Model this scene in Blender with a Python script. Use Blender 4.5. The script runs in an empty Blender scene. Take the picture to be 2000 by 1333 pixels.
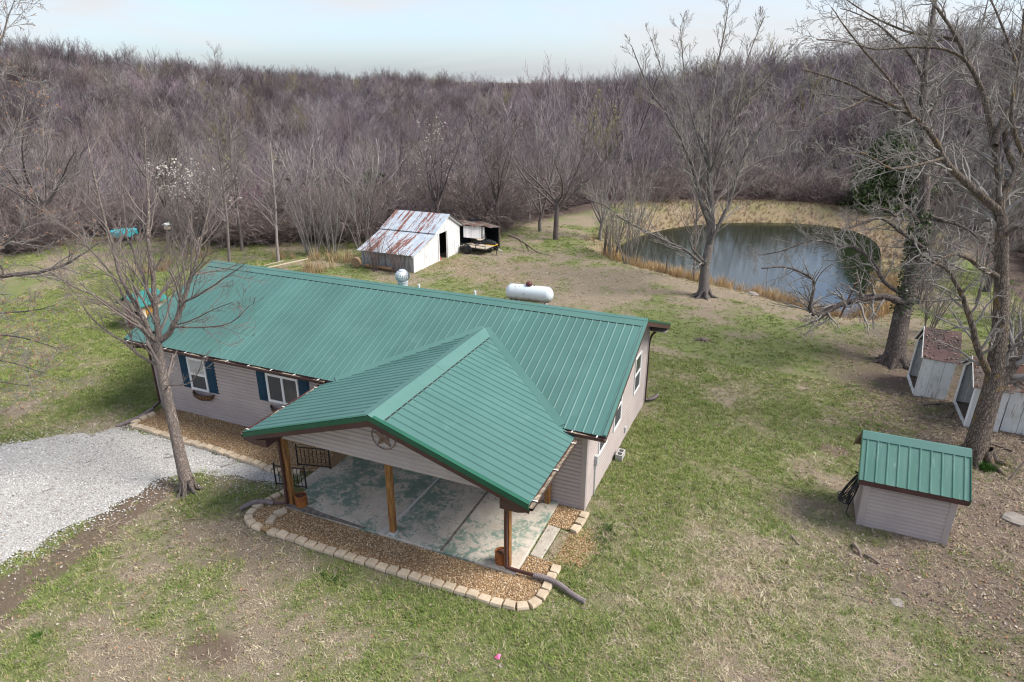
import bpy, math, random
import numpy as np
from mathutils import Vector, Matrix
R = math.radians
random.seed(7)
rng = np.random.default_rng(11)
scene = bpy.context.scene
COL = scene.collection

# ------------------------------------------------------------------ camera, sky, sun, exposure
CX, CY, CZ = 3.892, -13.829, 10.273
YAW, PITCH, ROLL = -0.4015, -0.3756, 0.0022
cam_d = bpy.data.cameras.new("camera")
cam_d.sensor_width = 36.0
cam_d.lens = 1300.0 / 2000.0 * 36.0
cam_d.clip_start = 0.1
cam_d.clip_end = 6000
cam = bpy.data.objects.new("camera", cam_d)
COL.objects.link(cam)
_f = Vector((math.sin(YAW) * math.cos(PITCH), math.cos(YAW) * math.cos(PITCH), math.sin(PITCH)))
_r = Vector((math.cos(YAW), -math.sin(YAW), 0))
_u = _r.cross(_f)
_r2 = _r * math.cos(ROLL) + _u * math.sin(ROLL)
_u2 = -_r * math.sin(ROLL) + _u * math.cos(ROLL)
cam.matrix_world = Matrix(((_r2.x, _u2.x, -_f.x, CX), (_r2.y, _u2.y, -_f.y, CY), (_r2.z, _u2.z, -_f.z, CZ), (0, 0, 0, 1)))
scene.camera = cam

SUN_EL, SUN_AZ = R(48), R(72)          # azimuth measured from +y towards +x
world = bpy.data.worlds.new("World")
scene.world = world
world.use_nodes = True
nt = world.node_tree
nt.nodes.clear()
def wn(t, **k):
    n = nt.nodes.new(t)
    for a, b in k.items():
        setattr(n, a, b)
    return n
w_out = wn("ShaderNodeOutputWorld")
w_bg = wn("ShaderNodeBackground")
w_sky = wn("ShaderNodeTexSky", sky_type='NISHITA', sun_disc=False, sun_elevation=SUN_EL, sun_rotation=SUN_AZ, altitude=300, air_density=1.0, dust_density=2.0, ozone_density=1.0)
w_tc = wn("ShaderNodeTexCoord")
w_map = wn("ShaderNodeMapping")
w_map.inputs["Scale"].default_value = (1.0, 1.0, 4.5)
w_map.inputs["Rotation"].default_value = (0.0, 0.10, 0.3)
w_no = wn("ShaderNodeTexNoise")
w_no.inputs["Scale"].default_value = 2.6
w_no.inputs["Detail"].default_value = 5.0
w_no.inputs["Roughness"].default_value = 0.5
w_no.inputs["Distortion"].default_value = 0.7
w_rp = wn("ShaderNodeValToRGB")
w_rp.color_ramp.elements[0].position = 0.38
w_rp.color_ramp.elements[0].color = (0.26, 0.26, 0.26, 1)
w_rp.color_ramp.elements[1].position = 0.62
w_rp.color_ramp.elements[1].color = (1, 1, 1, 1)
w_mix = wn("ShaderNodeMixRGB")
w_mix.inputs[2].default_value = (5.6, 5.72, 5.88, 1)     # thin white cloud deck
nt.links.new(w_tc.outputs["Generated"], w_map.inputs["Vector"])
nt.links.new(w_map.outputs[0], w_no.inputs["Vector"])
nt.links.new(w_no.outputs["Fac"], w_rp.inputs[0])
nt.links.new(w_rp.outputs[0], w_mix.inputs[0])
w_mul = wn("ShaderNodeMixRGB", blend_type='MULTIPLY')
w_mul.inputs[0].default_value = 1.0
w_mul.inputs[2].default_value = (1.35, 1.55, 1.9, 1)
nt.links.new(w_sky.outputs[0], w_mul.inputs[1])
nt.links.new(w_mul.outputs[0], w_mix.inputs[1])
nt.links.new(w_mix.outputs[0], w_bg.inputs[0])
w_bg.inputs[1].default_value = 0.078
nt.links.new(w_bg.outputs[0], w_out.inputs[0])

sun_d = bpy.data.lights.new("sun", 'SUN')
sun_d.energy = 3.0
sun_d.angle = R(28)
sun_d.color = (1.0, 0.95, 0.87)
sun = bpy.data.objects.new("sun", sun_d)
COL.objects.link(sun)
_sd = Vector((math.sin(SUN_AZ) * math.cos(SUN_EL), math.cos(SUN_AZ) * math.cos(SUN_EL), math.sin(SUN_EL)))
sun.rotation_euler = _sd.to_track_quat('Z', 'Y').to_euler()
sun.location = (40, 10, 60)

scene.view_settings.view_transform = 'Standard'
scene.view_settings.look = 'None'
scene.view_settings.gamma = 1.0
scene.view_settings.use_curve_mapping = False
scene.view_settings.exposure = 0.92
scene.render.engine = 'CYCLES'
scene.cycles.max_bounces = 5
scene.cycles.diffuse_bounces = 3
scene.cycles.glossy_bounces = 3
scene.cycles.use_denoising = True
scene.cycles.denoiser = 'OPENIMAGEDENOISE'
scene.cycles.denoising_input_passes = 'RGB_ALBEDO_NORMAL'
scene.cycles.denoising_prefilter = 'ACCURATE'
scene.cycles.filter_width = 1.15
scene.cycles.sample_clamp_indirect = 4.0
scene.cycles.sample_clamp_direct = 6.0

# ------------------------------------------------------------------ helpers
ORG = {}
def V(*a): return Vector(a)

class MB:
    """collects faces, builds ONE mesh object"""
    def __init__(s, m=None):
        s.v = []; s.f = []; s.m = m
    def add(s, vs, fs):
        o = len(s.v)
        s.v += [tuple(s.m @ Vector(q)) if s.m is not None else tuple(q) for q in vs]
        s.f += [tuple(i + o for i in q) for q in fs]
        return s
    def box(s, x0, x1, y0, y1, z0, z1):
        vs = [(x0, y0, z0), (x1, y0, z0), (x1, y1, z0), (x0, y1, z0), (x0, y0, z1), (x1, y0, z1), (x1, y1, z1), (x0, y1, z1)]
        return s.add(vs, [(0, 3, 2, 1), (4, 5, 6, 7), (0, 1, 5, 4), (1, 2, 6, 5), (2, 3, 7, 6), (3, 0, 4, 7)])
    def bar(s, a, b, w, h, up=(0, 0, 1)):
        a = Vector(a); b = Vector(b); d = (b - a).normalized(); up = Vector(up)
        sx = d.cross(up)
        if sx.length < 1e-4: sx = d.cross(Vector((1, 0, 0)))
        sx.normalize(); uz = sx.cross(d).normalized()
        vs = []
        for p in (a, b):
            for i, j in ((-1, -1), (1, -1), (1, 1), (-1, 1)):
                vs.append(p + sx * (i * w / 2) + uz * (j * h / 2))
        return s.add(vs, [(0, 3, 2, 1), (4, 5, 6, 7), (0, 1, 5, 4), (1, 2, 6, 5), (2, 3, 7, 6), (3, 0, 4, 7)])
    def prism(s, poly, off):
        """poly: list of 3d points (planar), extruded by vector off"""
        n = len(poly); off = Vector(off)
        vs = [Vector(p) for p in poly] + [Vector(p) + off for p in poly]
        fs = [tuple(range(n - 1, -1, -1)), tuple(range(n, 2 * n))] + [(i, (i + 1) % n, n + (i + 1) % n, n + i) for i in range(n)]
        return s.add(vs, fs)
    def tube(s, pts, rad, n=8, caps=True):
        P = [Vector(p) for p in pts]; k = len(P)
        if not hasattr(rad, '__len__'): rad = [rad] * k
        vs = []
        ref = None
        for i in range(k):
            t = (P[min(i + 1, k - 1)] - P[max(i - 1, 0)]).normalized()
            if ref is None:
                ref = t.cross(Vector((0, 0, 1)))
                if ref.length < 1e-3: ref = Vector((1, 0, 0))
            a = (ref - t * ref.dot(t)).normalized(); b = t.cross(a); ref = a
            for j in range(n):
                w = 2 * math.pi * j / n
                vs.append(P[i] + (a * math.cos(w) + b * math.sin(w)) * rad[i])
        fs = [(i * n + j, i * n + (j + 1) % n, (i + 1) * n + (j + 1) % n, (i + 1) * n + j) for i in range(k - 1) for j in range(n)]
        if caps:
            fs += [tuple(range(n - 1, -1, -1)), tuple((k - 1) * n + j for j in range(n))]
        return s.add(vs, fs)
    def lathe(s, c, prof, n=16, axis='z'):
        """prof: list of (radius, height)"""
        vs = []; k = len(prof); c = Vector(c)
        for r_, h in prof:
            for j in range(n):
                w = 2 * math.pi * j / n
                if axis == 'z': q = (r_ * math.cos(w), r_ * math.sin(w), h)
                elif axis == 'x': q = (h, r_ * math.cos(w), r_ * math.sin(w))
                else: q = (r_ * math.cos(w), h, r_ * math.sin(w))
                vs.append(c + Vector(q))
        fs = [(i * n + j, i * n + (j + 1) % n, (i + 1) * n + (j + 1) % n, (i + 1) * n + j) for i in range(k - 1) for j in range(n)]
        fs += [tuple(range(n - 1, -1, -1)), tuple((k - 1) * n + j for j in range(n))]
        return s.add(vs, fs)
    def build(s, name, m, parent=None, smooth=False, bevel=0.0):
        me = bpy.data.meshes.new(name)
        og = ORG.get(parent.name, Vector((0, 0, 0))) if parent else Vector((0, 0, 0))
        me.from_pydata([(a - og.x, b - og.y, c - og.z) for a, b, c in s.v], [], s.f)
        me.update()
        if smooth:
            me.polygons.foreach_set('use_smooth', [True] * len(me.polygons))
        me.materials.append(m)
        o = bpy.data.objects.new(name, me)
        COL.objects.link(o)
        if parent: o.parent = parent
        ORG[o.name] = og
        if bevel:
            b = o.modifiers.new("edge", 'BEVEL'); b.width = bevel; b.segments = 1; b.limit_method = 'ANGLE'
        return o

def thing(name, label, cat, loc, group=None):
    o = bpy.data.objects.new(name, None)
    o.empty_display_size = 0.2
    COL.objects.link(o)
    o.location = loc
    ORG[o.name] = Vector(loc)
    o['label'] = label; o['category'] = cat
    if group: o['group'] = group
    return o
def tag(o, label, cat, group=None):
    o['label'] = label; o['category'] = cat
    if group: o['group'] = group
    return o
def kind(o, k):
    o['kind'] = k
    return o

# ---- materials
def nodes_of(name):
    m = bpy.data.materials.new(name)
    m.use_nodes = True
    t = m.node_tree
    b = t.nodes["Principled BSDF"]
    return m, t, b
def tn(t, ty, **k):
    n = t.nodes.new(ty)
    for a, b in k.items():
        if a.startswith('i_'):
            key = a[2:].replace('_', ' ')
            n.inputs[key].default_value = b
        else:
            setattr(n, a, b)
    return n
def ramp(t, fac, stops):
    r_ = t.nodes.new("ShaderNodeValToRGB")
    e = r_.color_ramp.elements
    while len(e) < len(stops): e.new(0.5)
    for q, (p, c) in zip(e, stops):
        q.position = p; q.color = (c[0], c[1], c[2], 1) if hasattr(c, '__len__') else (c, c, c, 1)
    t.links.new(fac, r_.inputs[0])
    return r_.outputs[0]
def mixc(t, fac, a, b, mode='MIX'):
    n = t.nodes.new("ShaderNodeMixRGB"); n.blend_type = mode
    for i, q in ((0, fac), (1, a), (2, b)):
        if hasattr(q, 'node'): t.links.new(q, n.inputs[i])
        elif hasattr(q, '__len__'): n.inputs[i].default_value = (q[0], q[1], q[2], 1)
        else: n.inputs[i].default_value = q
    return n.outputs[0]
def math_(t, op, a, b=0.0):
    n = t.nodes.new("ShaderNodeMath"); n.operation = op
    for i, q in ((0, a), (1, b)):
        if hasattr(q, 'node'): t.links.new(q, n.inputs[i])
        else: n.inputs[i].default_value = q
    return n.outputs[0]
def noise(t, scale, detail=4, rough=0.55, vec=None, sc3=None, dist=0.0):
    n = t.nodes.new("ShaderNodeTexNoise")
    n.inputs["Scale"].default_value = scale; n.inputs["Detail"].default_value = detail
    n.inputs["Roughness"].default_value = rough; n.inputs["Distortion"].default_value = dist
    if vec is None:
        tc = t.nodes.new("ShaderNodeTexCoord"); vec = tc.outputs["Object"]
    if sc3:
        mp = t.nodes.new("ShaderNodeMapping"); mp.inputs["Scale"].default_value = sc3
        t.links.new(vec, mp.inputs["Vector"]); vec = mp.outputs[0]
    t.links.new(vec, n.inputs["Vector"])
    return n.outputs["Fac"]
def bump(t, b, h, strength, dist=0.02):
    n = t.nodes.new("ShaderNodeBump"); n.inputs["Strength"].default_value = strength; n.inputs["Distance"].default_value = dist
    t.links.new(h, n.inputs["Height"]); t.links.new(n.outputs[0], b.inputs["Normal"])

def pm(name, c1, c2=None, scale=4.0, rough=0.6, sc3=None, lo=0.35, hi=0.65, bmp=0.0, bscale=None, metal=0.0, spec=0.5, rnd=0.0, c3=None, s3=0.7):
    """two-tone (three-tone) noise paint; rnd: brightness varies from object to object"""
    m, t, b = nodes_of(name)
    b.inputs["Roughness"].default_value = rough; b.inputs["Metallic"].default_value = metal
    b.inputs["Specular IOR Level"].default_value = spec
    col = None
    if c2 is not None:
        col = ramp(t, noise(t, scale, 5, 0.6, sc3=sc3), [(lo, c1), (hi, c2)])
        if c3 is not None:
            k = ramp(t, noise(t, scale * 2.3, 5, 0.65, sc3=sc3), [(s3 - 0.12, (0, 0, 0)), (s3, (1, 1, 1))])
            col = mixc(t, k, col, c3)
    if rnd:
        oi = t.nodes.new("ShaderNodeObjectInfo")
        f = math_(t, 'MULTIPLY_ADD', oi.outputs["Random"], rnd * 2)
        t.nodes[-1].inputs[2].default_value = 1 - rnd
        base = col if col is not None else c1
        cc = t.nodes.new("ShaderNodeCombineColor")
        for i in range(3): t.links.new(f, cc.inputs[i])
        col = mixc(t, 1.0, base, cc.outputs[0], 'MULTIPLY')
    if col is not None: t.links.new(col, b.inputs["Base Color"])
    else: b.inputs["Base Color"].default_value = (c1[0], c1[1], c1[2], 1)
    if bmp: bump(t, b, noise(t, bscale or scale * 4, 4, 0.6, sc3=sc3), bmp)
    return m

M = {}
M['siding'] = pm('siding', (0.385, 0.325, 0.305), (0.44, 0.375, 0.35), 1.1, 0.5, rnd=0.04)
M['corner_trim'] = pm('corner_trim', (0.36, 0.31, 0.295), (0.40, 0.345, 0.33), 2.0, 0.5)
M['roof_metal'] = pm('roof_metal', (0.060, 0.150, 0.130), (0.076, 0.176, 0.154), 0.55, 0.48, rnd=0.07, spec=0.45, c3=(0.082, 0.182, 0.160), s3=0.70)
M['trim_green'] = pm('trim_green', (0.008, 0.085, 0.045), (0.012, 0.10, 0.055), 3, 0.38)
M['ridge_metal'] = pm('ridge_metal', (0.072, 0.172, 0.146), (0.088, 0.195, 0.168), 0.9, 0.45)
M['maroon'] = pm('maroon_trim', (0.055, 0.022, 0.022), (0.075, 0.034, 0.032), 3, 0.45)
M['gutter_debris'] = pm('gutter_debris', (0.10, 0.075, 0.05), (0.42, 0.35, 0.26), 9, 0.95, bmp=0.8, bscale=40)
M['white'] = pm('white_vinyl', (0.74, 0.75, 0.75), (0.80, 0.80, 0.79), 3, 0.4)
M['strap'] = pm('strap_metal', (0.66, 0.63, 0.58), (0.74, 0.72, 0.68), 8, 0.5)
M['glass'] = pm('window_glass', (0.018, 0.022, 0.028), (0.04, 0.045, 0.05), 3, 0.04)
M['screen'] = pm('insect_screen', (0.045, 0.047, 0.052), (0.065, 0.066, 0.072), 90, 0.55)
M['curtain'] = pm('curtain', (0.42, 0.42, 0.40), (0.55, 0.55, 0.52), 14, 0.9, sc3=(6, 6, 0.3))
M['navy'] = pm('navy_paint', (0.005, 0.036, 0.070), (0.008, 0.048, 0.090), 5, 0.6, spec=0.25)
M['dark'] = pm('dark_interior', (0.012, 0.011, 0.010), (0.03, 0.028, 0.025), 3, 0.9)  # near black, stands for shade inside coops and under ridge caps
M['soffit'] = pm('soffit', (0.30, 0.26, 0.245), (0.34, 0.30, 0.28), 3, 0.6)
M['post_wood'] = pm('post_wood', (0.14, 0.058, 0.015), (0.34, 0.16, 0.045), 5, 0.7, sc3=(3, 3, 0.5), bmp=0.4, bscale=20, c3=(0.42, 0.30, 0.17), s3=0.72)
M['iron'] = pm('black_iron', (0.012, 0.012, 0.013), (0.022, 0.022, 0.023), 10, 0.45)
M['rust_can'] = pm('rusty_can', (0.17, 0.045, 0.012), (0.36, 0.125, 0.025), 7, 0.75, bmp=0.3, c3=(0.07, 0.03, 0.015), s3=0.7)
M['rust_dark'] = pm('rust_dark', (0.07, 0.03, 0.02), (0.13, 0.055, 0.03), 9, 0.85, bmp=0.4)
M['block'] = pm('edging_concrete', (0.42, 0.33, 0.23), (0.54, 0.44, 0.32), 6, 0.9, bmp=0.5, bscale=30, rnd=0.10, c3=(0.30, 0.22, 0.15), s3=0.76)
M['concrete'] = pm('concrete_step', (0.38, 0.33, 0.28), (0.52, 0.47, 0.40), 3, 0.9, bmp=0.4, bscale=25, c3=(0.22, 0.19, 0.15), s3=0.7)
M['hose_grey'] = pm('drain_hose', (0.15, 0.115, 0.115), (0.22, 0.18, 0.18), 6, 0.6)
M['cinder'] = pm('cinder_block', (0.36, 0.345, 0.325), (0.46, 0.44, 0.42), 8, 0.95, bmp=0.5)
M['galv'] = pm('galvanized', (0.50, 0.53, 0.55), (0.66, 0.69, 0.70), 5, 0.38, metal=0.35)
M['meter'] = pm('meter_box', (0.42, 0.44, 0.43), (0.5, 0.52, 0.5), 4, 0.5)
M['star'] = pm('rusty_star', (0.17, 0.105, 0.085), (0.26, 0.17, 0.14), 5, 0.55, metal=0.3)
M['coir'] = pm('coir_liner', (0.13, 0.065, 0.025), (0.24, 0.13, 0.05), 14, 0.95, bmp=0.8, bscale=60)
M['hose_black'] = pm('black_hose', (0.012, 0.013, 0.016), (0.03, 0.032, 0.038), 5, 0.4)
M['rock'] = pm('rock', (0.19, 0.165, 0.14), (0.28, 0.25, 0.22), 4, 0.95, bmp=0.5, c3=(0.2, 0.2, 0.12))
M['stick'] = pm('dead_stick', (0.15, 0.11, 0.085), (0.26, 0.21, 0.17), 6, 0.9)
M['pink'] = pm('pink_plastic', (0.75, 0.10, 0.25), (0.8, 0.16, 0.32), 5, 0.5)
M['teal_tarp'] = pm('teal_tarp', (0.03, 0.42, 0.46), (0.10, 0.62, 0.66), 4, 0.45)
M['teal_roof'] = pm('teal_shingle', (0.006, 0.13, 0.115), (0.02, 0.20, 0.18), 16, 0.6)
M['cream'] = pm('cream_board', (0.58, 0.47, 0.34), (0.66, 0.55, 0.42), 5, 0.7)
M['dkred'] = pm('dark_red_door', (0.16, 0.025, 0.045), (0.22, 0.04, 0.06), 5, 0.6)
M['red'] = pm('red_plastic', (0.5, 0.012, 0.035), (0.6, 0.02, 0.05), 5, 0.4)
M['yellow'] = pm('mower_yellow', (0.72, 0.36, 0.01), (0.8, 0.44, 0.02), 5, 0.35)
M['rubber'] = pm('rubber', (0.014, 0.014, 0.015), (0.025, 0.025, 0.026), 9, 0.8)
M['deck_wood'] = pm('trailer_deck', (0.36, 0.29, 0.22), (0.52, 0.44, 0.35), 8, 0.85, rnd=0.12)
M['tarp_black'] = pm('black_tarp', (0.006, 0.008, 0.013), (0.02, 0.028, 0.042), 3, 0.35, bmp=0.9, bscale=3)
M['tank'] = None

def worn_wood(name, paint, wood, amount, sc3, rnd=0.1):
    m, t, b = nodes_of(name)
    oi = t.nodes.new("ShaderNodeObjectInfo")
    k = noise(t, 5, 6, 0.7, sc3=sc3)
    col = ramp(t, k, [(amount - 0.06, wood), (amount + 0.07, paint)])
    k2 = noise(t, 2.0, 3, 0.5)
    col = mixc(t, ramp(t, k2, [(0.52, (0, 0, 0)), (0.78, (0.32, 0.32, 0.32))]), col, tuple(0.5 * (a + c) for a, c in zip(wood, (0.2, 0.21, 0.13))))
    f = math_(t, 'MULTIPLY_ADD', oi.outputs["Random"], rnd * 2); t.nodes[-1].inputs[2].default_value = 1 - rnd
    cc = t.nodes.new("ShaderNodeCombineColor")
    for i in range(3): t.links.new(f, cc.inputs[i])
    t.links.new(mixc(t, 1.0, col, cc.outputs[0], 'MULTIPLY'), b.inputs["Base Color"])
    b.inputs["Roughness"].default_value = 0.9
    bump(t, b, k, 0.4)
    return m
M['barn_board'] = worn_wood('barn_board', (0.76, 0.75, 0.74), (0.30, 0.275, 0.26), 0.355, (1.5, 1.5, 0.18))
M['barn_shaded'] = worn_wood('barn_shaded', (0.46, 0.46, 0.46), (0.22, 0.205, 0.19), 0.46, (1.5, 1.5, 0.18))  # barn boards with the side wall's shade mixed into the paint
M['coop_board'] = worn_wood('coop_board', (0.78, 0.79, 0.77), (0.26, 0.26, 0.18), 0.375, (2.5, 2.5, 0.3), 0.16)
M['old_wood'] = pm('old_wood', (0.09, 0.065, 0.05), (0.19, 0.15, 0.12), 6, 0.95, sc3=(2, 2, 0.4), bmp=0.4)

def rusty_tin(name, base, base2, rust, amount, sc3, rough=0.5, metal=0.15):
    m, t, b = nodes_of(name)
    k = noise(t, 1.6, 6, 0.7, sc3=sc3)
    fine = noise(t, 9, 4, 0.6)
    kk = math_(t, 'ADD', k, math_(t, 'MULTIPLY', math_(t, 'SUBTRACT', fine, 0.5), 0.25))
    c = ramp(t, noise(t, 2.2, 3), [(0.35, base), (0.65, base2)])
    t.links.new(mixc(t, ramp(t, kk, [(amount, (0, 0, 0)), (amount + 0.05, (1, 1, 1))]), c, ramp(t, fine, [(0.3, rust), (0.7, tuple(q * 1.9 for q in rust))])), b.inputs["Base Color"])
    b.inputs["Roughness"].default_value = rough; b.inputs["Metallic"].default_value = metal
    return m
M['barn_tin'] = rusty_tin('barn_tin', (0.38, 0.44, 0.50), (0.50, 0.55, 0.59), (0.14, 0.055, 0.035), 0.505, (2.6, 0.22, 0.22))
M['coop_tin'] = rusty_tin('coop_tin', (0.11, 0.065, 0.06), (0.165, 0.10, 0.09), (0.055, 0.036, 0.032), 0.5, (1, 1, 1), 0.95, 0.0)
M['shack_tin'] = rusty_tin('shack_tin', (0.12, 0.09, 0.075), (0.20, 0.16, 0.14), (0.07, 0.035, 0.025), 0.5, (1, 1, 1), 0.95, 0.0)

# tank paint: white, grime that has settled on the lower half, rust spots
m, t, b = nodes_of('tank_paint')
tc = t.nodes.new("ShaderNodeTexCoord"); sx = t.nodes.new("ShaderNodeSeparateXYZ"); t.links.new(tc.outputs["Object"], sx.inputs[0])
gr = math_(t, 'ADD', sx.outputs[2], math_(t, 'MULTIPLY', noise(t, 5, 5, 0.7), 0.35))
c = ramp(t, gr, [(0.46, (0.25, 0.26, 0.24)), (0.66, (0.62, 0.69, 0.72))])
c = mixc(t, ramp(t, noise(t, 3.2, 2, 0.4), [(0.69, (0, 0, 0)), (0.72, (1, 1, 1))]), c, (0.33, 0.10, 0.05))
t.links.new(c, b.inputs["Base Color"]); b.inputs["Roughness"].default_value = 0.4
M['tank'] = m

# porch slab: bare concrete with worn green paint
m, t, b = nodes_of('painted_slab')
k1 = noise(t, 0.55, 4, 0.6); k2 = noise(t, 3.6, 7, 0.78, dist=0.8); k3 = noise(t, 14, 5, 0.7)
mask = math_(t, 'ADD', math_(t, 'ADD', math_(t, 'MULTIPLY', k1, 0.85), math_(t, 'MULTIPLY', k2, 0.75)), math_(t, 'MULTIPLY', k3, 0.22))
con = ramp(t, noise(t, 2.2, 6, 0.65), [(0.3, (0.43, 0.37, 0.30)), (0.55, (0.57, 0.51, 0.43)), (0.75, (0.50, 0.39, 0.28))])
con = mixc(t, ramp(t, noise(t, 7, 6, 0.75), [(0.60, (0, 0, 0)), (0.70, (1, 1, 1))]), con, (0.22, 0.20, 0.17))
grn = ramp(t, k2, [(0.35, (0.045, 0.135, 0.10)), (0.65, (0.12, 0.225, 0.175))])
t.links.new(mixc(t, ramp(t, mask, [(0.86, (0, 0, 0)), (0.97, (0.85, 0.85, 0.85))]), con, grn), b.inputs["Base Color"])
b.inputs["Roughness"].default_value = 0.75
bump(t, b, k3, 0.3, 0.01)
M['slab'] = m

def bark(name, c1, c2, c3, s3=0.68, vs=5.0):
    m, t, b = nodes_of(name)
    tc = t.nodes.new("ShaderNodeTexCoord")
    mp = t.nodes.new("ShaderNodeMapping"); mp.inputs["Scale"].default_value = (1, 1, 0.13); t.links.new(tc.outputs["Object"], mp.inputs["Vector"])
    vo = t.nodes.new("ShaderNodeTexVoronoi"); vo.feature = 'DISTANCE_TO_EDGE'; vo.inputs["Scale"].default_value = vs * 5.5
    nz = t.nodes.new("ShaderNodeTexNoise"); nz.inputs["Scale"].default_value = 6; nz.inputs["Detail"].default_value = 4
    t.links.new(mp.outputs[0], nz.inputs["Vector"])
    wv = mixc(t, 0.22, mp.outputs[0], nz.outputs["Color"], 'ADD')
    t.links.new(wv, vo.inputs["Vector"])
    h = ramp(t, vo.outputs["Distance"], [(0.0, (0, 0, 0)), (0.16, (1, 1, 1))])
    col = mixc(t, h, c1, mixc(t, noise(t, 7, 4, 0.7, sc3=(1, 1, 0.15)), tuple(q * 0.6 for q in c2), tuple(q * 1.3 for q in c2)))
    col = mixc(t, ramp(t, noise(t, 1.9, 6, 0.75), [(s3 - 0.05, (0, 0, 0)), (s3 + 0.03, (1, 1, 1))]), col, c3)
    t.links.new(col, b.inputs["Base Color"]); b.inputs["Roughness"].default_value = 0.95
    bump(t, b, h, 0.9, 0.03)
    return m
M['bark_smooth'] = bark('bark_smooth', (0.165, 0.13, 0.11), (0.25, 0.20, 0.17), (0.30, 0.27, 0.23), 0.66, 4)
M['bark_deep'] = bark('bark_deep', (0.050, 0.038, 0.033), (0.17, 0.135, 0.118), (0.31, 0.32, 0.29), 0.66, 3.2)
M['bark_moss'] = bark('bark_moss', (0.055, 0.040, 0.030), (0.18, 0.14, 0.11), (0.20, 0.13, 0.045), 0.60, 3.2)
M['bark_pond'] = bark('bark_pond', (0.085, 0.07, 0.062), (0.20, 0.17, 0.155), (0.29, 0.28, 0.26), 0.64, 3.4)
M['twig_brown'] = pm('twig_brown', (0.16, 0.125, 0.11), (0.23, 0.185, 0.165), 2, 0.9)
M['twig_grey'] = pm('twig_grey', (0.17, 0.15, 0.135), (0.30, 0.275, 0.25), 3, 0.9)
def objcolor(name, inst=False):
    m, t, b = nodes_of(name)
    if inst:
        a = t.nodes.new("ShaderNodeAttribute"); a.attribute_type = 'INSTANCER'; a.attribute_name = 'tint'
        c = a.outputs["Color"]
    else:
        a = t.nodes.new("ShaderNodeObjectInfo"); c = a.outputs["Color"]
    k = noise(t, 1.3, 3)
    t.links.new(mixc(t, 1.0, c, ramp(t, k, [(0.3, (0.75, 0.75, 0.75)), (0.7, (1.2, 1.2, 1.2))]), 'MULTIPLY'), b.inputs["Base Color"])
    b.inputs["Roughness"].default_value = 0.9
    b.inputs["Specular IOR Level"].default_value = 0.25
    return m
M['wood_obj'] = objcolor('wood_obj')
M['inst'] = objcolor('inst_tint', True)
M['bloom'] = pm('pear_blossom', (0.46, 0.42, 0.36), (0.60, 0.57, 0.51), 5, 0.8)
M['bud_green'] = pm('bud_green', (0.26, 0.25, 0.07), (0.36, 0.33, 0.10), 5, 0.8)
M['bud_orange'] = pm('bud_orange', (0.38, 0.16, 0.07), (0.5, 0.24, 0.10), 5, 0.8)
M['bud_purple'] = pm('bud_purple', (0.27, 0.13, 0.20), (0.36, 0.19, 0.28), 5, 0.8)
M['cedar'] = pm('cedar_leaf', (0.04, 0.07, 0.02), (0.10, 0.14, 0.04), 3, 0.8, c3=(0.18, 0.14, 0.05), s3=0.7)
M['spring_green'] = pm('spring_leaf', (0.16, 0.26, 0.05), (0.26, 0.38, 0.09), 4, 0.7)
M['ivy'] = pm('ivy_leaf', (0.03, 0.055, 0.012), (0.07, 0.11, 0.03), 5, 0.5)

# ------------------------------------------------------------------ terrain
def sstep(a, b, x):
    t = np.clip((np.asarray(x, float) - a) / (b - a), 0, 1)
    return t * t * (3 - 2 * t)
def vnoise(x, y, s, seed=0):
    x = np.asarray(x, float) / s + 137.3 + seed * 17.7; y = np.asarray(y, float) / s + 91.7 + seed * 9.1
    xi = np.floor(x); yi = np.floor(y); fx = x - xi; fy = y - yi
    fx = fx * fx * (3 - 2 * fx); fy = fy * fy * (3 - 2 * fy)
    def h(a, b):
        q = np.sin(a * 127.1 + b * 311.7 + seed * 74.7) * 43758.5453
        return q - np.floor(q)
    return (h(xi, yi) * (1 - fx) + h(xi + 1, yi) * fx) * (1 - fy) + (h(xi, yi + 1) * (1 - fx) + h(xi + 1, yi + 1) * fx) * fy
def fbm(x, y, s, seed=0, o=4):
    v = 0; a = 0.5; n = 0
    for i in range(o):
        v = v + a * vnoise(x, y, s / 2 ** i, seed + i); n += a; a *= 0.55
    return v / n
def in_poly(px, py, poly):
    px = np.asarray(px, float); py = np.asarray(py, float)
    c = np.zeros(px.shape, bool); n = len(poly)
    for i in range(n):
        x1, y1 = poly[i]; x2, y2 = poly[(i + 1) % n]
        if y1 == y2: continue
        k = ((y1 > py) != (y2 > py)) & (px < (x2 - x1) * (py - y1) / (y2 - y1) + x1)
        c ^= k
    return c
def poly_dist(px, py, poly, closed=True):
    px = np.asarray(px, float); py = np.asarray(py, float)
    d = np.full(px.shape, 1e9); n = len(poly)
    for i in range(n if closed else n - 1):
        x1, y1 = poly[i]; x2, y2 = poly[(i + 1) % n]
        ex, ey = x2 - x1, y2 - y1
        t = np.clip(((px - x1) * ex + (py - y1) * ey) / (ex * ex + ey * ey + 1e-9), 0, 1)
        d = np.minimum(d, np.hypot(px - x1 - t * ex, py - y1 - t * ey))
    return d
def smooth_poly(poly, it=2):
    for _ in range(it):
        q = []
        for i in range(len(poly)):
            a = poly[i]; b_ = poly[(i + 1) % len(poly)]
            q += [(0.75 * a[0] + 0.25 * b_[0], 0.75 * a[1] + 0.25 * b_[1]), (0.25 * a[0] + 0.75 * b_[0], 0.25 * a[1] + 0.75 * b_[1])]
        poly = q
    return poly

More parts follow.
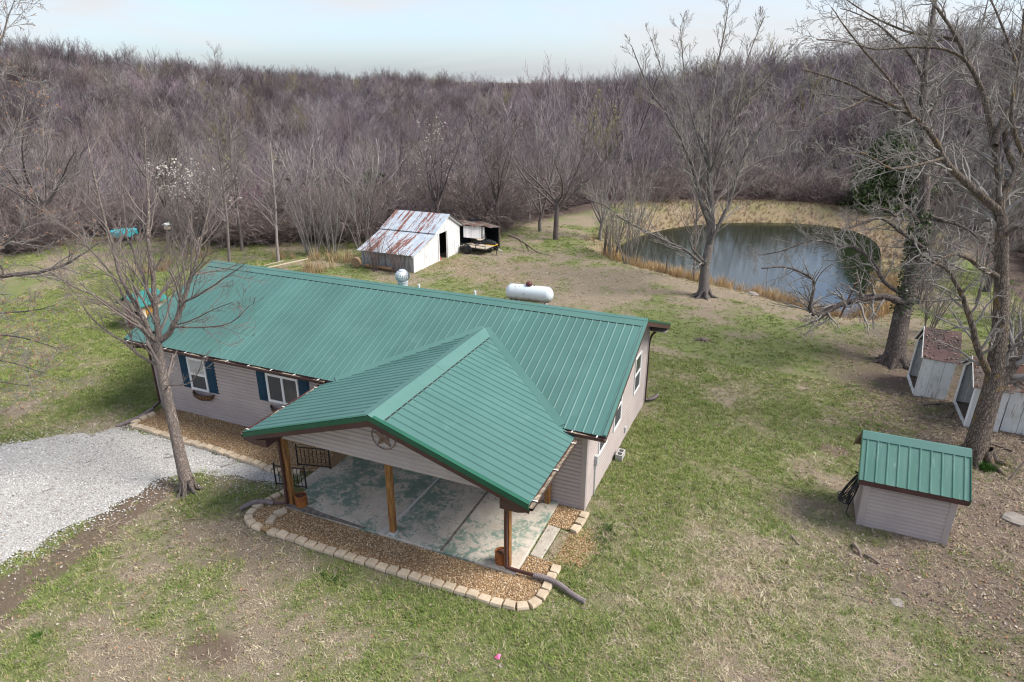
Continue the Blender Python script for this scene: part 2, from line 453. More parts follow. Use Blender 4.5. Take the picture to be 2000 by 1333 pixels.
WZ = -1.12
POND = smooth_poly([(-6.5, 29.0), (-3.15, 27.6), (0.2, 26.0), (4.5, 24.0), (6.9, 22.4), (8.0, 23.4), (8.5, 27.5), (9.2, 33), (9.8, 39), (9.6, 43), (8.0, 46.5), (4.5, 47.4), (0.6, 46.2), (-3.5, 43.3), (-6.0, 39.6), (-7.3, 35.5), (-7.5, 32)], 1)
PXS = [-600, -300, 0, 400, 700, 990, 1400, 1700, 2000, 2400]
AZS = [math.atan((p - 1000) * math.cos(PITCH) / 1300.0) for p in PXS]
RZ_ = [12, 12, 11.0, 4.5, 2.8, -6, 0.0, 1.0, 2.5, 3]
RD_ = [330, 340, 350, 380, 440, 620, 230, 185, 165, 150]
VZ_ = [-10, -11, -12.5, -13, -13, -12.5, -7.5, -5, -4, -4]
ED_ = [54, 54, 53, 49, 47, 50, 66, 70, 60, 50]
def polar(x, y):
    dx = np.asarray(x, float) - CX; dy = np.asarray(y, float) - CY
    a = np.arctan2(dx, dy) - YAW
    a = (a + np.pi) % (2 * np.pi) - np.pi
    return a, np.hypot(dx, dy)
def H(x, y):
    x = np.asarray(x, float); y = np.asarray(y, float)
    s = 0.008 + 0.017 * sstep(-16, -2, x)
    L = -s * np.clip(y - 1, 0, 45) - 0.015 * np.clip(x - 2, 0, 30)
    pad = sstep(0.6, 2.0, poly_dist(x, y, DRIVE_BB)) * (~in_poly(x, y, DRIVE_BB))
    L = L + pad * ((fbm(x, y, 3.0, 3) - 0.5) * 0.16 + (vnoise(x, y, 0.7, 8) - 0.5) * 0.03)
    sd = poly_dist(x, y, POND) * np.where(in_poly(x, y, POND), -1, 1)
    dam = sstep(36, 44, y) * (sstep(0.5, 4, sd) * sstep(11, 6, sd)) * 0.9
    L = L + dam
    k = sstep(2.6, -0.1, sd)
    L = L * (1 - k) + (WZ - 0.02) * k
    L = np.where(sd < 0, WZ - 0.02 - np.clip(-sd * 0.4, 0, 1.2), L)
    a, d = polar(x, y)
    a = np.clip(a, AZS[0], AZS[-1])
    rz = np.interp(a, AZS, RZ_); rd = np.interp(a, AZS, RD_); vz = np.interp(a, AZS, VZ_); ed = np.interp(a, AZS, ED_)
    t = (d - ed) / (rd - ed)
    und = (fbm(x, y, 60, 21, 3) - 0.5) * 9 * sstep(0.05, 0.3, t)
    z = L * (1 - sstep(0.0, 0.12, t)) + (vz + (rz - vz) * sstep(0.20, 1.0, t) + und) * sstep(0.0, 0.15, t) 
    behind = np.abs(polar(x, y)[0]) > 1.3
    return np.where(behind, L, z)
DRIVE = [(-26, -10.0), (-17.06, -3.85), (-16.1, -2.95), (-15.1, -2.3), (-14.62, -1.62), (-11.0, -1.56), (-8.4, -1.78), (-7.9, -1.95), (-7.9, -2.2), (-9.56, -2.32), (-10.5, -2.45), (-10.95, -3.2), (-11.15, -4.6), (-11.4, -6.0), (-11.45, -7.3), (-12.5, -11), (-16, -16)]
DRIVE_BB = [(-26, -14), (-26, -4), (-15.5, -1.0), (-15.3, 7.6), (0.8, 7.6), (1.2, -4.2), (-7.5, -4.2), (-9.0, -2.6), (-10.5, -3.4), (-12.3, -14)]
def gz(x, y): return float(H(np.array([x]), np.array([y]))[0])

def axis(lo, hi, f0, f1, step, grow):
    v = list(np.arange(f0, f1 + 1e-6, step))
    s = step
    while v[-1] < hi: s *= grow; v.append(v[-1] + s)
    s = step
    while v[0] > lo: s *= grow; v.insert(0, v[0] - s)
    return np.array(v)
gx = axis(-1500, 1500, -24, 14, 0.22, 1.055)
gy = axis(-60, 2200, -11, 30, 0.22, 1.055)
GX, GY = np.meshgrid(gx, gy)
GZ = H(GX.ravel(), GY.ravel())
nx_, ny_ = len(gx), len(gy)

HOUSE_FP = [(-14.75, -0.02), (0.03, -0.02), (0.03, 6.9), (-14.75, 6.9)]
SLAB_FP = [(-7.45, -2.95), (-0.62, -2.95), (-0.62, 0.0), (-7.45, 0.0)]
BED_A = [(-14.45, -1.45), (-8.2, -1.62), (-7.4, -1.25), (-7.0, -0.9), (-7.0, 0.02), (-14.55, 0.02)]
BED_B = [(-7.45, -2.6), (-7.62, -3.3), (-7.45, -3.75), (-6.9, -3.9), (-0.2, -3.85), (0.12, -3.5), (0.12, -2.2), (-0.62, -2.2), (-0.62, -2.75), (-6.98, -2.75), (-7.0, -2.3)]
BED_C = [(-0.66, -0.95), (0.0, -0.95), (0.05, -0.05), (-0.66, -0.05)]
PATCH = [(-0.0, -2.2), (0.55, -2.0), (0.62, -1.3), (0.35, -0.85), (0.02, -0.95)]

def fields(x, y):
    """ground cover: how green, how bare, leaf litter, dry straw, woodland floor"""
    x = np.asarray(x, float); y = np.asarray(y, float)
    n1 = fbm(x, y, 7, 31); n2 = fbm(x, y, 2.2, 35); n3 = fbm(x, y, 0.8, 39, 3)
    g = 0.57 + 1.0 * (n1 - 0.5) + 0.95 * (n2 - 0.5) + 1.15 * (n3 - 0.5)
    def blob(cx, cy, rx, ry): return np.exp(-(((x - cx) / rx) ** 2 + ((y - cy) / ry) ** 2))
    g = g + 0.42 * blob(-18, 3, 5, 4) + 0.32 * blob(2.0, 3.5, 1.6, 5.5) + 0.18 * blob(4, 0, 3.5, 4) + 0.16 * blob(6.5, 1.5, 1.5, 1.0) + 0.22 * blob(-24, 9, 8, 6) + 0.16 * blob(4, 16, 6, 4)
    g = g + 0.22 * blob(-9.7, -3.6, 1.1, 0.7) + 0.12 * blob(-4, -6, 4, 2) + 0.28 * blob(-9.2, -7.5, 1.2, 1.6)
    g = g - 0.22 * blob(-14, 20, 9, 4) - 0.3 * blob(-7, -4.2, 2.2, 1.1) - 0.6 * blob(11, 6, 3.6, 8) - 0.3 * blob(8, 17, 4, 4) - 0.10 * blob(-6.0, 20, 6, 4) - 0.20 * blob(-5, -9, 3, 2)
    litter = 1.3 * blob(11, 6, 3.8, 8) + 0.9 * blob(9, 14, 3.2, 4) + 0.5 * blob(6.5, 0.4, 1.8, 1.2) + 0.45 * blob(-7.5, -4.6, 2.5, 1.4) + 0.3 * n2
    bare = np.exp(-(poly_dist(x, y, [(-9.4, -9.6), (-10.5, -7.6), (-10.45, -6.2), (-10.75, -4.6), (-10.8, -3.7)], False) / 0.55) ** 2) * 1.4
    bare = bare + 0.95 * blob(-5.3, -7.1, 0.8, 0.55) + 0.95 * blob(5.95, 6.25, 0.8, 0.5) + 0.6 * blob(-2.4, -7.6, 1.0, 0.6) + 0.55 * blob(0.9, 0.4, 0.4, 0.9) + 0.55 * blob(8.3, 14.6, 1.4, 0.9) + 0.5 * blob(-3.5, 16, 6, 2.5) * n2 + 0.45 * (n2 > 0.72)
    straw = 0.95 * blob(3.6, -1.8, 2.2, 3.0) * (n2 * 1.2 + 0.25) + 0.7 * blob(-14, 21, 9, 4) * n2 * 1.5 + 0.4 * n1 * (n2 + 0.2)
    sd = poly_dist(x, y, POND) * np.where(in_poly(x, y, POND), -1, 1)
    straw = straw + 1.1 * sstep(2.2, 0.6, np.abs(sd - 0.6)) + 0.55 * sstep(38, 44, y) * sstep(12, 7, sd)
    a, d = polar(x, y)
    ed = np.interp(np.clip(a, AZS[0], AZS[-1]), AZS, ED_)
    woods = sstep(-3.5, 2.5, d - ed + 4 * (n1 - 0.5)) * (np.abs(a) < 1.35)
    woods = np.maximum(woods, sstep(12.5, 15.5, x + 2 * (n1 - 0.5)) * sstep(0, 6, y) * 0.9)
    woods = np.where((sd < 12) & (y > 20) & (x > -9) & (x < 16), np.minimum(woods, np.where(y > 38, 0.62 * sstep(1.5, 7, sd) + 0.38 * sstep(9, 13, sd), sstep(9, 13, sd))), woods)
    return np.clip(g, 0, 1), np.clip(bare, 0, 1), np.clip(litter, 0, 1), np.clip(straw, 0, 1), np.clip(woods, 0, 1)

gf = [(j * nx_ + i, j * nx_ + i + 1, (j + 1) * nx_ + i + 1, (j + 1) * nx_ + i) for j in range(ny_ - 1) for i in range(nx_ - 1)]
me = bpy.data.meshes.new("ground")
me.from_pydata(np.stack([GX.ravel(), GY.ravel(), GZ], 1).tolist(), [], gf)
me.polygons.foreach_set('use_smooth', [True] * len(me.polygons))
FLD = fields(GX.ravel(), GY.ravel())
for nm, arr in zip(("green", "bare", "litter", "straw", "woods"), FLD):
    at = me.attributes.new(nm, 'FLOAT', 'POINT'); at.data.foreach_set('value', arr.astype(np.float32))
m, t, b = nodes_of('ground_cover')
def att(nm):
    a = t.nodes.new("ShaderNodeAttribute"); a.attribute_name = nm
    return a.outputs["Fac"]
f1 = noise(t, 11, 6, 0.75); f2 = noise(t, 38, 4, 0.75); f3 = noise(t, 2.4, 5, 0.65); f4 = noise(t, 95, 2, 0.7)
thatch = ramp(t, f2, [(0.32, (0.085, 0.064, 0.045)), (0.48, (0.25, 0.20, 0.145)), (0.66, (0.42, 0.36, 0.26))])
green = ramp(t, f4, [(0.3, (0.085, 0.125, 0.028)), (0.55, (0.18, 0.225, 0.07)), (0.75, (0.32, 0.33, 0.15))])
def soft(nm, w=0.55, lo=0.35, hi=0.65, amp=0.55):
    v = math_(t, 'ADD', att(nm), math_(t, 'MULTIPLY', math_(t, 'SUBTRACT', f1, 0.5), amp))
    v = math_(t, 'ADD', v, math_(t, 'MULTIPLY', math_(t, 'SUBTRACT', f2, 0.5), 0.5))
    return ramp(t, v, [(lo, (0, 0, 0)), (hi, (w, w, w))])
c = mixc(t, soft('green', 0.85, 0.30, 0.75, 0.7), thatch, green)
c = mixc(t, soft('straw', 0.7, 0.45, 0.85), c, ramp(t, f4, [(0.3, (0.20, 0.14, 0.09)), (0.7, (0.40, 0.295, 0.19))]))
c = mixc(t, soft('litter', 0.8, 0.4, 0.8), c, ramp(t, f2, [(0.3, (0.075, 0.056, 0.046)), (0.5, (0.16, 0.12, 0.098)), (0.72, (0.30, 0.23, 0.18))]))
c = mixc(t, soft('bare', 0.9, 0.40, 0.72), c, ramp(t, f1, [(0.3, (0.13, 0.094, 0.070)), (0.7, (0.215, 0.160, 0.122))]))
c = mixc(t, soft('woods', 1.0, 0.3, 0.7, 0.3), c, ramp(t, f3, [(0.3, (0.085, 0.062, 0.054)), (0.55, (0.15, 0.11, 0.095)), (0.75, (0.21, 0.165, 0.13))]))
t.links.new(c, b.inputs["Base Color"]); b.inputs["Roughness"].default_value = 1.0
b.inputs["Specular IOR Level"].default_value = 0.1
bump(t, b, math_(t, 'ADD', f2, math_(t, 'MULTIPLY', f1, 0.8)), 0.9, 0.05)
me.materials.append(m)
ground = bpy.data.objects.new("ground", me); COL.objects.link(ground); kind(ground, 'structure')

def sheet(name, poly, z, mtl, jit=0.0, sub=0.35, k='structure'):
    """a flat sheet with a ragged edge"""
    P = []
    n = len(poly)
    for i in range(n):
        a = np.array(poly[i]); b_ = np.array(poly[(i + 1) % n]); L = np.hypot(*(b_ - a)); q = max(1, int(L / sub))
        for j in range(q):
            p = a + (b_ - a) * j / q
            P.append((p[0] + random.uniform(-jit, jit), p[1] + random.uniform(-jit, jit), z))
    me = bpy.data.meshes.new(name); me.from_pydata(P, [], [tuple(range(len(P)))]); me.materials.append(mtl)
    o = bpy.data.objects.new(name, me); COL.objects.link(o); kind(o, k)
    return o
M['gravel_white'] = pm('limestone_gravel', (0.30, 0.285, 0.265), (0.54, 0.525, 0.50), 34, 0.95, bmp=0.9, bscale=40, c3=(0.26, 0.21, 0.17), s3=0.68)
M['gravel_tan'] = pm('pebble_base', (0.17, 0.105, 0.055), (0.38, 0.26, 0.15), 34, 0.95, bmp=0.9, bscale=45)
sheet("gravel_drive", DRIVE, 0.022, M['gravel_white'], 0.22)
sheet("pebble_bed", BED_A, 0.035, M['gravel_tan'])
sheet("pebble_bed", BED_B, 0.035, M['gravel_tan'])
sheet("pebble_bed", BED_C, 0.035, M['gravel_tan'])

# pond
m, t, b = nodes_of('pond_water')
b.inputs["Base Color"].default_value = (0.016, 0.023, 0.011, 1)
b.inputs["Roughness"].default_value = 0.035; b.inputs["IOR"].default_value = 1.46
b.inputs["Specular IOR Level"].default_value = 0.9
bump(t, b, noise(t, 3.2, 4, 0.55, sc3=(0.5, 1.7, 1)), 0.13, 0.03)
M['water'] = m
me = bpy.data.meshes.new("pond_water")
_c = (sum(p[0] for p in POND) / len(POND), sum(p[1] for p in POND) / len(POND))
me.from_pydata([(_c[0] + (p[0] - _c[0]) * 1.02, _c[1] + (p[1] - _c[1]) * 1.02, WZ) for p in POND], [], [tuple(range(len(POND)))])
me.materials.append(m)
pond = bpy.data.objects.new("pond_water", me); COL.objects.link(pond); kind(pond, 'structure')

# ------------------------------------------------------------------ scatter helper (geometry nodes, one object per kind of stuff)
def scatter(name, protos, P, rot, scl, idx, tint=None, k='stuff', parent=None):
    n = len(P)
    me = bpy.data.meshes.new(name)
    me.vertices.add(n); me.vertices.foreach_set('co', np.asarray(P, np.float32).ravel())
    a = me.attributes.new('rot', 'FLOAT_VECTOR', 'POINT'); a.data.foreach_set('vector', np.asarray(rot, np.float32).ravel())
    a = me.attributes.new('scl', 'FLOAT_VECTOR', 'POINT'); a.data.foreach_set('vector', np.asarray(scl, np.float32).ravel())
    a = me.attributes.new('pick', 'INT', 'POINT'); a.data.foreach_set('value', np.asarray(idx, np.int32))
    if tint is not None:
        tt = np.concatenate([np.asarray(tint, np.float32), np.ones((n, 1), np.float32)], 1)
        a = me.attributes.new('tint', 'FLOAT_COLOR', 'POINT'); a.data.foreach_set('color', tt.ravel())
    o = bpy.data.objects.new(name, me); COL.objects.link(o)
    if k: kind(o, k)
    if parent: o.parent = parent
    c = bpy.data.collections.new(name + "_pieces")
    for i, p in enumerate(protos):
        p.name = "%s_piece_%02d" % (name, i)
        c.objects.link(p)
    g = bpy.data.node_groups.new(name + "_scatter", 'GeometryNodeTree')
    g.interface.new_socket("Geometry", in_out='INPUT', socket_type='NodeSocketGeometry')
    g.interface.new_socket("Geometry", in_out='OUTPUT', socket_type='NodeSocketGeometry')
    gi = g.nodes.new("NodeGroupInput"); go = g.nodes.new("NodeGroupOutput")
    ci = g.nodes.new("GeometryNodeCollectionInfo"); ci.inputs["Collection"].default_value = c
    ci.inputs["Separate Children"].default_value = True; ci.inputs["Reset Children"].default_value = True
    iop = g.nodes.new("GeometryNodeInstanceOnPoints")
    iop.inputs["Pick Instance"].default_value = True
    def na(nm, ty):
        q = g.nodes.new("GeometryNodeInputNamedAttribute"); q.data_type = ty; q.inputs["Name"].default_value = nm
        return q.outputs["Attribute"]
    er = g.nodes.new("FunctionNodeEulerToRotation")
    g.links.new(na('rot', 'FLOAT_VECTOR'), er.inputs[0])
    g.links.new(gi.outputs[0], iop.inputs["Points"]); g.links.new(ci.outputs[0], iop.inputs["Instance"])
    g.links.new(na('pick', 'INT'), iop.inputs["Instance Index"])
    g.links.new(er.outputs[0], iop.inputs["Rotation"]); g.links.new(na('scl', 'FLOAT_VECTOR'), iop.inputs["Scale"])
    g.links.new(iop.outputs[0], go.inputs[0])
    md = o.modifiers.new("scatter", 'NODES'); md.node_group = g
    return o
def proto(name, v, f, mtl, smooth=False):
    me = bpy.data.meshes.new(name); me.from_pydata([tuple(map(float, q)) for q in v], [], f)
    if smooth: me.polygons.foreach_set('use_smooth', [True] * len(me.polygons))
    me.materials.append(mtl)
    return bpy.data.objects.new(name, me)
def inview(x, y, z=0.0, mx=0.08):
    """keeps what the frame (with a margin) can see"""
    dx = x - CX; dy = y - CY; dz = z - CZ
    de = dx * _f.x + dy * _f.y + dz * _f.z
    u = (dx * _r2.x + dy * _r2.y + dz * _r2.z) / np.maximum(de, 0.1) * 1300 / 1000
    w = (dx * _u2.x + dy * _u2.y + dz * _u2.z) / np.maximum(de, 0.1) * 1300 / 666.5
    return (de > 1) & (np.abs(u) < 1 + mx) & (np.abs(w) < 1 + mx * 2)

# ------------------------------------------------------------------ the house
HL, HW, OV, OG = 14.69, 6.868, 0.471, 0.477
ZE, ZR, ZRE = 2.549, 4.118, 2.69
XP, ZPR, ZPE, PD, WP = -3.771, 3.625, 2.422, 3.519, 3.6285
YR = HW / 2
SM = (ZR - ZE) / (YR + OV)            # main front slope
SB = (ZR - ZRE) / (YR + OV)           # main rear slope
SP = (ZPR - ZPE) / WP                 # porch slope
house = thing('house', 'long tan sided house with green metal roof and gabled front porch', 'house', (-7.3, 3.4, 0))

def mp_front(a, o_, z): return (a, -o_, z)
def mp_side(a, o_, z): return (o_, a, z)
def pbox(mb, mpf, a0, a1, o0, o1, z0, z1):
    c_ = [mpf(a, o_, z) for z in (z0, z1) for a, o_ in ((a0, o0), (a1, o0), (a1, o1), (a0, o1))]
    return mb.add(c_, [(0, 3, 2, 1), (4, 5, 6, 7), (0, 1, 5, 4), (1, 2, 6, 5), (2, 3, 7, 6), (3, 0, 4, 7)])
LAP = 0.114
def siding(parent, mpf, z0, z1, lim, off=0.0, lap=LAP, mtl=None):
    """lapped boards; lim(z) gives the (start, end) of the wall at a height"""
    z = z0
    while z < z1 - 0.01:
        h = min(lap, z1 - z)
        a0, a1 = lim(z); b0, b1 = lim(z + h)
        if a1 - a0 > 0.08:
            if b1 - b0 < 0.02: b0 = b1 = (b0 + b1) / 2; b1 += 0.02
            mb = MB()
            zm = z + h * 0.6; m0, m1 = a0 + (b0 - a0) * 0.6, a1 + (b1 - a1) * 0.6
            vs = []
            for (q0, q1, o_, zz) in ((a0, a1, off, z), (a0, a1, off + 0.043, z), (m0, m1, off + 0.040, zm), (b0, b1, off + 0.003, z + h - 0.001), (b0, b1, off, z + h - 0.001)):
                vs += [mpf(q0, o_, zz), mpf(q1, o_, zz)]
            mb.add(vs, [(2 * i, 2 * i + 1, 2 * i + 3, 2 * i + 2) for i in range(4)] + [(0, 2, 4, 6, 8), (1, 9, 7, 5, 3)])
            mb.build('siding_board', mtl or M['siding'], parent)
        z += lap

# core walls and boards
w1 = MB().box(-HL, 0, 0.0, 0.12, -0.3, 2.52).build('wall', M['siding'], house)
siding(w1, mp_front, -0.10, 2.50, lambda z: (-HL + 0.05, -0.05))
def glim(z):
    y0 = max(0.0, (z + 0.10 - ZE) / SM - OV); y1 = min(HW, HW + OV - (z + 0.10 - ZRE) / SB)
    return (y0 + 0.05 if y0 == 0 else y0, y1 - 0.05 if y1 == HW else y1)
def gable_poly(x):
    return [(x, 0.121, -0.5), (x, HW - 0.121, -0.5), (x, HW - 0.121, ZRE + SB * OV - 0.10), (x, YR, ZR - 0.12), (x, 0.121, ZE + SM * OV - 0.10)]
w2 = MB().prism(gable_poly(0.0), (-0.12, 0, 0)).build('wall', M['siding'], house)
siding(w2, mp_side, -0.14, 4.0, glim)
w3 = MB().prism(gable_poly(-HL), (0.12, 0, 0)).build('wall', M['siding'], house)
w4 = MB().box(-HL, 0, HW - 0.12, HW, -0.5, 2.6).build('wall', M['siding'], house)
# foundation shows under the boards
MB().box(-HL + 0.04, -0.04, 0.04, HW - 0.04, -0.7, -0.12).build('foundation', M['cinder'], house)
# corner posts
for cx_, cy_ in ((0.0, 0.0), (0.0, HW), (-HL, 0.0)):
    mb = MB(); s_ = 1 if cx_ == 0 else -1; q = -1 if cy_ == 0 else 1
    mb.box(min(cx_ - s_ * 0.09, cx_ + s_ * 0.049), max(cx_ - s_ * 0.09, cx_ + s_ * 0.049), min(cy_, cy_ + q * 0.049), max(cy_, cy_ + q * 0.049), -0.14, 2.47)
    mb.box(min(cx_ + s_ * 0.001, cx_ + s_ * 0.0495), max(cx_ + s_ * 0.001, cx_ + s_ * 0.0495), min(cy_, cy_ - q * 0.09), max(cy_, cy_ - q * 0.09), -0.14, 2.47)
    mb.build('corner_board', M['corner_trim'], house)

def window(mpf, a0, a1, z0, z1, slider=False, curtain=False):
    w = 0.055
    root = MB()
    pbox(root, mpf, a0, a1, 0.012, 0.070, z0, z0 + w); pbox(root, mpf, a0, a1, 0.012, 0.070, z1 - w, z1)
    pbox(root, mpf, a0, a0 + w, 0.012, 0.0695, z0 + w, z1 - w); pbox(root, mpf, a1 - w, a1, 0.012, 0.0695, z0 + w, z1 - w)
    win = root.build('window', M['white'], house)
    if slider:
        am = (a0 + a1) / 2
        rects = [(a0 + w, am - 0.02, z0 + w, z1 - w, 0.058), (am + 0.02, a1 - w, z0 + w, z1 - w, 0.055)]
        mb = MB(); pbox(mb, mpf, am - 0.03, am + 0.03, 0.012, 0.064, z0 + w, z1 - w); mb.build('meeting_rail', M['white'], win)
    else:
        zm = (z0 + z1) / 2
        rects = [(a0 + w, a1 - w, z0 + w, zm - 0.02, 0.058), (a0 + w, a1 - w, zm + 0.02, z1 - w, 0.055)]
        mb = MB(); pbox(mb, mpf, a0 + w, a1 - w, 0.012, 0.064, zm - 0.028, zm + 0.028); mb.build('meeting_rail', M['white'], win)
    for i, (b0, b1, c0, c1, o_) in enumerate(rects):
        sash = MB(); s_ = 0.022
        pbox(sash, mpf, b0, b1, 0.014, o_ + 0.004, c0, c0 + s_); pbox(sash, mpf, b0, b1, 0.014, o_ + 0.004, c1 - s_, c1)
        pbox(sash, mpf, b0, b0 + s_, 0.014, o_ + 0.0035, c0 + s_, c1 - s_); pbox(sash, mpf, b1 - s_, b1, 0.014, o_ + 0.0035, c0 + s_, c1 - s_)
        sash.build('sash', M['white'], win)
        mb = MB(); pbox(mb, mpf, b0 + s_, b1 - s_, 0.0135, o_ - 0.006, c0 + s_, c1 - s_)
        mb.build('pane', M['curtain'] if (curtain and i == 1) else (M['screen'] if i == 0 else M['glass']), win)
    return win
window(mp_front, -13.12, -12.38, 0.98, 2.10, curtain=True)
window(mp_front, -9.95, -8.75, 1.17, 2.11, slider=True)
window(mp_side, 4.95, 5.76, 1.02, 2.27)
window(mp_side, 2.56, 3.40, 0.95, 2.17)
window(mp_side, 1.03, 1.86, 1.02, 2.12)
def shutter(a0, a1, z0, z1):
    mb = MB(); pbox(mb, mp_front, a0, a1, 0.012, 0.054, z0, z1)
    s_ = mb.build('shutter', M['navy'], house)
    for c0, c1 in ((z0 + 0.06, (z0 + z1) / 2 - 0.03), ((z0 + z1) / 2 + 0.03, z1 - 0.06)):
        mb = MB()
        mb.add([mp_front(a0 + 0.05, 0.054, c0), mp_front(a1 - 0.05, 0.054, c0), mp_front(a1 - 0.05, 0.054, c1), mp_front(a0 + 0.05, 0.054, c1),
                mp_front(a0 + 0.08, 0.068, c0 + 0.03), mp_front(a1 - 0.08, 0.068, c0 + 0.03), mp_front(a1 - 0.08, 0.068, c1 - 0.03), mp_front(a0 + 0.08, 0.068, c1 - 0.03)],
               [(4, 5, 6, 7), (0, 1, 5, 4), (1, 2, 6, 5), (2, 3, 7, 6), (3, 0, 4, 7)])
        mb.build('panel', M['navy'], s_)
shutter(-13.46, -13.14, 1.0, 2.12); shutter(-12.36, -12.0, 1.0, 2.12)
shutter(-10.31, -9.97, 1.15, 2.13); shutter(-8.73, -8.35, 1.15, 2.13)
# door and window in the porch's shade
mb = MB(); pbox(mb, mp_front, -5.3, -4.35, 0.012, 0.06, 0.12, 2.1); dr = mb.build('door', M['white'], house)
MB().lathe((-4.45, -0.09, 1.05), [(0.03, -0.04), (0.035, -0.02), (0.02, 0.03)], 10, 'y').build('handle', M['strap'], dr)
window(mp_front, -3.2, -1.9, 0.95, 2.0, slider=True)

# meter box and conduit on the gable wall
mbx = MB().box(0.02, 0.13, 0.70, 0.84, 0.95, 1.22).build('meter_box', M['meter'], house, bevel=0.01)
MB().tube([(0.066, 0.765, 0.95), (0.066, 0.765, 0.4), (0.066, 0.765, -0.15)], 0.018, 8).build('conduit', M['meter'], mbx)
MB().box(0.02, 0.08, 4.05, 4.17, 0.18, 0.36).build('outlet_cover', M['meter'], house)

# ---- roof panels
PW = 0.9144
def rib_profile(w, rh=0.020):
    """offsets across a panel and heights"""
    out = []
    k = int(round(w / 0.2286))
    for i in range(k):
        c_ = i * 0.2286 + 0.114
        out += [(c_ - 0.114, 0.0), (c_ - 0.028, 0.0), (c_ - 0.010, rh), (c_ + 0.010, rh), (c_ + 0.028, 0.0)]
    out.append((w, 0.0))
    return out
def roof_panel(parent, o, along, up, nrm, w, len_lo, len_hi, name='roof_panel', mtl=None, rh=0.020):
    """len_lo/len_hi: functions of the offset across giving where the sheet starts and ends along 'up'"""
    o = Vector(o); along = Vector(along); up = Vector(up); nrm = Vector(nrm)
    pr = rib_profile(w, rh); n = len(pr); vs = []
    for a, h in pr:
        vs.append(o + along * a + nrm * h + up * len_lo(a)); vs.append(o + along * a + nrm * h + up * len_hi(a))
    fs = [(2 * i, 2 * i + 2, 2 * i + 3, 2 * i + 1) for i in range(n - 1)]
    return MB().add(vs, fs).build(name, mtl or M['roof_metal'], parent)
up_f = Vector((0, YR + OV, ZR - ZE)); LF = up_f.length; up_f.normalize()
nf = Vector((1, 0, 0)).cross(up_f).normalized()
up_b = Vector((0, -(YR + OV), ZR - ZRE)); LB = up_b.length; up_b.normalize()
nb_ = Vector((-1, 0, 0)).cross(up_b).normalized()
X0, X1 = -HL - OG, OG
# decking (a thin folded slab) carries the sheets
th = 0.09
mb = MB().prism([(X0 + 0.02, -OV + 0.02, ZE - 0.004), (X0 + 0.02, YR, ZR - 0.012), (X0 + 0.02, HW + OV - 0.02, ZRE - 0.004), (X0 + 0.02, HW + OV - 0.02, ZRE - th), (X0 + 0.02, YR, ZR - th - 0.02), (X0 + 0.02, -OV + 0.02, ZE - th)], (X1 - X0 - 0.04, 0, 0))
roof = mb.build('roof', M['soffit'], house)
x = X0
while x < X1 - 0.05:
    w = min(PW, X1 - x)
    w = max(0.2286, round(w / 0.2286) * 0.2286)
    roof_panel(roof, (x, -OV - 0.03, ZE + 0.004 - 0.03 * SM), (1, 0, 0), up_f, nf, w, lambda a: 0.0, lambda a: LF + 0.0, rh=0.009)
    roof_panel(roof, (x + w, HW + OV + 0.03, ZRE + 0.004 - 0.03 * SB), (-1, 0, 0), up_b, nb_, w, lambda a: 0.0, lambda a: LB)
    x += w
XE = x
# ridge caps, one length after another
x = X0
while x < X1 - 0.01:
    x2 = min(x + 3.05, XE + 0.01)
    for (ww, hh) in ((0.27, 0.030),):
        vs = []
        for q in (x, x2):
            e = 0.004 if q == x else 0.0
            vs += [(q, YR - ww, ZR - ww * SM + hh - 0.012 + e), (q, YR - 0.10, ZR - 0.10 * SM + hh + 0.008 + e), (q, YR - 0.09, ZR - 0.09 * SM + hh + 0.022 + e), (q, YR, ZR + hh + 0.03 + e), (q, YR + 0.10, ZR - 0.10 * SB + hh + 0.01 + e), (q, YR + ww, ZR - ww * SB + hh - 0.012 + e)]
        MB().add(vs, [(i, i + 6, i + 7, i + 1) for i in range(5)]).build('ridge_cap', M['ridge_metal'], roof)
    x = x2 - 0.02 if x2 < XE else XE + 1
MB().add([(X0, YR - 0.285, ZR - 0.285 * SM + 0.0075), (XE, YR - 0.285, ZR - 0.285 * SM + 0.0075), (XE, YR - 0.24, ZR - 0.24 * SM + 0.0085), (X0, YR - 0.24, ZR - 0.24 * SM + 0.0085)], [(0, 1, 2, 3)]).build('ridge_gap_shade', M['dark'], roof)  # closure strip blackened to draw the shaded gaps under the cap
# rake trim at the gable ends, fascia at the eaves
for xx, sgn in ((XE, 1), (X0, -1)):
    for (ya, za, yb, zb, nm, mt) in ((-OV - 0.03, ZE, YR, ZR, 'rake_trim', 'ridge_metal'), (HW + OV + 0.03, ZRE, YR, ZR, 'rake_trim', 'trim_green')):
        a_ = Vector((xx, ya, za)); b_ = Vector((xx, yb, zb))
        mb = MB()
        mb.add([a_ + V(-sgn * 0.07, 0, 0.034), b_ + V(-sgn * 0.07, 0, 0.034), b_ + V(sgn * 0.012, 0, 0.034), a_ + V(sgn * 0.012, 0, 0.034),
                a_ + V(-sgn * 0.07, 0, 0.026), b_ + V(-sgn * 0.07, 0, 0.026), b_ + V(sgn * 0.012, 0, -0.03), a_ + V(sgn * 0.012, 0, -0.03)],
               [(0, 1, 2, 3), (3, 2, 6, 7), (0, 4, 5, 1), (0, 3, 7, 4), (1, 5, 6, 2), (4, 7, 6, 5)])
        mb.build(nm, M[mt], roof)
        MB().prism([a_ + V(0.001, 0, -0.02), b_ + V(0.001, 0, -0.02), b_ + V(0.001, 0, -0.17), a_ + V(0.001, 0, -0.17)], (-sgn * 0.025, 0, 0)).build('fascia', M['maroon'], roof)
MB().box(X0, XE, -OV - 0.012, -OV + 0.012, ZE - 0.16, ZE - 0.012).build('fascia', M['maroon'], roof)
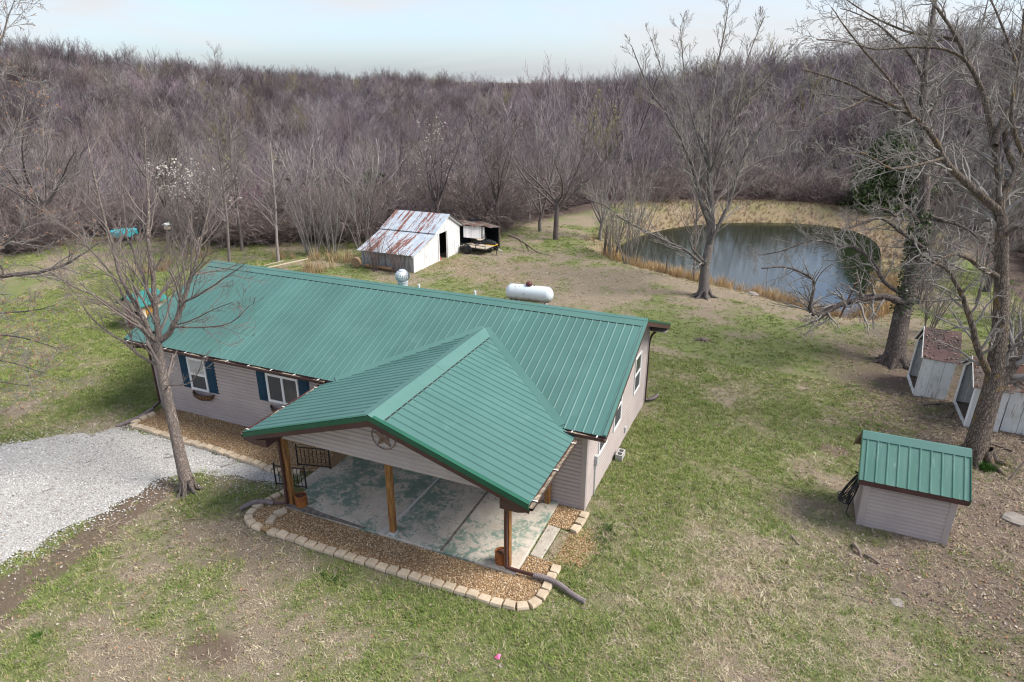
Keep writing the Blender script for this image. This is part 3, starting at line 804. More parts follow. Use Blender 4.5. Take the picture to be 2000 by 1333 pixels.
MB().box(X0, XE, HW + OV - 0.012, HW + OV + 0.012, ZRE - 0.17, ZRE - 0.012).build('fascia', M['maroon'], roof)
MB().box(X0 + 0.02, XE - 0.02, -OV + 0.014, 0.0, ZE - 0.15, ZE - 0.135).build('soffit', M['soffit'], roof)
MB().box(X0 + 0.02, XE - 0.02, HW, HW + OV - 0.014, ZRE - 0.15, ZRE - 0.135).build('soffit', M['soffit'], roof)

# ---- porch
por = MB()
# porch ceiling and beams
PY0, PY1 = -PD, 2.25
mb = MB()
zc = 2.12
YG = -2.86                              # plane of the porch gable
def pz(x): return ZPR - SP * abs(x - XP)
deck = MB()
for sg in (-1, 1):
    xe = XP + sg * WP
    poly = [(XP, PY0 + 0.03, ZPR - 0.012), (xe - sg * 0.02, PY0 + 0.03, ZPE - 0.004), (xe - sg * 0.02, PY0 + 0.03, ZPE - 0.085), (XP, PY0 + 0.03, ZPR - 0.1)]
    # underside sheet stops at the house wall
    deck.prism(poly, (0, -0.02 - PY0 - 0.03, 0))
proof = deck.build('porch_roof', M['soffit'], house)
for sg in (-1, 1):
    up = Vector((sg * WP, 0, -(ZPR - ZPE))); LP = up.length; up.normalize()
    al = Vector((0, 1, 0)); nn = (al.cross(up) if sg > 0 else up.cross(al)).normalized()
    if nn.z < 0: nn = -nn
    ratio = LP / WP
    y = PY0
    def vlen(yy):
        if yy < -OV + 0.02: return LP + 0.03
        zm = ZE + SM * (yy + OV)
        return max(0.02, min(LP + 0.03, ((ZPR - zm) / SP + 0.07) * ratio))
    while y < PY1:
        roof_panel(proof, (XP, y, ZPR + 0.006), (0, 1, 0), up, nn, PW, lambda a: 0.0, lambda a, y=y: vlen(y + a))
        y += PW
    # valley flashing lying on the main roof
    va = Vector((XP + sg * (ZPR - ZE) / SP, -OV, ZE)); vb = Vector((XP, (ZPR - ZE) / SM - OV, ZPR))
    dv = (vb - va).normalized(); side = Vector((sg, 0, 0)); side = (side - dv * side.dot(dv)).normalized()
    MB().prism([va + nf * 0.026 - side * 0.04, vb + nf * 0.026 - side * 0.04, vb + nf * 0.026 + side * 0.16, va + nf * 0.026 + side * 0.16], nf * 0.006).build('valley_flashing', M['ridge_metal'], proof)
    # rake trim and fascia along the porch front
    a_ = Vector((XP, PY0, ZPR)); b_ = Vector((XP + sg * (WP + 0.03), PY0, ZPE - 0.01))
    MB().prism([a_ + V(0, 0, 0.045), b_ + V(0, 0, 0.045), b_ + V(0, 0, -0.085), a_ + V(0, 0, -0.085)], (0, -0.03, 0)).build('rake_trim', M['trim_green'], proof)
    MB().prism([a_ + V(0, -0.03, 0.0455), b_ + V(0, -0.03, 0.0455), b_ + V(0, -0.03, 0.034), a_ + V(0, -0.03, 0.034)], (0, 0.10, 0)).build('rake_flange', M['trim_green'], proof)
    MB().prism([a_ + V(0, -0.004, -0.086), b_ + V(0, -0.004, -0.086), b_ + V(0, -0.004, -0.20), a_ + V(0, -0.004, -0.24)], (0, 0.03, 0)).build('fascia', M['maroon'], proof)
    # boxed eave end
    xa = XP + sg * (WP + 0.02); xb = XP + sg * (WP - 0.62)
    MB().prism([(xa, PY0 + 0.027, ZPE - 0.20), (xb, PY0 + 0.027, ZPE - 0.05), (xb, PY0 + 0.027, ZPE - 0.27), (xa - sg * 0.25, PY0 + 0.027, ZPE - 0.27)], (0, 0.55, 0)).build('eave_box', M['maroon'], proof)
# porch ridge caps
y = PY0 - 0.03
yv = (ZPR - ZE) / SM - OV
while y < yv:
    y2 = min(y + 2.9, yv + 0.02)
    vs = []
    for q in (y, y2):
        e = 0.004 if q == y else 0.0
        vs += [(XP - 0.30, q, ZPR - 0.30 * SP + 0.022 + e), (XP - 0.11, q, ZPR - 0.11 * SP + 0.040 + e), (XP, q, ZPR + 0.052 + e), (XP + 0.11, q, ZPR - 0.11 * SP + 0.040 + e), (XP + 0.30, q, ZPR - 0.30 * SP + 0.022 + e)]
    MB().add(vs, [(i, i + 1, i + 6, i + 5) for i in range(4)]).build('ridge_cap', M['ridge_metal'], proof)
    y = y2 - 0.015 if y2 < yv else yv + 1
MB().add([(XP + 0.285, PY0 + 0.1, ZPR - 0.285 * SP + 0.014), (XP + 0.325, PY0 + 0.1, ZPR - 0.325 * SP + 0.014), (XP + 0.325, yv - 0.2, ZPR - 0.325 * SP + 0.014), (XP + 0.285, yv - 0.2, ZPR - 0.285 * SP + 0.014)], [(0, 1, 2, 3)]).build('ridge_gap_shade', M['dark'], proof)  # same black strip, painting the gap shade along the porch ridge cap
# gable infill with boards
ZB = 2.08
xg = WP - 0.36
pg = MB().prism([(XP - xg, YG, ZB), (XP + xg, YG, ZB), (XP + xg, YG, ZPR - 0.13 - SP * xg), (XP + 0.02, YG, ZPR - 0.13), (XP - 0.02, YG, ZPR - 0.13), (XP - xg, YG, ZPR - 0.13 - SP * xg)], (0, 0.10, 0)).build('porch_gable', M['siding'], house)
def plim(z):
    k = max(0.0, (ZPR - 0.13 - z) / SP)
    return (XP - min(k, xg), XP + min(k, xg))
siding(pg, lambda a, o_, z: (a, YG - o_, z), ZB, ZPR - 0.13, plim)
MB().box(XP - xg, XP + xg, YG + 0.002, YG + 0.19, ZB - 0.012, ZB - 0.001).build('beam_wrap', M['siding'], house)
MB().box(XP - xg + 0.05, XP + xg - 0.05, YG + 0.2, -0.01, ZB + 0.16, ZB + 0.18).build('porch_ceiling', M['soffit'], house)
# posts
for (xx, yy, lean) in ((-6.93, -2.78, 0.0), (-3.88, -2.79, 0.0), (-0.89, -2.78, 0.0), (-0.90, -0.16, 0.0)):
    po = MB().box(xx - 0.068, xx + 0.068, yy - 0.068, yy + 0.068, 0.10, ZB - 0.013 if yy < -1 else 2.2).build('porch_post', M['post_wood'], house, bevel=0.008)
    if xx == -3.88:
        MB().box(xx - 0.085, xx + 0.085, yy - 0.085, yy + 0.085, 0.10, 0.16).build('post_base', M['galv'], po)

# ---- gutters (open troughs with leaf debris and straps)
def gutter(a, b_, outv, drop=0.0):
    a = Vector(a); b_ = Vector(b_); outv = Vector(outv)
    prof = [(0.0, 0.0), (0.0, -0.105), (0.075, -0.115), (0.115, -0.06), (0.122, -0.005), (0.112, -0.005), (0.104, -0.055), (0.07, -0.103), (0.008, -0.095), (0.008, 0.0)]
    vs = [p + outv * o_ + V(0, 0, z) for p in (a, b_) for o_, z in prof]; n = len(prof)
    mb = MB(); mb.add(vs, [(i, (i + 1) % n, n + (i + 1) % n, n + i) for i in range(n)] + [tuple(range(n)), tuple(range(2 * n - 1, n - 1, -1))])
    g = mb.build('gutter', M['maroon'], house)
    L = (b_ - a).length; d = (b_ - a).normalized()
    vs = []; k = max(2, int(L / 0.12))
    for i in range(k + 1):
        p = a + (b_ - a) * (i / k); h = -0.045 + 0.028 * (random.random() - 0.5) + 0.02 * math.sin(i * 0.6)
        vs += [p + outv * 0.009 + V(0, 0, h), p + outv * 0.05 + V(0, 0, h + random.uniform(-0.01, 0.014)), p + outv * 0.105 + V(0, 0, h)]
    MB().add(vs, [(i * 3 + j, i * 3 + j + 1, i * 3 + j + 4, i * 3 + j + 3) for i in range(k) for j in range(2)]).build('leaf_debris', M['gutter_debris'], g)
    for q in (a + outv * 0.06 + V(0, 0, -0.055), b_ + outv * 0.06 + V(0, 0, -0.055)):
        pass
    k = max(2, int(L / 0.75))
    for i in range(k):
        p = a + d * (0.2 + (L - 0.4) * i / (k - 1))
        MB().bar(p + V(0, 0, 0.004), p + outv * 0.118 + V(0, 0, 0.004), 0.03, 0.006).build('strap', M['strap'], g)
    return g
gutter((X0, -OV - 0.013, ZE - 0.02), (-7.36, -OV - 0.013, ZE - 0.02), (0, -1, 0))
gutter((-0.40, -OV - 0.013, ZE - 0.02), (XE, -OV - 0.013, ZE - 0.02), (0, -1, 0))
gutter((XP + WP + 0.02, PY0 + 0.01, ZPE - 0.02), (XP + WP + 0.02, -OV - 0.16, ZPE - 0.02), (1, 0, 0))
gutter((XP - WP - 0.02, -OV - 0.1, ZPE - 0.02), (XP - WP - 0.02, PY0 + 0.01, ZPE - 0.02), (-1, 0, 0))
gutter((XE, HW + OV + 0.013, ZRE - 0.02), (X0, HW + OV + 0.013, ZRE - 0.02), (0, 1, 0))

def corrugated(parent, pts, r=0.058):
    # arc-length resample with ribs
    P = [Vector(p) for p in pts]; path = []; rad = []
    tot = sum((P[i + 1] - P[i]).length for i in range(len(P) - 1)); n = int(tot / 0.018)
    for k in range(n + 1):
        s_ = tot * k / n; i = 0
        while i < len(P) - 2 and s_ > (P[i + 1] - P[i]).length:
            s_ -= (P[i + 1] - P[i]).length; i += 1
        path.append(P[i].lerp(P[i + 1], min(1, s_ / (P[i + 1] - P[i]).length))); rad.append(r + (0.006 if k % 2 else -0.004))
    return MB().tube(path, rad, 10).build('drain_hose', M['hose_grey'], parent)
def smooth_path(pts, n=5):
    P = [Vector(p) for p in pts]; out = []
    for i in range(len(P) - 1):
        p0 = P[max(i - 1, 0)]; p1 = P[i]; p2 = P[i + 1]; p3 = P[min(i + 2, len(P) - 1)]
        for k in range(n):
            u = k / n
            out.append(0.5 * ((2 * p1) + (-p0 + p2) * u + (2 * p0 - 5 * p1 + 4 * p2 - p3) * u * u + (-p0 + 3 * p1 - 3 * p2 + p3) * u ** 3))
    out.append(P[-1]); return out
def downspout(pts):
    mb = MB()
    return mb.tube(smooth_path(pts, 4), 0.042, 4).build('downspout', M['maroon'], house)
d = downspout([(-7.43, -3.15, ZPE - 0.12), (-7.40, -3.14, ZPE - 0.20), (-7.05, -2.92, ZPE - 0.34), (-6.99, -2.89, 1.7), (-6.99, -2.89, 0.30), (-7.03, -2.91, 0.17), (-7.40, -3.02, 0.13)])
corrugated(d, smooth_path([(-7.34, -3.0, 0.13), (-7.55, -3.06, 0.16), (-7.78, -3.2, 0.17), (-7.95, -3.38, 0.10), (-8.02, -3.46, 0.05)], 4))
d = downspout([(-0.04, -3.1, ZPE - 0.12), (-0.12, -3.05, ZPE - 0.22), (-0.80, -2.92, ZPE - 0.36), (-0.87, -2.90, 1.7), (-0.87, -2.90, 0.30), (-0.83, -2.90, 0.17), (-0.20, -2.86, 0.13)])
corrugated(d, smooth_path([(-0.24, -2.86, 0.13), (0.05, -2.86, 0.15), (0.35, -2.90, 0.13), (0.7, -3.02, 0.08), (0.92, -3.08, 0.06), (1.02, -3.10, 0.06)], 4))
d = downspout([(-15.0, -0.53, ZE - 0.12), (-15.0, -0.5, ZE - 0.25), (-14.78, -0.10, ZE - 0.42), (-14.74, -0.06, 1.7), (-14.74, -0.06, 0.35), (-14.72, -0.12, 0.2), (-14.66, -0.5, 0.12)])
corrugated(d, smooth_path([(-14.66, -0.42, 0.12), (-14.62, -0.8, 0.10), (-14.62, -1.2, 0.10), (-14.72, -1.5, 0.08), (-14.82, -1.62, 0.05)], 4))
d = downspout([(0.3, HW + OV + 0.07, ZRE - 0.12), (0.2, HW + OV, ZRE - 0.25), (0.06, HW + 0.08, ZRE - 0.5), (0.06, HW + 0.07, 1.2), (0.06, HW + 0.07, 0.1), (0.10, HW + 0.1, -0.02), (0.2, HW + 0.25, -0.06)])
corrugated(d, smooth_path([(0.16, HW + 0.2, -0.05), (0.3, HW + 0.4, -0.06), (0.36, HW + 0.65, -0.05)], 4))
d = downspout([(-0.36, -0.50, ZE - 0.12), (-0.32, -0.52, ZE - 0.17), (-0.20, -0.62, ZE - 0.20)])

# turbine vent and vent pipes behind the ridge
tv = MB().lathe((-7.68, 4.2, 3.72), [(0.17, 0.0), (0.17, 0.30), (0.185, 0.31), (0.185, 0.34), (0.15, 0.35)], 20).build('roof_vent', M['galv'], house, smooth=False)
for i in range(20):
    w = 2 * math.pi * i / 20
    pts = []
    for k in range(7):
        ph = math.pi * (0.12 + 0.76 * k / 6); rr = 0.25 * math.sin(ph); aa = w + 0.5 * (k / 6 - 0.5)
        pts.append((-7.68 + rr * math.cos(aa), 4.2 + rr * math.sin(aa), 4.24 - 0.20 * math.cos(ph)))
    vs = []
    for k, p in enumerate(pts):
        c_ = Vector((-7.68, 4.2, p[2])); dr_ = (Vector(p) - c_); tg = Vector((-dr_.y, dr_.x, 0)).normalized()
        vs += [Vector(p), Vector(p) * 1.0 + tg * 0.065 - dr_ * 0.16]
    MB().add(vs, [(2 * k, 2 * k + 1, 2 * k + 3, 2 * k + 2) for k in range(6)]).build('fin', M['galv'], tv)
MB().lathe((-7.68, 4.2, 4.42), [(0.12, 0), (0.10, 0.025), (0.0, 0.04)], 16).build('cap', M['galv'], tv)
MB().tube([(-7.13, 4.3, 3.6), (-7.13, 4.3, 3.99)], 0.035, 10).build('vent_pipe', M['white'], house)
MB().tube([(-5.08, 4.3, 3.6), (-5.08, 4.3, 4.01)], 0.035, 10).build('vent_pipe', M['white'], house)

# star on the gable
st = thing('star_ornament', 'brown metal five pointed star in a ring on the porch gable', 'star', (-3.86, YG - 0.03, 2.48))
ring = [(-3.86 + 0.31 * math.cos(a), YG - 0.065, 2.80 + 0.31 * math.sin(a)) for a in [2 * math.pi * i / 28 for i in range(29)]]
MB().tube(ring, 0.011, 6).build('ring', M['star'], st)
vs = [(-3.86, YG - 0.105, 2.80), (-3.86, YG - 0.049, 2.80)]
for i in range(10):
    a = math.pi / 2 + math.pi * i / 5; r_ = 0.30 if i % 2 == 0 else 0.118
    vs.append((-3.86 + r_ * math.cos(a), YG - 0.06, 2.80 + r_ * math.sin(a)))
MB().add(vs, [(0, 2 + (i + 1) % 10, 2 + i) for i in range(10)] + [(1, 2 + i, 2 + (i + 1) % 10) for i in range(10)]).build('star_body', M['star'], st)

# window baskets
def basket(cx_, z, lab, coir):
    o = thing('window_basket', lab, 'basket', (cx_, -0.05, z - 0.2), 'half round window baskets')
    rad = 0.34
    if coir:
        prof = []
        vs = []
        for i in range(13):
            a = math.pi * i / 12
            for k, (q, zz) in enumerate(((1.0, 0.0), (0.92, -0.12), (0.55, -0.21), (0.0, -0.24))):
                vs.append((cx_ - rad * 1.25 * math.cos(a) * q, -0.03 - rad * 0.75 * math.sin(a) * q, z + zz + 0.012 * math.sin(i * 2.3)))
        MB().add(vs, [(i * 4 + k, i * 4 + k + 1, i * 4 + 4 + k + 1, i * 4 + 4 + k) for i in range(12) for k in range(3)]).build('coir_liner', M['coir'], o)
    rim = [(cx_ - rad * 1.28 * math.cos(a), -0.03 - rad * 0.78 * math.sin(a), z + 0.01) for a in [math.pi * i / 16 for i in range(17)]]
    MB().tube(rim, 0.009, 5).build('rim', M['iron'], o)
    for i in range(1, 12):
        a = math.pi * i / 12
        pts = [(cx_ - rad * 1.28 * math.cos(a) * q, -0.03 - rad * 0.78 * math.sin(a) * q, z + zz) for q, zz in ((1.0, 0.01), (0.95, -0.12), (0.58, -0.22), (0.0, -0.255))]
        MB().tube(pts, 0.006, 4).build('wire', M['iron'], o)
basket(-12.62, 0.93, 'half round basket with brown coir liner under the curtained window', True)
basket(-9.45, 1.05, 'black wire window basket below the sliding window', True)

# ------------------------------------------------------------------ porch floor, steps, edging, railings, cans
sl = MB().box(-7.02, -0.64, -2.93, -0.0, -0.15, 0.10).build('porch_slab', M['slab'], bevel=0.012); kind(sl, 'structure')
M['seam'] = pm('slab_seam', (0.10, 0.085, 0.07), (0.22, 0.19, 0.16), 9, 0.95)
M['patch'] = pm('seam_patch', (0.50, 0.48, 0.45), (0.58, 0.56, 0.53), 9, 0.9)
MB().add([(-2.55, -2.93, 0.104), (-2.48, -2.93, 0.104), (-2.50, 0, 0.104), (-2.56, 0, 0.104)], [(0, 1, 2, 3)]).build('slab_joint', M['seam'], sl)
MB().add([(-4.2, -2.93, 0.104), (-4.08, -2.93, 0.104), (-4.02, -1.9, 0.104), (-4.0, 0, 0.104), (-4.06, 0, 0.104), (-4.1, -1.9, 0.104)], [(0, 1, 2, 3, 4, 5)]).build('slab_joint', M['patch'], sl)
# ragged dark asphalt edge at the slab's front corner
vs = [(-7.03, -2.96), (-6.6, -2.97), (-6.0, -2.98), (-5.4, -2.96), (-4.6, -2.95), (-4.6, -2.88), (-5.2, -2.85), (-5.9, -2.82), (-6.4, -2.76), (-6.8, -2.72), (-7.03, -2.55)]
MB().add([(a, c_, 0.106) for a, c_ in vs], [tuple(range(len(vs)))]).build('slab_edge_patch', M['seam'], sl)
o = MB().box(-7.44, -7.03, -2.02, -0.98, -0.1, 0.045).build('concrete_step', M['concrete'], bevel=0.012)
tag(o, 'low concrete step between the two black railings', 'step')
o = MB().prism([(-0.60, -2.16, -0.1), (-0.30, -2.2, -0.1), (-0.27, -0.98, -0.1), (-0.60, -0.95, -0.1)], (0, 0, 0.155)).build('concrete_step', M['concrete'], bevel=0.015)
tag(o, 'pale cracked concrete step slab beside the porch floor', 'step')
o = MB().prism([(-0.285, -2.18, -0.1), (-0.02, -2.2, -0.1), (0.0, -1.0, -0.1), (-0.25, -0.97, -0.1)], (0, 0, 0.13)).build('concrete_step', pm('brown_step', (0.22, 0.17, 0.13), (0.33, 0.27, 0.21), 4, 0.95, bmp=0.5), bevel=0.015)
tag(o, 'lower brown step slab at the lawn side of the porch', 'step')

def edging(label, pts, closed=False, size=0.265, dep=0.19):
    root = thing('block_edging', label, 'edging', (pts[0][0], pts[0][1], 0), 'concrete block bed borders')
    P = [Vector((p[0], p[1], 0)) for p in pts]
    tot = sum((P[i + 1] - P[i]).length for i in range(len(P) - 1)); n = max(1, int(round(tot / (size + 0.012))))
    def at(s_):
        i = 0
        while i < len(P) - 2 and s_ > (P[i + 1] - P[i]).length: s_ -= (P[i + 1] - P[i]).length; i += 1
        return P[i].lerp(P[i + 1], s_ / (P[i + 1] - P[i]).length)
    for k in range(n):
        a = at(tot * k / n); b_ = at(tot * (k + 0.97) / n); c_ = (a + b_) / 2
        d = (b_ - a).normalized(); nn = Vector((d.y, -d.x, 0)); L = (b_ - a).length / 2 * random.uniform(0.95, 1.0); j = random.uniform(-0.015, 0.015)
        z1 = 0.115 + random.uniform(-0.012, 0.012); tl = random.uniform(-0.012, 0.012)
        f = 0.82                                     # blocks taper towards the back
        base = [c_ + d * -L + nn * (dep / 2 + j), c_ + d * L + nn * (dep / 2 + j), c_ + d * L * f - nn * (dep / 2 - j), c_ - d * L * f - nn * (dep / 2 - j)]
        mb = MB(); vs = []
        for p in base: vs.append(p + V(0, 0, -0.05))
        for i, p in enumerate(base): vs.append(p + (c_ - p) * 0.03 + V(0, 0, z1 + (tl if i in (1, 2) else -tl)))
        # a split rough front face: a ridge half way up
        vs += [base[0] + nn * 0.018 + V(0, 0, z1 * 0.5), base[1] + nn * 0.018 + V(0, 0, z1 * 0.45)]
        mb.add(vs, [(0, 3, 2, 1), (4, 5, 6, 7), (0, 1, 9, 8), (8, 9, 5, 4), (1, 2, 6, 5, 9), (2, 3, 7, 6), (3, 0, 8, 4, 7)])
        mb.build('block', M['block'], root, bevel=0.008)
    return root
edging('straight row of cream blocks along the gravel drive and front wall bed', [(-14.42, -0.55), (-14.5, -1.05), (-14.42, -1.42), (-13.0, -1.44), (-10.5, -1.52), (-8.25, -1.70), (-7.75, -1.45)])
edging('curved cream block border round the small pebble loop by the drain', [(-7.42, -2.30), (-7.6, -2.75), (-7.72, -3.25), (-7.62, -3.62), (-7.3, -3.85), (-6.95, -3.86)])
edging('inner cream blocks splitting the pebble loop from the long bed', [(-6.9, -3.02), (-7.02, -3.35), (-6.92, -3.68)], size=0.27)
edging('long cream block border along the front of the porch bed', [(-6.72, -3.86), (-5, -3.87), (-3, -3.86), (-0.35, -3.84), (-0.06, -3.72), (0.10, -3.40), (0.12, -2.95), (0.10, -2.28)])
edging('short stack of cream blocks at the house corner', [(0.05, -1.02), (0.11, -0.60), (0.12, -0.12)], size=0.26)

def railing(label, a, b_, h=0.62):
    a = Vector(a); b_ = Vector(b_); root = thing('iron_railing', label, 'railing', a, 'wrought iron step railings')
    up = V(0, 0, h)
    for p in (a, b_): MB().bar(p, p + up + V(0, 0, 0.05), 0.03, 0.03, (b_ - a)).build('post', M['iron'], root)
    for p in (a, b_): MB().lathe(p + up + V(0, 0, 0.05), [(0.012, 0), (0.026, 0.018), (0.02, 0.036), (0.0, 0.045)], 8).build('finial', M['iron'], root)
    for z in (0.06, h): MB().bar(a + V(0, 0, z), b_ + V(0, 0, z), 0.028, 0.02).build('rail', M['iron'], root)
    for i in range(1, 8):
        p = a.lerp(b_, i / 8)
        pts = [p + V(0, 0, 0.06)] + [p + V(0.0, 0, 0.06 + (h - 0.06) * k / 8) + (V(0.006, 0, 0) if k % 2 else V(-0.006, 0, 0)) for k in range(1, 8)] + [p + V(0, 0, h)]
        MB().tube(pts, [0.008, 0.008, 0.012, 0.009, 0.014, 0.009, 0.012, 0.008, 0.008], 5).build('baluster', M['iron'], root)
railing('black iron railing nearer the porch post and milk can', (-7.98, -2.19, 0.0), (-7.07, -2.06, 0.04))
railing('black iron railing nearer the front wall bed', (-8.06, -1.20, 0.02), (-7.1, -1.0, 0.04))

def can(label, x, y):
    o = thing('rusty_can', label, 'can', (x, y, 0.10), 'rusty cans on the porch')
    MB().lathe((x, y, 0.10), [(0.15, 0.0), (0.155, 0.02), (0.15, 0.03), (0.15, 0.13), (0.156, 0.14), (0.15, 0.15), (0.15, 0.27), (0.157, 0.285), (0.145, 0.30), (0.13, 0.30), (0.125, 0.24)], 20).build('body', M['rust_can'], o, smooth=False)
    MB().lathe((x, y, 0.36), [(0.128, 0.0), (0.11, 0.012), (0.05, 0.016), (0.05, 0.045), (0.0, 0.05)], 14).build('lid', M['rust_dark'], o)
    MB().tube([(x + 0.09 * math.cos(a), y - 0.02, 0.375 + 0.07 * math.sin(a)) for a in [math.pi * i / 8 for i in range(9)]], 0.008, 5).build('handle', M['rust_dark'], o)
can('rusty orange can beside the post near the railings', -6.66, -2.74)
can('rusty orange can beside the corner post near the lawn', -1.08, -2.70)

cb = MB()
cb.box(0.12, 0.32, 2.72, 2.76, -0.04, 0.16); cb.box(0.12, 0.32, 3.08, 3.12, -0.04, 0.16); cb.box(0.12, 0.32, 2.90, 2.94, -0.04, 0.16); cb.box(0.12, 0.155, 2.76, 2.90, -0.04, 0.16); cb.box(0.285, 0.32, 2.76, 2.90, -0.04, 0.16); cb.box(0.12, 0.155, 2.94, 3.08, -0.04, 0.16); cb.box(0.285, 0.32, 2.94, 3.08, -0.04, 0.16)
tag(cb.build('cinder_block', M['cinder']), 'grey hollow cinder block on the grass beside the gable wall', 'block')

# ------------------------------------------------------------------ pump shed with green roof
sx0, sx1, sy0, sy1 = 6.47, 8.33, 2.30, 3.72
sg_ = gz(7.4, 2.9)
shed = thing('pump_shed', 'small tan sided shed with green ribbed metal roof on the lawn', 'shed', (7.4, 3.0, sg_))
yr_, ze_, zr_ = 3.01, 1.33, 2.13
ss = (zr_ - ze_) / (yr_ - 2.05)
wl = MB().box(sx0, sx1, sy0, sy0 + 0.06, sg_ - 0.15, 1.25).build('wall', M['siding'], shed)
siding(wl, lambda a, o_, z: (a, sy0 - o_, z), sg_ - 0.02, 1.24, lambda z: (sx0 + 0.09, sx1 - 0.09), lap=0.105)
def slim(z):
    return (max(sy0 + 0.09, 2.05 + (z + 0.06 - ze_) / ss), min(sy1 - 0.09, 2 * yr_ - 2.05 - (z + 0.06 - ze_) / ss))
for xx, sg in ((sx0, -1), (sx1, 1)):
    wl = MB().prism([(xx, sy0 + 0.061, sg_ - 0.15), (xx, sy1, sg_ - 0.15), (xx, sy1, 1.40), (xx, yr_, zr_ - 0.08), (xx, sy0 + 0.061, 1.42)], (-sg * 0.05, 0, 0)).build('wall', M['siding'], shed)
    siding(wl, lambda a, o_, z, xx=xx, sg=sg: (xx + sg * o_, a, z), sg_ - 0.02, 2.0, slim, lap=0.105)
MB().box(sx0 + 0.051, sx1 - 0.051, sy1 - 0.06, sy1, sg_ - 0.15, 1.4).build('wall', M['siding'], shed)
for xx in (sx0, sx1):
    s_ = -1 if xx == sx0 else 1
    mb = MB().box(min(xx - s_ * 0.09, xx + s_ * 0.049), max(xx - s_ * 0.09, xx + s_ * 0.049), sy0 - 0.050, sy0 - 0.001, sg_ - 0.03, 1.25)
    mb.box(min(xx, xx + s_ * 0.0495), max(xx, xx + s_ * 0.0495), sy0, sy0 + 0.09, sg_ - 0.03, 1.40)
    mb.build('corner_board', M['corner_trim'], shed)
rx0, rx1 = 6.24, 8.57
upS = Vector((0, yr_ - 2.05, zr_ - ze_)); LS = upS.length; upS.normalize(); nS = Vector((1, 0, 0)).cross(upS).normalized()
sr = MB().prism([(rx0 + 0.01, 2.06, ze_ - 0.004), (rx0 + 0.01, yr_, zr_ - 0.01), (rx0 + 0.01, 2 * yr_ - 2.06, ze_ - 0.004), (rx0 + 0.01, 2 * yr_ - 2.06, ze_ - 0.05), (rx0 + 0.01, yr_, zr_ - 0.06), (rx0 + 0.01, 2.06, ze_ - 0.05)], (rx1 - rx0 - 0.02, 0, 0)).build('roof', M['old_wood'], shed)
x = rx0
M['shed_metal'] = pm('shed_metal', (0.055, 0.155, 0.120), (0.085, 0.19, 0.155), 3.2, 0.45, sc3=(1.4, 0.25, 0.25), rnd=0.04, c3=(0.15, 0.25, 0.21), s3=0.72)
while x < rx1 - 0.05:
    w = min(0.6858, round((rx1 - x) / 0.2286) * 0.2286)
    roof_panel(sr, (x, 2.03, ze_ - 0.012), (1, 0, 0), upS, nS, w, lambda a: 0.0, lambda a: LS + 0.02, mtl=M['shed_metal'])
    ub = Vector((0, -upS.y, upS.z)); roof_panel(sr, (x + w, 2 * yr_ - 2.03, ze_ - 0.012), (-1, 0, 0), ub, Vector((-1, 0, 0)).cross(ub).normalized(), w, lambda a: 0.0, lambda a: LS + 0.02, mtl=M['shed_metal'])
    x += w
sxe = x
vs = []
for q in (rx0 - 0.01, sxe + 0.01):
    vs += [(q, yr_ - 0.17, zr_ - 0.17 * ss + 0.035), (q, yr_ - 0.02, zr_ - 0.02 * ss + 0.05), (q, yr_ + 0.02, zr_ - 0.02 * ss + 0.05), (q, yr_ + 0.17, zr_ - 0.17 * ss + 0.035)]
MB().add(vs, [(0, 4, 5, 1), (1, 5, 6, 2), (2, 6, 7, 3)]).build('ridge_cap', M['ridge_metal'], sr)
MB().box(rx0, sxe, 2.035, 2.055, ze_ - 0.15, ze_ - 0.014).build('fascia', M['maroon'], sr)
for xx, sg in ((rx0, -1), (sxe, 1)):
    for yy in (2.03, 2 * yr_ - 2.03):
        a_ = Vector((xx, yy, ze_ - 0.01)); b_ = Vector((xx, yr_, zr_))
        MB().prism([a_ + V(0, 0, 0.035), b_ + V(0, 0, 0.035), b_ + V(0, 0, -0.10), a_ + V(0, 0, -0.10)], (sg * 0.018, 0, 0)).build('rake_trim', M['maroon'] if yy > 3 else M['trim_green'], sr)
# coiled black hose hung on the shed's end wall
hz = thing('garden_hose', 'coiled black hose hanging on the small shed end wall', 'hose', (6.3, 2.9, sg_))
mb = MB()
for k in range(11):
    pts = []
    rx_ = random.uniform(0.06, 0.15); rz_ = random.uniform(0.36, 0.50); off = random.uniform(0.05, 0.14); swing = random.uniform(0.08, 0.42); cy_ = 2.78 + random.uniform(-0.06, 0.06)
    for i in range(21):
        a = 2 * math.pi * i / 20 + math.pi / 2
        pts.append((sx0 - off - swing * (0.5 - 0.5 * math.sin(a)) - 0.35 * rx_ * math.cos(a), cy_ + rx_ * math.cos(a), 1.05 - rz_ + rz_ * math.sin(a)))
    mb.tube(pts, 0.0135, 6, caps=False)
mb.build('coil', M['hose_black'], hz, smooth=True)
MB().tube(smooth_path([(6.27, 2.7, 0.35), (6.1, 2.55, 0.25), (5.95, 2.75, 0.4), (6.05, 3.0, 0.3), (6.25, 2.9, 0.1), (6.2, 2.55, 0.0), (6.3, 2.45, -0.06)], 6), 0.0135, 6).build('loose_end', M['hose_black'], hz, smooth=True)
MB().bar((6.47, 2.78, 1.06), (6.22, 2.78, 1.09), 0.03, 0.03).build('hook', M['iron'], hz)

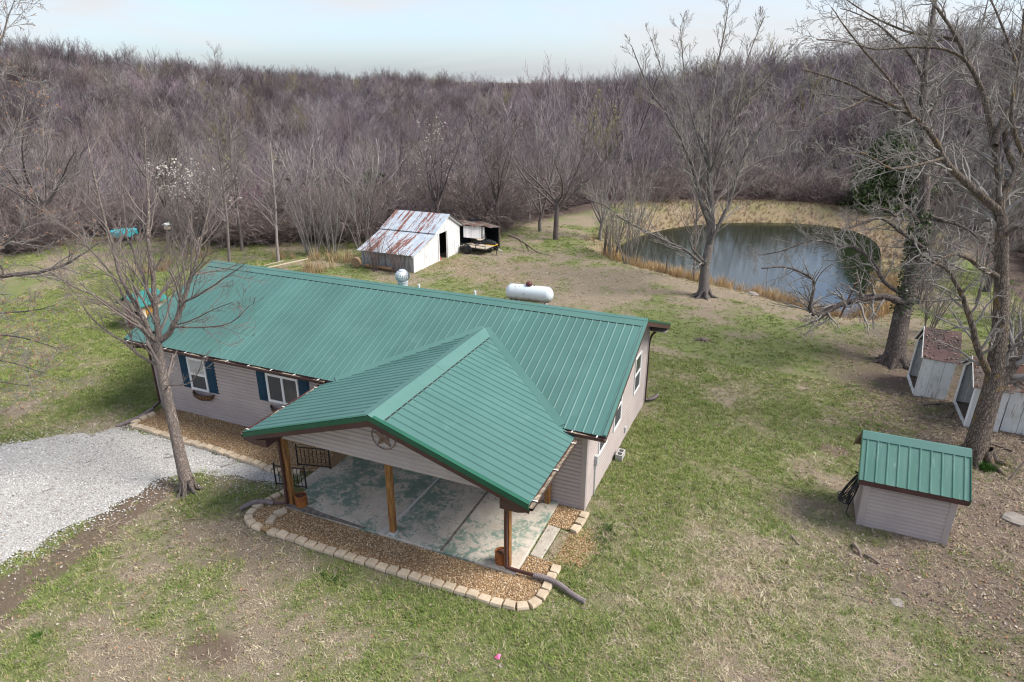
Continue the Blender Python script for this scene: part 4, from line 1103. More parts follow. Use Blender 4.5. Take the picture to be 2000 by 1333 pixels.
# ------------------------------------------------------------------ old coops
def coop(label, x0, x1, y0, y1, zt, za, roofm, tilt=0.0, planks=4, yaw=0.0, ox=0.0):
    g = gz((x0 + x1) / 2, (y0 + y1) / 2)
    root = thing('old_coop', label, 'coop', ((x0 + x1) / 2, (y0 + y1) / 2, g), 'old wooden coops by the big trees')
    c_ = Vector(((x0 + x1) / 2, (y0 + y1) / 2, g))
    T_ = Matrix.Translation(c_) @ Matrix.Rotation(tilt, 4, 'Y') @ Matrix.Rotation(yaw, 4, 'Z') @ Matrix.Translation(-c_)
    ym = (y0 + y1) / 2
    z0 = g - 0.05
    for yy in (y0, y1):
        n = planks
        for i in range(n):
            a = x0 + (x1 - x0) * i / n; b_ = x0 + (x1 - x0) * (i + 1) / n - 0.012
            zz = random.uniform(-0.03, 0.02)
            MB(T_).box(a, b_, yy - 0.014 + random.uniform(-0.006, 0.006), yy + 0.014, z0 + random.uniform(0, 0.04), zt - 0.02 + zz * 0.3).build('plank', M['coop_board'], root)
    # back boards, blackened to paint in the shade inside the coop
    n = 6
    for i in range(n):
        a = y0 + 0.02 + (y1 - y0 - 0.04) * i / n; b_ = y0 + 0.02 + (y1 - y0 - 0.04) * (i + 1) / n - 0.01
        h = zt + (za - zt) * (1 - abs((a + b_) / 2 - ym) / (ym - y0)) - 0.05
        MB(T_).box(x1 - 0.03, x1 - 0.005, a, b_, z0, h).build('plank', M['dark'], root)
    # open front: corner posts, sloping frame boards, floor and sill
    fw = 0.13
    MB(T_).prism([(x0 - 0.015, y0 - 0.016, z0), (x0 - 0.015, y0 + fw, z0), (x0 - 0.015, y0 + fw, zt + 0.1), (x0 - 0.015, y0 - 0.016, zt)], (0.025, 0, 0)).build('front_board', M['coop_board'], root)
    MB(T_).prism([(x0 - 0.015, y1 + 0.016, z0), (x0 - 0.015, y1 - fw * 1.6, z0), (x0 - 0.015, y1 - fw * 1.6, zt + 0.12), (x0 - 0.015, y1 + 0.016, zt)], (0.025, 0, 0)).build('front_board', M['coop_board'], root)
    MB(T_).prism([(x0 - 0.018, y0, zt - 0.02), (x0 - 0.018, ym, za - 0.02), (x0 - 0.018, y1, zt - 0.02), (x0 - 0.018, y1, zt - 0.12), (x0 - 0.018, ym, za - 0.15), (x0 - 0.018, y0, zt - 0.12)], (0.02, 0, 0)).build('front_board', M['coop_board'], root)
    MB(T_).box(x0, x1 - 0.04, y0 + 0.02, y1 - 0.02, z0 + 0.08, z0 + 0.11).build('floor', M['old_wood'], root)
    MB(T_).box(x0 - 0.02, x0 + 0.01, y0 + fw, y1 - fw * 1.6, z0 + 0.0, z0 + 0.2).build('sill', M['coop_board'], root)
    for q0, q1 in ((y0 - 0.07, ym), (y1 + 0.07, ym)):
        za_, zb_ = zt - 0.03, za
        s_ = 1 if q0 < q1 else -1
        n = 3
        for i in range(n):
            a = x0 - 0.09 + (x1 - x0 + 0.16) * i / n; b_ = x0 - 0.09 + (x1 - x0 + 0.16) * (i + 1) / n + 0.01
            e = 0.004 * i + random.uniform(0, 0.004)
            MB(T_).prism([(a, q0, za_ + e), (b_, q0, za_ + e), (b_, q1, zb_ + e), (a, q1, zb_ + e)], (0, 0, 0.012)).build('roof_sheet', roofm, root)
    mb = MB(T_)
    for i in range(80):
        u = random.random() ** 0.7; xx = random.uniform(x0, x1); yy = y0 - 0.05 + (ym - y0) * u; zz = zt - 0.03 + (za - zt + 0.03) * (yy - y0 + 0.07) / (ym - y0 + 0.07) + 0.03
        r_ = random.uniform(0.03, 0.06); q = random.uniform(0, 3.14)
        mb.add([(xx - r_ * math.cos(q), yy - r_ * math.sin(q), zz), (xx + r_ * math.sin(q) * 0.5, yy - r_ * math.cos(q) * 0.5, zz + 0.012), (xx + r_ * math.cos(q), yy + r_ * math.sin(q), zz + random.uniform(0, 0.03)), (xx - r_ * math.sin(q) * 0.5, yy + r_ * math.cos(q) * 0.5, zz + 0.015)], [(0, 1, 2, 3)])
    kind(mb.build('leaf_litter', M['gutter_debris'], root), 'stuff')
    MB(T_).bar((x0 - 0.10, y0 - 0.08, zt - 0.02), (x0 - 0.10, ym, za + 0.02), 0.02, 0.05).build('edge_strip', M['coop_board'], root)
    MB(T_).bar((x0 - 0.10, y1 + 0.08, zt - 0.02), (x0 - 0.10, ym, za + 0.02), 0.02, 0.05).build('edge_strip', M['coop_board'], root)
    return root
coop('leaning plank coop with rusty brown tin roof beside the furrowed trunk', 8.80, 9.80, 11.85, 13.75, 1.12, 1.92, M['coop_tin'], R(2.0), 3)
coop('open fronted white coop with dark interior behind the forked trunk', 10.02, 10.95, 9.75, 11.75, 1.12, 1.75, M['shack_tin'], R(1.0), 3)
coop('white coop wall mostly hidden by the forked trunk at the yard edge', 11.05, 13.2, 9.95, 11.9, 1.12, 1.75, M['shack_tin'], R(0.0), 5)
# boards lying by the coops
for i, (a, b_, l, lab) in enumerate([((9.2, 11.2), 0.5, 0.9, 'short rotten board on the leaves in front of the rusty roofed coop'), ((9.75, 10.6), 1.2, 0.7, 'weathered board lying below the open fronted coop'), ((10.7, 8.6), -0.5, 0.8, 'board scrap near the foot of the forked trunk'), ((11.6, 9.3), 0.1, 1.6, 'long plank lying under the hidden white coop wall')]):
    c_ = V(a[0], a[1], gz(*a) + 0.03); d_ = V(math.cos(b_), math.sin(b_), 0.02)
    tag(MB().bar(c_ - d_ * l / 2, c_ + d_ * l / 2, 0.11, 0.03).build('loose_board', M['old_wood']), lab, 'board', 'boards lying by the coops')

# ------------------------------------------------------------------ barn
bg = gz(-17.5, 20.5) - 0.10
bx0, bx1 = -19.35, -15.8
barn = thing('barn', 'small weathered white barn with rust streaked tin roof and lean-to', 'barn', (-17.5, 21, bg))
BY = [(17.95, 0.93), (20.4, 1.62), (22.3, 2.45), (24.02, 1.55)]
def btop(y): return float(np.interp(y, [p[0] for p in BY], [p[1] for p in BY]))
y = 18.12
i = 0
while y < 23.85:
    w = random.uniform(0.19, 0.27); y2 = min(y + w, 23.9)
    door = 21.1 <= (y + y2) / 2 <= 22.12
    zb = bg - 0.05 - 0.05 * (y - 18)
    off = random.uniform(0.0, 0.014)
    z0 = zb + random.uniform(0, 0.05)
    ya, yb = y, y2 - 0.012
    if door: z0 = 1.50
    MB().prism([(bx1 + off, ya, z0), (bx1 + off, yb, z0), (bx1 + off, yb, btop(yb) - 0.05), (bx1 + off, ya, btop(ya) - 0.05)], (-0.022, 0, 0)).build('board', M['barn_board'], barn)
    y = y2
for (ya, yb, z0, z1) in ((21.02, 21.12, bg - 0.1, 1.55), (22.14, 22.24, bg - 0.15, 1.55)):
    MB().box(bx1 + 0.016, bx1 + 0.045, ya, yb, z0, z1).build('door_frame', M['barn_board'], barn)
MB().box(bx1 - 0.5, bx1 - 0.03, 21.1, 22.14, bg - 0.1, bg + 0.05).build('threshold', M['deck_wood'], barn)
x = bx0
while x < bx1 - 0.02:
    w = random.uniform(0.2, 0.28); x2 = min(x + w, bx1)
    MB().box(x, x2 - 0.012, 18.1 + random.uniform(-0.01, 0.0), 18.12, bg - 0.1 + random.uniform(0, 0.06), 0.93).build('board', M['barn_shaded'], barn)
    x = x2
# far walls
MB().prism([(bx0, 18.12, bg - 0.2), (bx0, 23.9, bg - 0.2), (bx0, 23.9, 1.5), (bx0, 22.3, 2.38), (bx0, 20.4, 1.56), (bx0, 18.12, 0.88)], (0.03, 0, 0)).build('wall', M['barn_shaded'], barn)
MB().box(bx0, bx1 - 0.03, 23.86, 23.9, bg - 0.3, 1.5).build('wall', M['barn_shaded'], barn)
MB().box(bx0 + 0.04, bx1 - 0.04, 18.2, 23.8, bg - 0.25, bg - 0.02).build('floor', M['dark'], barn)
MB().box(bx0 + 0.05, bx1 - 0.9, 20.6, 23.8, bg, 1.2).build('hay_stack', M['dark'], barn)  # near-black block filling the barn behind the doorway
# tin sheets
def tin(y0_, z0_, y1_, z1_, n, e0=0.0):
    for i in range(n):
        a = bx0 - 0.12 + (bx1 - bx0 + 0.30) * i / n; b_ = bx0 - 0.12 + (bx1 - bx0 + 0.30) * (i + 1) / n + 0.03
        k = 11; vs = []
        for j in range(k):
            xx = a + (b_ - a) * j / (k - 1); h = 0.012 * (j % 2) + e0 + 0.003 * (i % 2)
            vs += [(xx, y0_, z0_ + h), (xx, y1_, z1_ + h)]
        MB().add(vs, [(2 * j, 2 * j + 2, 2 * j + 3, 2 * j + 1) for j in range(k - 1)]).build('roof_sheet', M['barn_tin'], barn)
tin(17.80, 0.905, 20.45, 1.65, 6)
tin(20.36, 1.67, 22.3, 2.50, 6, 0.012)
tin(24.12, 1.53, 22.3, 2.50, 6)
for (ya, za, yb, zb) in ((17.8, 0.9, 20.4, 1.62), (20.4, 1.62, 22.3, 2.47), (24.12, 1.5, 22.3, 2.47)):
    MB().bar((bx1 + 0.10, ya, za - 0.05), (bx1 + 0.10, yb, zb - 0.05), 0.03, 0.10).build('rake_board', M['barn_board'], barn)
    MB().bar((bx1 + 0.0, ya, za - 0.02), (bx1 + 0.0, yb, zb - 0.02), 0.22, 0.02).build('soffit_board', M['old_wood'], barn)
# stone footing
for i in range(9):
    yy = 21.3 + i * 0.3
    MB().box(bx1 - 0.02, bx1 + 0.13 + random.uniform(-0.03, 0.05), yy, yy + 0.27, bg - 0.3, bg - 0.06 - 0.05 * (yy - 18) + random.uniform(0, 0.08)).build('footing_stone', M['cinder'], barn, bevel=0.02)
# lean-to
LA, LBp = Vector((-15.66, 24.0, 1.50)), Vector((-13.9, 25.95, 1.12)); ld = (LBp - LA); ldn = ld.normalized()
back = Vector((-2.2, 1.5, 0))
n = 7
for i in range(n):
    a = LA + ld * (i / n) + V(0, 0, 0.05 * math.sin(i * 2.1)); b_ = LA + ld * ((i + 1) / n) + V(0, 0, 0.05 * math.sin((i + 1) * 2.1) + 0.03)
    MB().prism([a + V(0.1, -0.08, 0), b_ + V(0.1, -0.08, 0), b_ + back + V(0, 0, -0.08), a + back + V(0, 0, -0.08)], (0, 0, 0.02)).build('lean_to_sheet', M['shack_tin'], barn)
for i in range(8):
    a = LA + ld * (0.03 + 0.56 * i / 8) + V(0, 0, -0.02); b_ = LA + ld * (0.03 + 0.56 * (i + 0.94) / 8) + V(0, 0, -0.02)
    zb = 0.72 - 0.035 * i
    MB().prism([a, b_, Vector((b_.x, b_.y, zb - 0.03)), Vector((a.x, a.y, zb))], V(-0.015, 0.013, 0)).build('board', M['barn_board'], barn)
lg = gz(-14, 25.9)
MB().bar((-13.92, 25.93, lg - 0.1), (-13.92, 25.93, 1.12), 0.09, 0.09).build('lean_to_post', M['old_wood'], barn)
MB().bar((-14.75, 25.02, lg - 0.1), (-14.75, 25.02, 1.3), 0.07, 0.07).build('lean_to_post', M['old_wood'], barn)
vs = []
for i in range(7):
    p = Vector((-13.92, 25.97, 0)) + Vector((-2.2, 1.5, 0)) * (i / 6); q = 0.05 * math.sin(i * 2.5)
    vs += [p + V(q, q, lg + 0.05), p + V(-q, 0, 0.6), p + V(q, 0, 1.1)]
MB().add(vs, [(i * 3 + k, i * 3 + k + 1, i * 3 + 4 + k, i * 3 + 3 + k) for i in range(6) for k in range(2)]).build('tarp', M['tarp_black'], barn)
vs = []
for i in range(7):
    p = Vector((-17.7, 24.4, 0)) + Vector((1.6, 3.0, 0)) * (i / 6); q = 0.05 * math.sin(i * 2.1)
    vs += [p + V(q, q, lg - 0.1), p + V(-q, 0, 0.6), p + V(q, 0, 1.3)]
MB().add(vs, [(i * 3 + k, i * 3 + k + 1, i * 3 + 4 + k, i * 3 + 3 + k) for i in range(6) for k in range(2)]).build('tarp', M['tarp_black'], barn)
# things in the barn door
rc = thing('fuel_can', 'red plastic can inside the barn doorway', 'can', (-15.98, 21.35, bg + 0.05))
MB().lathe((-15.98, 21.35, bg + 0.05), [(0.10, 0), (0.12, 0.03), (0.12, 0.24), (0.08, 0.30), (0.03, 0.31), (0.03, 0.36)], 12).build('body', M['red'], rc)
MB().tube([(-16.04, 21.35, bg + 0.33), (-15.98, 21.35, bg + 0.43), (-15.92, 21.35, bg + 0.33)], 0.012, 6).build('handle', M['red'], rc)
tag(MB().prism([(-15.95, 21.14, bg + 0.06), (-16.1, 21.5, bg + 0.06), (-16.0, 21.2, 0.85), (-15.92, 21.14, 0.9)], (-0.02, 0.0, 0.01)).build('tin_sheet', M['galv']), 'bent galvanized sheet leaning inside the barn doorway', 'sheet')

# ---- utility trailer
tg_ = gz(-14.4, 24.0)
def frame_xy(p, q):
    d = (Vector(q) - Vector(p)); d.z = 0; d.normalize()
    return Matrix(((d.x, -d.y, 0, p[0]), (d.y, d.x, 0, p[1]), (0, 0, 1, p[2]), (0, 0, 0, 1)))
TM = frame_xy((-15.45, 24.3, tg_), (-13.2, 24.05, tg_))
tr = thing('utility_trailer', 'flat black framed utility trailer with plank deck beside the barn', 'trailer', (-14.7, 24.1, tg_))
for s_ in (-1, 1):
    MB(TM).box(-0.2, 1.72, s_ * 0.6 - 0.025, s_ * 0.6 + 0.025, 0.33, 0.40).build('side_rail', M['iron'], tr)
    MB(TM).box(-0.2, 1.72, s_ * 0.6 - 0.02, s_ * 0.6 + 0.02, 0.58, 0.61).build('top_rail', M['iron'], tr)
    for xx in (0.0, 0.45, 1.0, 1.70):
        MB(TM).box(xx - 0.018, xx + 0.018, s_ * 0.6 - 0.018, s_ * 0.6 + 0.018, 0.40, 0.58).build('stake', M['iron'], tr)
    wh = MB(TM).lathe((0.45, s_ * 0.78, 0.27), [(0.12, -0.08), (0.24, -0.085), (0.27, -0.06), (0.27, 0.06), (0.24, 0.085), (0.12, 0.08)], 20, 'y').build('wheel', M['rubber'], tr)
    MB(TM).lathe((0.45, s_ * 0.79, 0.27), [(0.12, -0.086), (0.11, 0.05), (0.04, 0.06), (0.0, 0.06)], 14, 'y').build('rim', M['iron'], wh)
    MB(TM).tube([(0.45 + 0.34 * math.cos(a), s_ * 0.78, 0.27 + 0.34 * math.sin(a)) for a in [math.pi * i / 8 for i in range(9)]], 0.05, 4).build('fender', M['iron'], tr)
for k in range(7):
    yy = -0.57 + k * 0.163
    MB(TM).box(-0.2, 1.70, yy, yy + 0.15, 0.402, 0.43).build('deck_plank', M['deck_wood'], tr)
for xx in (-0.2, 1.70): MB(TM).box(xx, xx + 0.04, -0.575, 0.575, 0.34, 0.401).build('cross_rail', M['iron'], tr)
MB(TM).bar((1.72, -0.5, 0.35), (2.35, 0.0, 0.33), 0.05, 0.05).build('tongue', M['iron'], tr)
MB(TM).bar((1.72, 0.5, 0.35), (2.35, 0.0, 0.331), 0.05, 0.05).build('tongue', M['iron'], tr)
MB(TM).bar((2.33, 0.0, 0.33), (2.58, 0.0, 0.31), 0.07, 0.06).build('coupler', M['strap'], tr)
MB(TM).bar((2.2, 0.0, 0.34), (2.2, 0.0, 0.0), 0.04, 0.04).build('jack', M['iron'], tr)

# ---- riding mower
mgz = gz(-14.3, 25.2)
MM = frame_xy((-14.9, 24.95, mgz), (-13.6, 24.85, mgz))
mw = thing('riding_mower', 'yellow and black riding mower parked under the lean-to', 'mower', (-14.3, 25.1, mgz))
vs = [(0.55, -0.26, 0.46), (1.25, -0.22, 0.44), (1.25, 0.22, 0.44), (0.55, 0.26, 0.46), (0.58, -0.22, 0.72), (1.12, -0.19, 0.62), (1.12, 0.19, 0.62), (0.58, 0.22, 0.72)]
MB(MM).add(vs, [(0, 3, 2, 1), (4, 5, 6, 7), (0, 1, 5, 4), (1, 2, 6, 5), (2, 3, 7, 6), (3, 0, 4, 7)]).build('hood', M['iron'], mw, bevel=0.04)
MB(MM).box(0.62, 1.22, -0.30, 0.30, 0.36, 0.45).build('hood_skirt', M['yellow'], mw, bevel=0.03)
MB(MM).box(-0.25, 0.28, -0.34, 0.34, 0.46, 0.56).build('rear_fender', M['iron'], mw, bevel=0.04)
MB(MM).box(-0.2, 0.9, -0.48, 0.48, 0.14, 0.26).build('cutting_deck', M['iron'], mw, bevel=0.05)
MB(MM).box(-0.12, 0.2, -0.22, 0.22, 0.62, 0.70).build('seat', M['cream'], mw, bevel=0.03)
MB(MM).box(-0.2, -0.08, -0.22, 0.22, 0.70, 1.02).build('seat_back', M['cream'], mw, bevel=0.03)
MB(MM).box(-0.1, 0.18, -0.18, 0.18, 0.561, 0.62).build('seat_mount', M['iron'], mw)
MB(MM).bar((0.52, 0, 0.68), (0.40, 0, 0.92), 0.05, 0.05).build('steering_column', M['iron'], mw)
MB(MM).tube([(0.39 + 0.06 * math.cos(a), 0.17 * math.sin(a), 0.94 + 0.14 * math.cos(a)) for a in [2 * math.pi * i / 16 for i in range(17)]], 0.015, 6).build('steering_wheel', M['iron'], mw)
for xx, rr, ww in ((0.02, 0.25, 0.11), (0.98, 0.18, 0.07)):
    for s_ in (-1, 1):
        wh = MB(MM).lathe((xx, s_ * 0.40, rr), [(rr * 0.5, -ww), (rr * 0.92, -ww), (rr, -ww * 0.7), (rr, ww * 0.7), (rr * 0.92, ww), (rr * 0.5, ww)], 18, 'y').build('wheel', M['rubber'], mw)
        MB(MM).lathe((xx, s_ * 0.40, rr), [(rr * 0.5, -ww * 0.9), (rr * 0.45, ww * 0.6), (0.02, ww * 0.7)], 12, 'y').build('rim', M['cream'], wh)

# ---- propane tank
pg_ = gz(-7.7, 15.7)
ta = thing('propane_tank', 'white propane tank with rust spots and dark red dome on the lawn', 'tank', (-7.75, 15.7, pg_ + 0.0))
A_, B_ = Vector((-8.95, 15.65, pg_ + 0.55)), Vector((-6.5, 15.85, pg_ + 0.55))
d_ = (B_ - A_).normalized(); TL = (B_ - A_).length; r0 = 0.41
pts = []; rad = []
for i in range(9):
    a = math.pi / 2 * i / 8; pts.append(A_ + d_ * (0.30 * (1 - math.sin(a)) * -1 + 0.30 * 0) + d_ * 0.30 * 0); rad.append(max(0.01, r0 * math.sin(a)))
pts = [A_ + d_ * (0.34 - 0.34 * math.cos(math.pi / 2 * i / 8)) for i in range(9)] + [A_ + d_ * (TL * 0.5)] + [B_ - d_ * (0.34 - 0.34 * math.cos(math.pi / 2 * i / 8)) for i in range(8, -1, -1)]
rad = [max(0.008, r0 * math.sin(math.pi / 2 * i / 8)) for i in range(9)] + [r0] + [max(0.008, r0 * math.sin(math.pi / 2 * i / 8)) for i in range(8, -1, -1)]
MB().tube(pts, rad, 28).build('shell', M['tank'], ta, smooth=True)
mc = A_.lerp(B_, 0.49) + V(0, 0, r0)
MB().lathe(mc + V(0, 0, -0.05), [(0.16, 0.0), (0.165, 0.16), (0.15, 0.20), (0.09, 0.235), (0.0, 0.245)], 18).build('dome_lid', pm('dome_red', (0.085, 0.018, 0.022), (0.13, 0.035, 0.035), 5, 0.45), ta, smooth=True)
for q in (0.2, 0.8):
    p = A_.lerp(B_, q)
    for s_ in (-1, 1):
        MB().box(p.x - 0.04, p.x + 0.04, p.y + s_ * 0.22 - 0.03, p.y + s_ * 0.22 + 0.03, pg_ - 0.05, pg_ + 0.24).build('leg', M['galv'], ta)
    MB().box(p.x - 0.1, p.x + 0.1, p.y - 0.35, p.y + 0.35, pg_ - 0.06, pg_ - 0.0).build('footing', M['cinder'], ta)
for q in (0.09, 0.91):
    p = A_.lerp(B_, q) + V(0, 0, r0 - 0.03)
    MB().tube([p + d_ * -0.05, p + d_ * -0.05 + V(0, 0, 0.07), p + d_ * 0.05 + V(0, 0, 0.07), p + d_ * 0.05], 0.012, 6).build('lifting_lug', M['galv'], ta)
MB().tube([p2 + V(0, 0, 0) for p2 in [A_.lerp(B_, 0.60) + V(0, 0, r0 - 0.02), A_.lerp(B_, 0.60) + V(0, 0, r0 + 0.04)]], 0.03, 8).build('valve', M['iron'], ta)

# ---- small play house left of the house
hgz = gz(-22.2, 5.1)
ph = thing('play_house', 'small cream play house with teal shingled roof behind the house end', 'play house', (-22.2, 5.3, hgz))
MB().box(-22.75, -21.65, 5.0, 6.2, hgz - 0.05, hgz + 1.15).build('wall', M['cream'], ph)
MB().prism([(-22.75, 5.0, hgz + 1.15), (-21.65, 5.0, hgz + 1.15), (-22.2, 5.0, hgz + 1.45)], (0, 1.2, 0)).build('gable', M['cream'], ph)
for s_ in (-1, 1):
    for k in range(4):
        xa = -22.2 + s_ * (0.76 - 0.19 * k); xb = -22.2 + s_ * (0.76 - 0.19 * (k + 1)); za_ = hgz + 1.10 + 0.105 * k; zb_ = za_ + 0.115
        MB().prism([(xa, 4.82, za_), (xb, 4.82, zb_), (xb, 6.38, zb_), (xa, 6.38, za_)], (0, 0, 0.03)).build('shingle_row', M['teal_roof'], ph)
dd_ = MB().box(-22.55, -22.1, 4.975, 4.998, hgz, hgz + 0.9).build('door', M['dkred'], ph)
MB().box(-22.0, -21.75, 4.97, 4.998, hgz + 0.55, hgz + 0.85).build('window', M['dark'], ph)
MB().box(-21.649, -21.62, 5.3, 5.7, hgz + 0.6, hgz + 0.95).build('window', pm('amber_pane', (0.42, 0.18, 0.02), (0.5, 0.25, 0.03), 5, 0.4), ph)

# ---- turquoise covered trampoline, pink toy, bird house, boards, stump and scraps
tpz = gz(-38.6, 17.5)
tp = thing('trampoline', 'low round frame under a bright turquoise cover at the woods edge', 'trampoline', (-38.6, 17.6, tpz))
vs = [(-38.6, 17.6, tpz + 0.66)]
for i in range(20):
    a = 2 * math.pi * i / 20
    vs.append((-38.6 + 0.80 * math.cos(a), 17.6 + 0.80 * math.sin(a), tpz + 0.62 + 0.06 * math.sin(i * 2.7)))
for i in range(20):
    a = 2 * math.pi * i / 20
    vs.append((-38.6 + 0.84 * math.cos(a), 17.6 + 0.84 * math.sin(a), tpz + 0.36 + 0.10 * math.sin(i * 1.9)))
MB().add(vs, [(0, 1 + i, 1 + (i + 1) % 20) for i in range(20)] + [(1 + i, 21 + i, 21 + (i + 1) % 20, 1 + (i + 1) % 20) for i in range(20)]).build('cover', M['teal_tarp'], tp)
for i in range(6):
    a = 2 * math.pi * i / 6
    MB().tube([(-38.6 + 0.74 * math.cos(a), 17.6 + 0.74 * math.sin(a), tpz - 0.05), (-38.6 + 0.74 * math.cos(a), 17.6 + 0.74 * math.sin(a), tpz + 0.56)], 0.03, 6).build('leg', M['galv'], tp)
o = thing('pink_toy', 'small pink play thing standing behind the turquoise cover', 'toy', (-39.0, 20.5, gz(-39, 20.5)))
q = gz(-39, 20.5)
MB().box(-39.15, -38.75, 20.4, 20.6, q + 0.45, q + 1.05).build('seat', M['pink'], o, bevel=0.04)
for xx in (-39.12, -38.78): MB().bar((xx, 20.5, q - 0.05), (xx, 20.5, q + 0.45), 0.04, 0.04).build('leg', M['pink'], o)
q = gz(-33.6, 17.0)
o = thing('bird_house', 'white roofed bird house on a thin post at the woods edge', 'bird house', (-33.6, 17.0, q))
MB().bar((-33.6, 17.0, q - 0.1), (-33.6, 17.0, q + 1.2), 0.06, 0.06).build('post', M['stick'], o)
MB().box(-33.75, -33.45, 16.87, 17.13, q + 1.2, q + 1.5).build('box', M['cream'], o)
MB().prism([(-33.85, 16.8, q + 1.49), (-33.35, 16.8, q + 1.49), (-33.6, 16.8, q + 1.62)], (0, 0.4, 0)).build('roof', M['white'], o)
for a, b_, lab in (((-23.7, 15.0), (-22.3, 16.9), 'long pale plank lying in dry grass behind the roof'), ((-24.2, 15.3), (-23.3, 15.9), 'shorter pale plank beside the long one in dry grass')):
    tag(MB().bar((a[0], a[1], gz(*a) + 0.18), (b_[0], b_[1], gz(*b_) + 0.42), 0.09, 0.04).build('loose_board', M['cream']), lab, 'board', 'pale planks behind the house')
# log slice by the barn and log
q = gz(-19.2, 17.6)
o = thing('log_slice', 'round log slice standing on edge beside the barn shrubs', 'log', (-19.3, 17.5, q))
MB().lathe((-19.3, 17.5, q + 0.34), [(0.0, -0.09), (0.30, -0.09), (0.32, 0.0), (0.30, 0.09), (0.0, 0.09)], 18, 'y').build('disc', pm('cut_wood', (0.22, 0.14, 0.08), (0.36, 0.24, 0.14), 9, 0.9), o)
MB().bar((-19.3, 17.5, q - 0.1), (-19.3, 17.5, q + 0.06), 0.09, 0.09).build('stub', M['old_wood'], o)
tag(MB().tube([(-18.9, 17.75, q + 0.12), (-18.0, 17.8, q + 0.13), (-17.0, 17.72, q + 0.12)], [0.10, 0.11, 0.09], 9).build('log', pm('split_log', (0.20, 0.12, 0.06), (0.33, 0.21, 0.11), 6, 0.95)), 'long brown log lying before the barn front wall', 'log')
q = gz(1.05, 14.25)
o = thing('stump', 'low cut stump alone on the lawn behind the house', 'stump', (1.05, 14.25, q))
MB().lathe((1.05, 14.25, q - 0.04), [(0.26, 0), (0.19, 0.06), (0.17, 0.13), (0.14, 0.15), (0.0, 0.14)], 11).build('body', M['old_wood'], o)
o2 = MB()
for i in range(9):
    a = i * 0.75; o2.tube([(1.05 + 0.18 * math.cos(a), 14.25 + 0.18 * math.sin(a), q + 0.03), (1.05 + (0.42 + 0.1 * (i % 3)) * math.cos(a), 14.25 + 0.40 * math.sin(a), q - 0.02)], [0.05, 0.02], 5)
o2.build('root_flare', M['old_wood'], o)
tag(MB().add([(0.0 - 0.15, -5.15, 0.03), (-0.03, -5.18, 0.05), (-0.04, -5.06, 0.07), (-0.12, -5.03, 0.03), (-0.09, -5.1, 0.085)], [(0, 1, 4), (1, 2, 4), (2, 3, 4), (3, 0, 4)]).build('plastic_scrap', M['pink']), 'crumpled pink plastic scrap in the grass', 'scrap')
def rock(label, x, y, r_, flat=0.35, cat='rock'):
    q = gz(x, y); vs = []; fs = []
    rr = random.Random(int(x * 100 + y * 37)); n = 9
    ring = [(r_ * rr.uniform(0.75, 1.15) * math.cos(2 * math.pi * i / n), r_ * rr.uniform(0.75, 1.1) * math.sin(2 * math.pi * i / n)) for i in range(n)]
    for h, s_ in ((-0.06, 1.0), (r_ * flat * 0.6, 0.95), (r_ * flat, 0.6)):
        vs += [(x + a * s_, y + b_ * s_, q + h + rr.uniform(-0.01, 0.02)) for a, b_ in ring]
    vs.append((x, y, q + r_ * flat * 1.05))
    fs = [(k * n + i, k * n + (i + 1) % n, (k + 1) * n + (i + 1) % n, (k + 1) * n + i) for k in range(2) for i in range(n)] + [(2 * n + i, 2 * n + (i + 1) % n, 3 * n) for i in range(n)]
    tag(MB().add(vs, fs).build('rock', M['rock']), label, cat, 'loose rocks in the yard')
rock('flat grey rock in the leaf litter behind the small shed', 10.2, 4.25, 0.32, 0.3)
rock('flat buried rock on the lawn in front of the small shed', 7.1, -0.35, 0.17, 0.10)
rock('pale rock at the near pond bank by the posts', 2.4, 23.4, 0.35, 0.6)
def stick(label, pts, r_, cat='stick'):
    P = [(p[0], p[1], gz(p[0], p[1]) + p[2]) for p in pts]
    tag(MB().tube(smooth_path(P, 3), [r_ * (1 - 0.5 * i / (3 * (len(P) - 1))) for i in range(3 * (len(P) - 1) + 1)], 6).build('stick', M['stick']), label, cat, 'sticks and roots on the lawn')
stick('thick curled root piece in brown leaves before the small shed', [(6.35, 1.35, 0.0), (6.32, 1.15, 0.10), (6.42, 0.98, 0.08), (6.45, 0.85, 0.0)], 0.055, 'root')
stick('smaller bent root piece beside the curled root', [(6.55, 1.0, 0.0), (6.66, 0.86, 0.08), (6.85, 0.82, 0.02)], 0.045, 'root')
stick('short thick stick lying on the grass toward the porch', [(4.95, 1.0, 0.02), (5.02, 0.85, 0.04), (5.12, 0.72, 0.02)], 0.045)
stick('thin dark stick below the flat buried rock', [(6.0, -0.6, 0.02), (6.3, -0.62, 0.03), (6.55, -0.62, 0.02)], 0.015)
stick('thin branch lying on the dirt track by the drive', [(-9.1, -4.6, 0.02), (-8.95, -4.3, 0.04), (-8.6, -4.1, 0.02)], 0.012)
stick('dry twig on the grass left of the porch bed', [(-7.2, -6.4, 0.02), (-6.9, -6.1, 0.03), (-6.75, -5.85, 0.02)], 0.010)
stick('dead branch standing up by the leaf covered ground at the forked trunk', [(10.6, 6.6, 0.0), (10.95, 6.9, 0.6), (11.35, 7.2, 1.2), (11.7, 7.4, 1.9)], 0.035, 'branch')

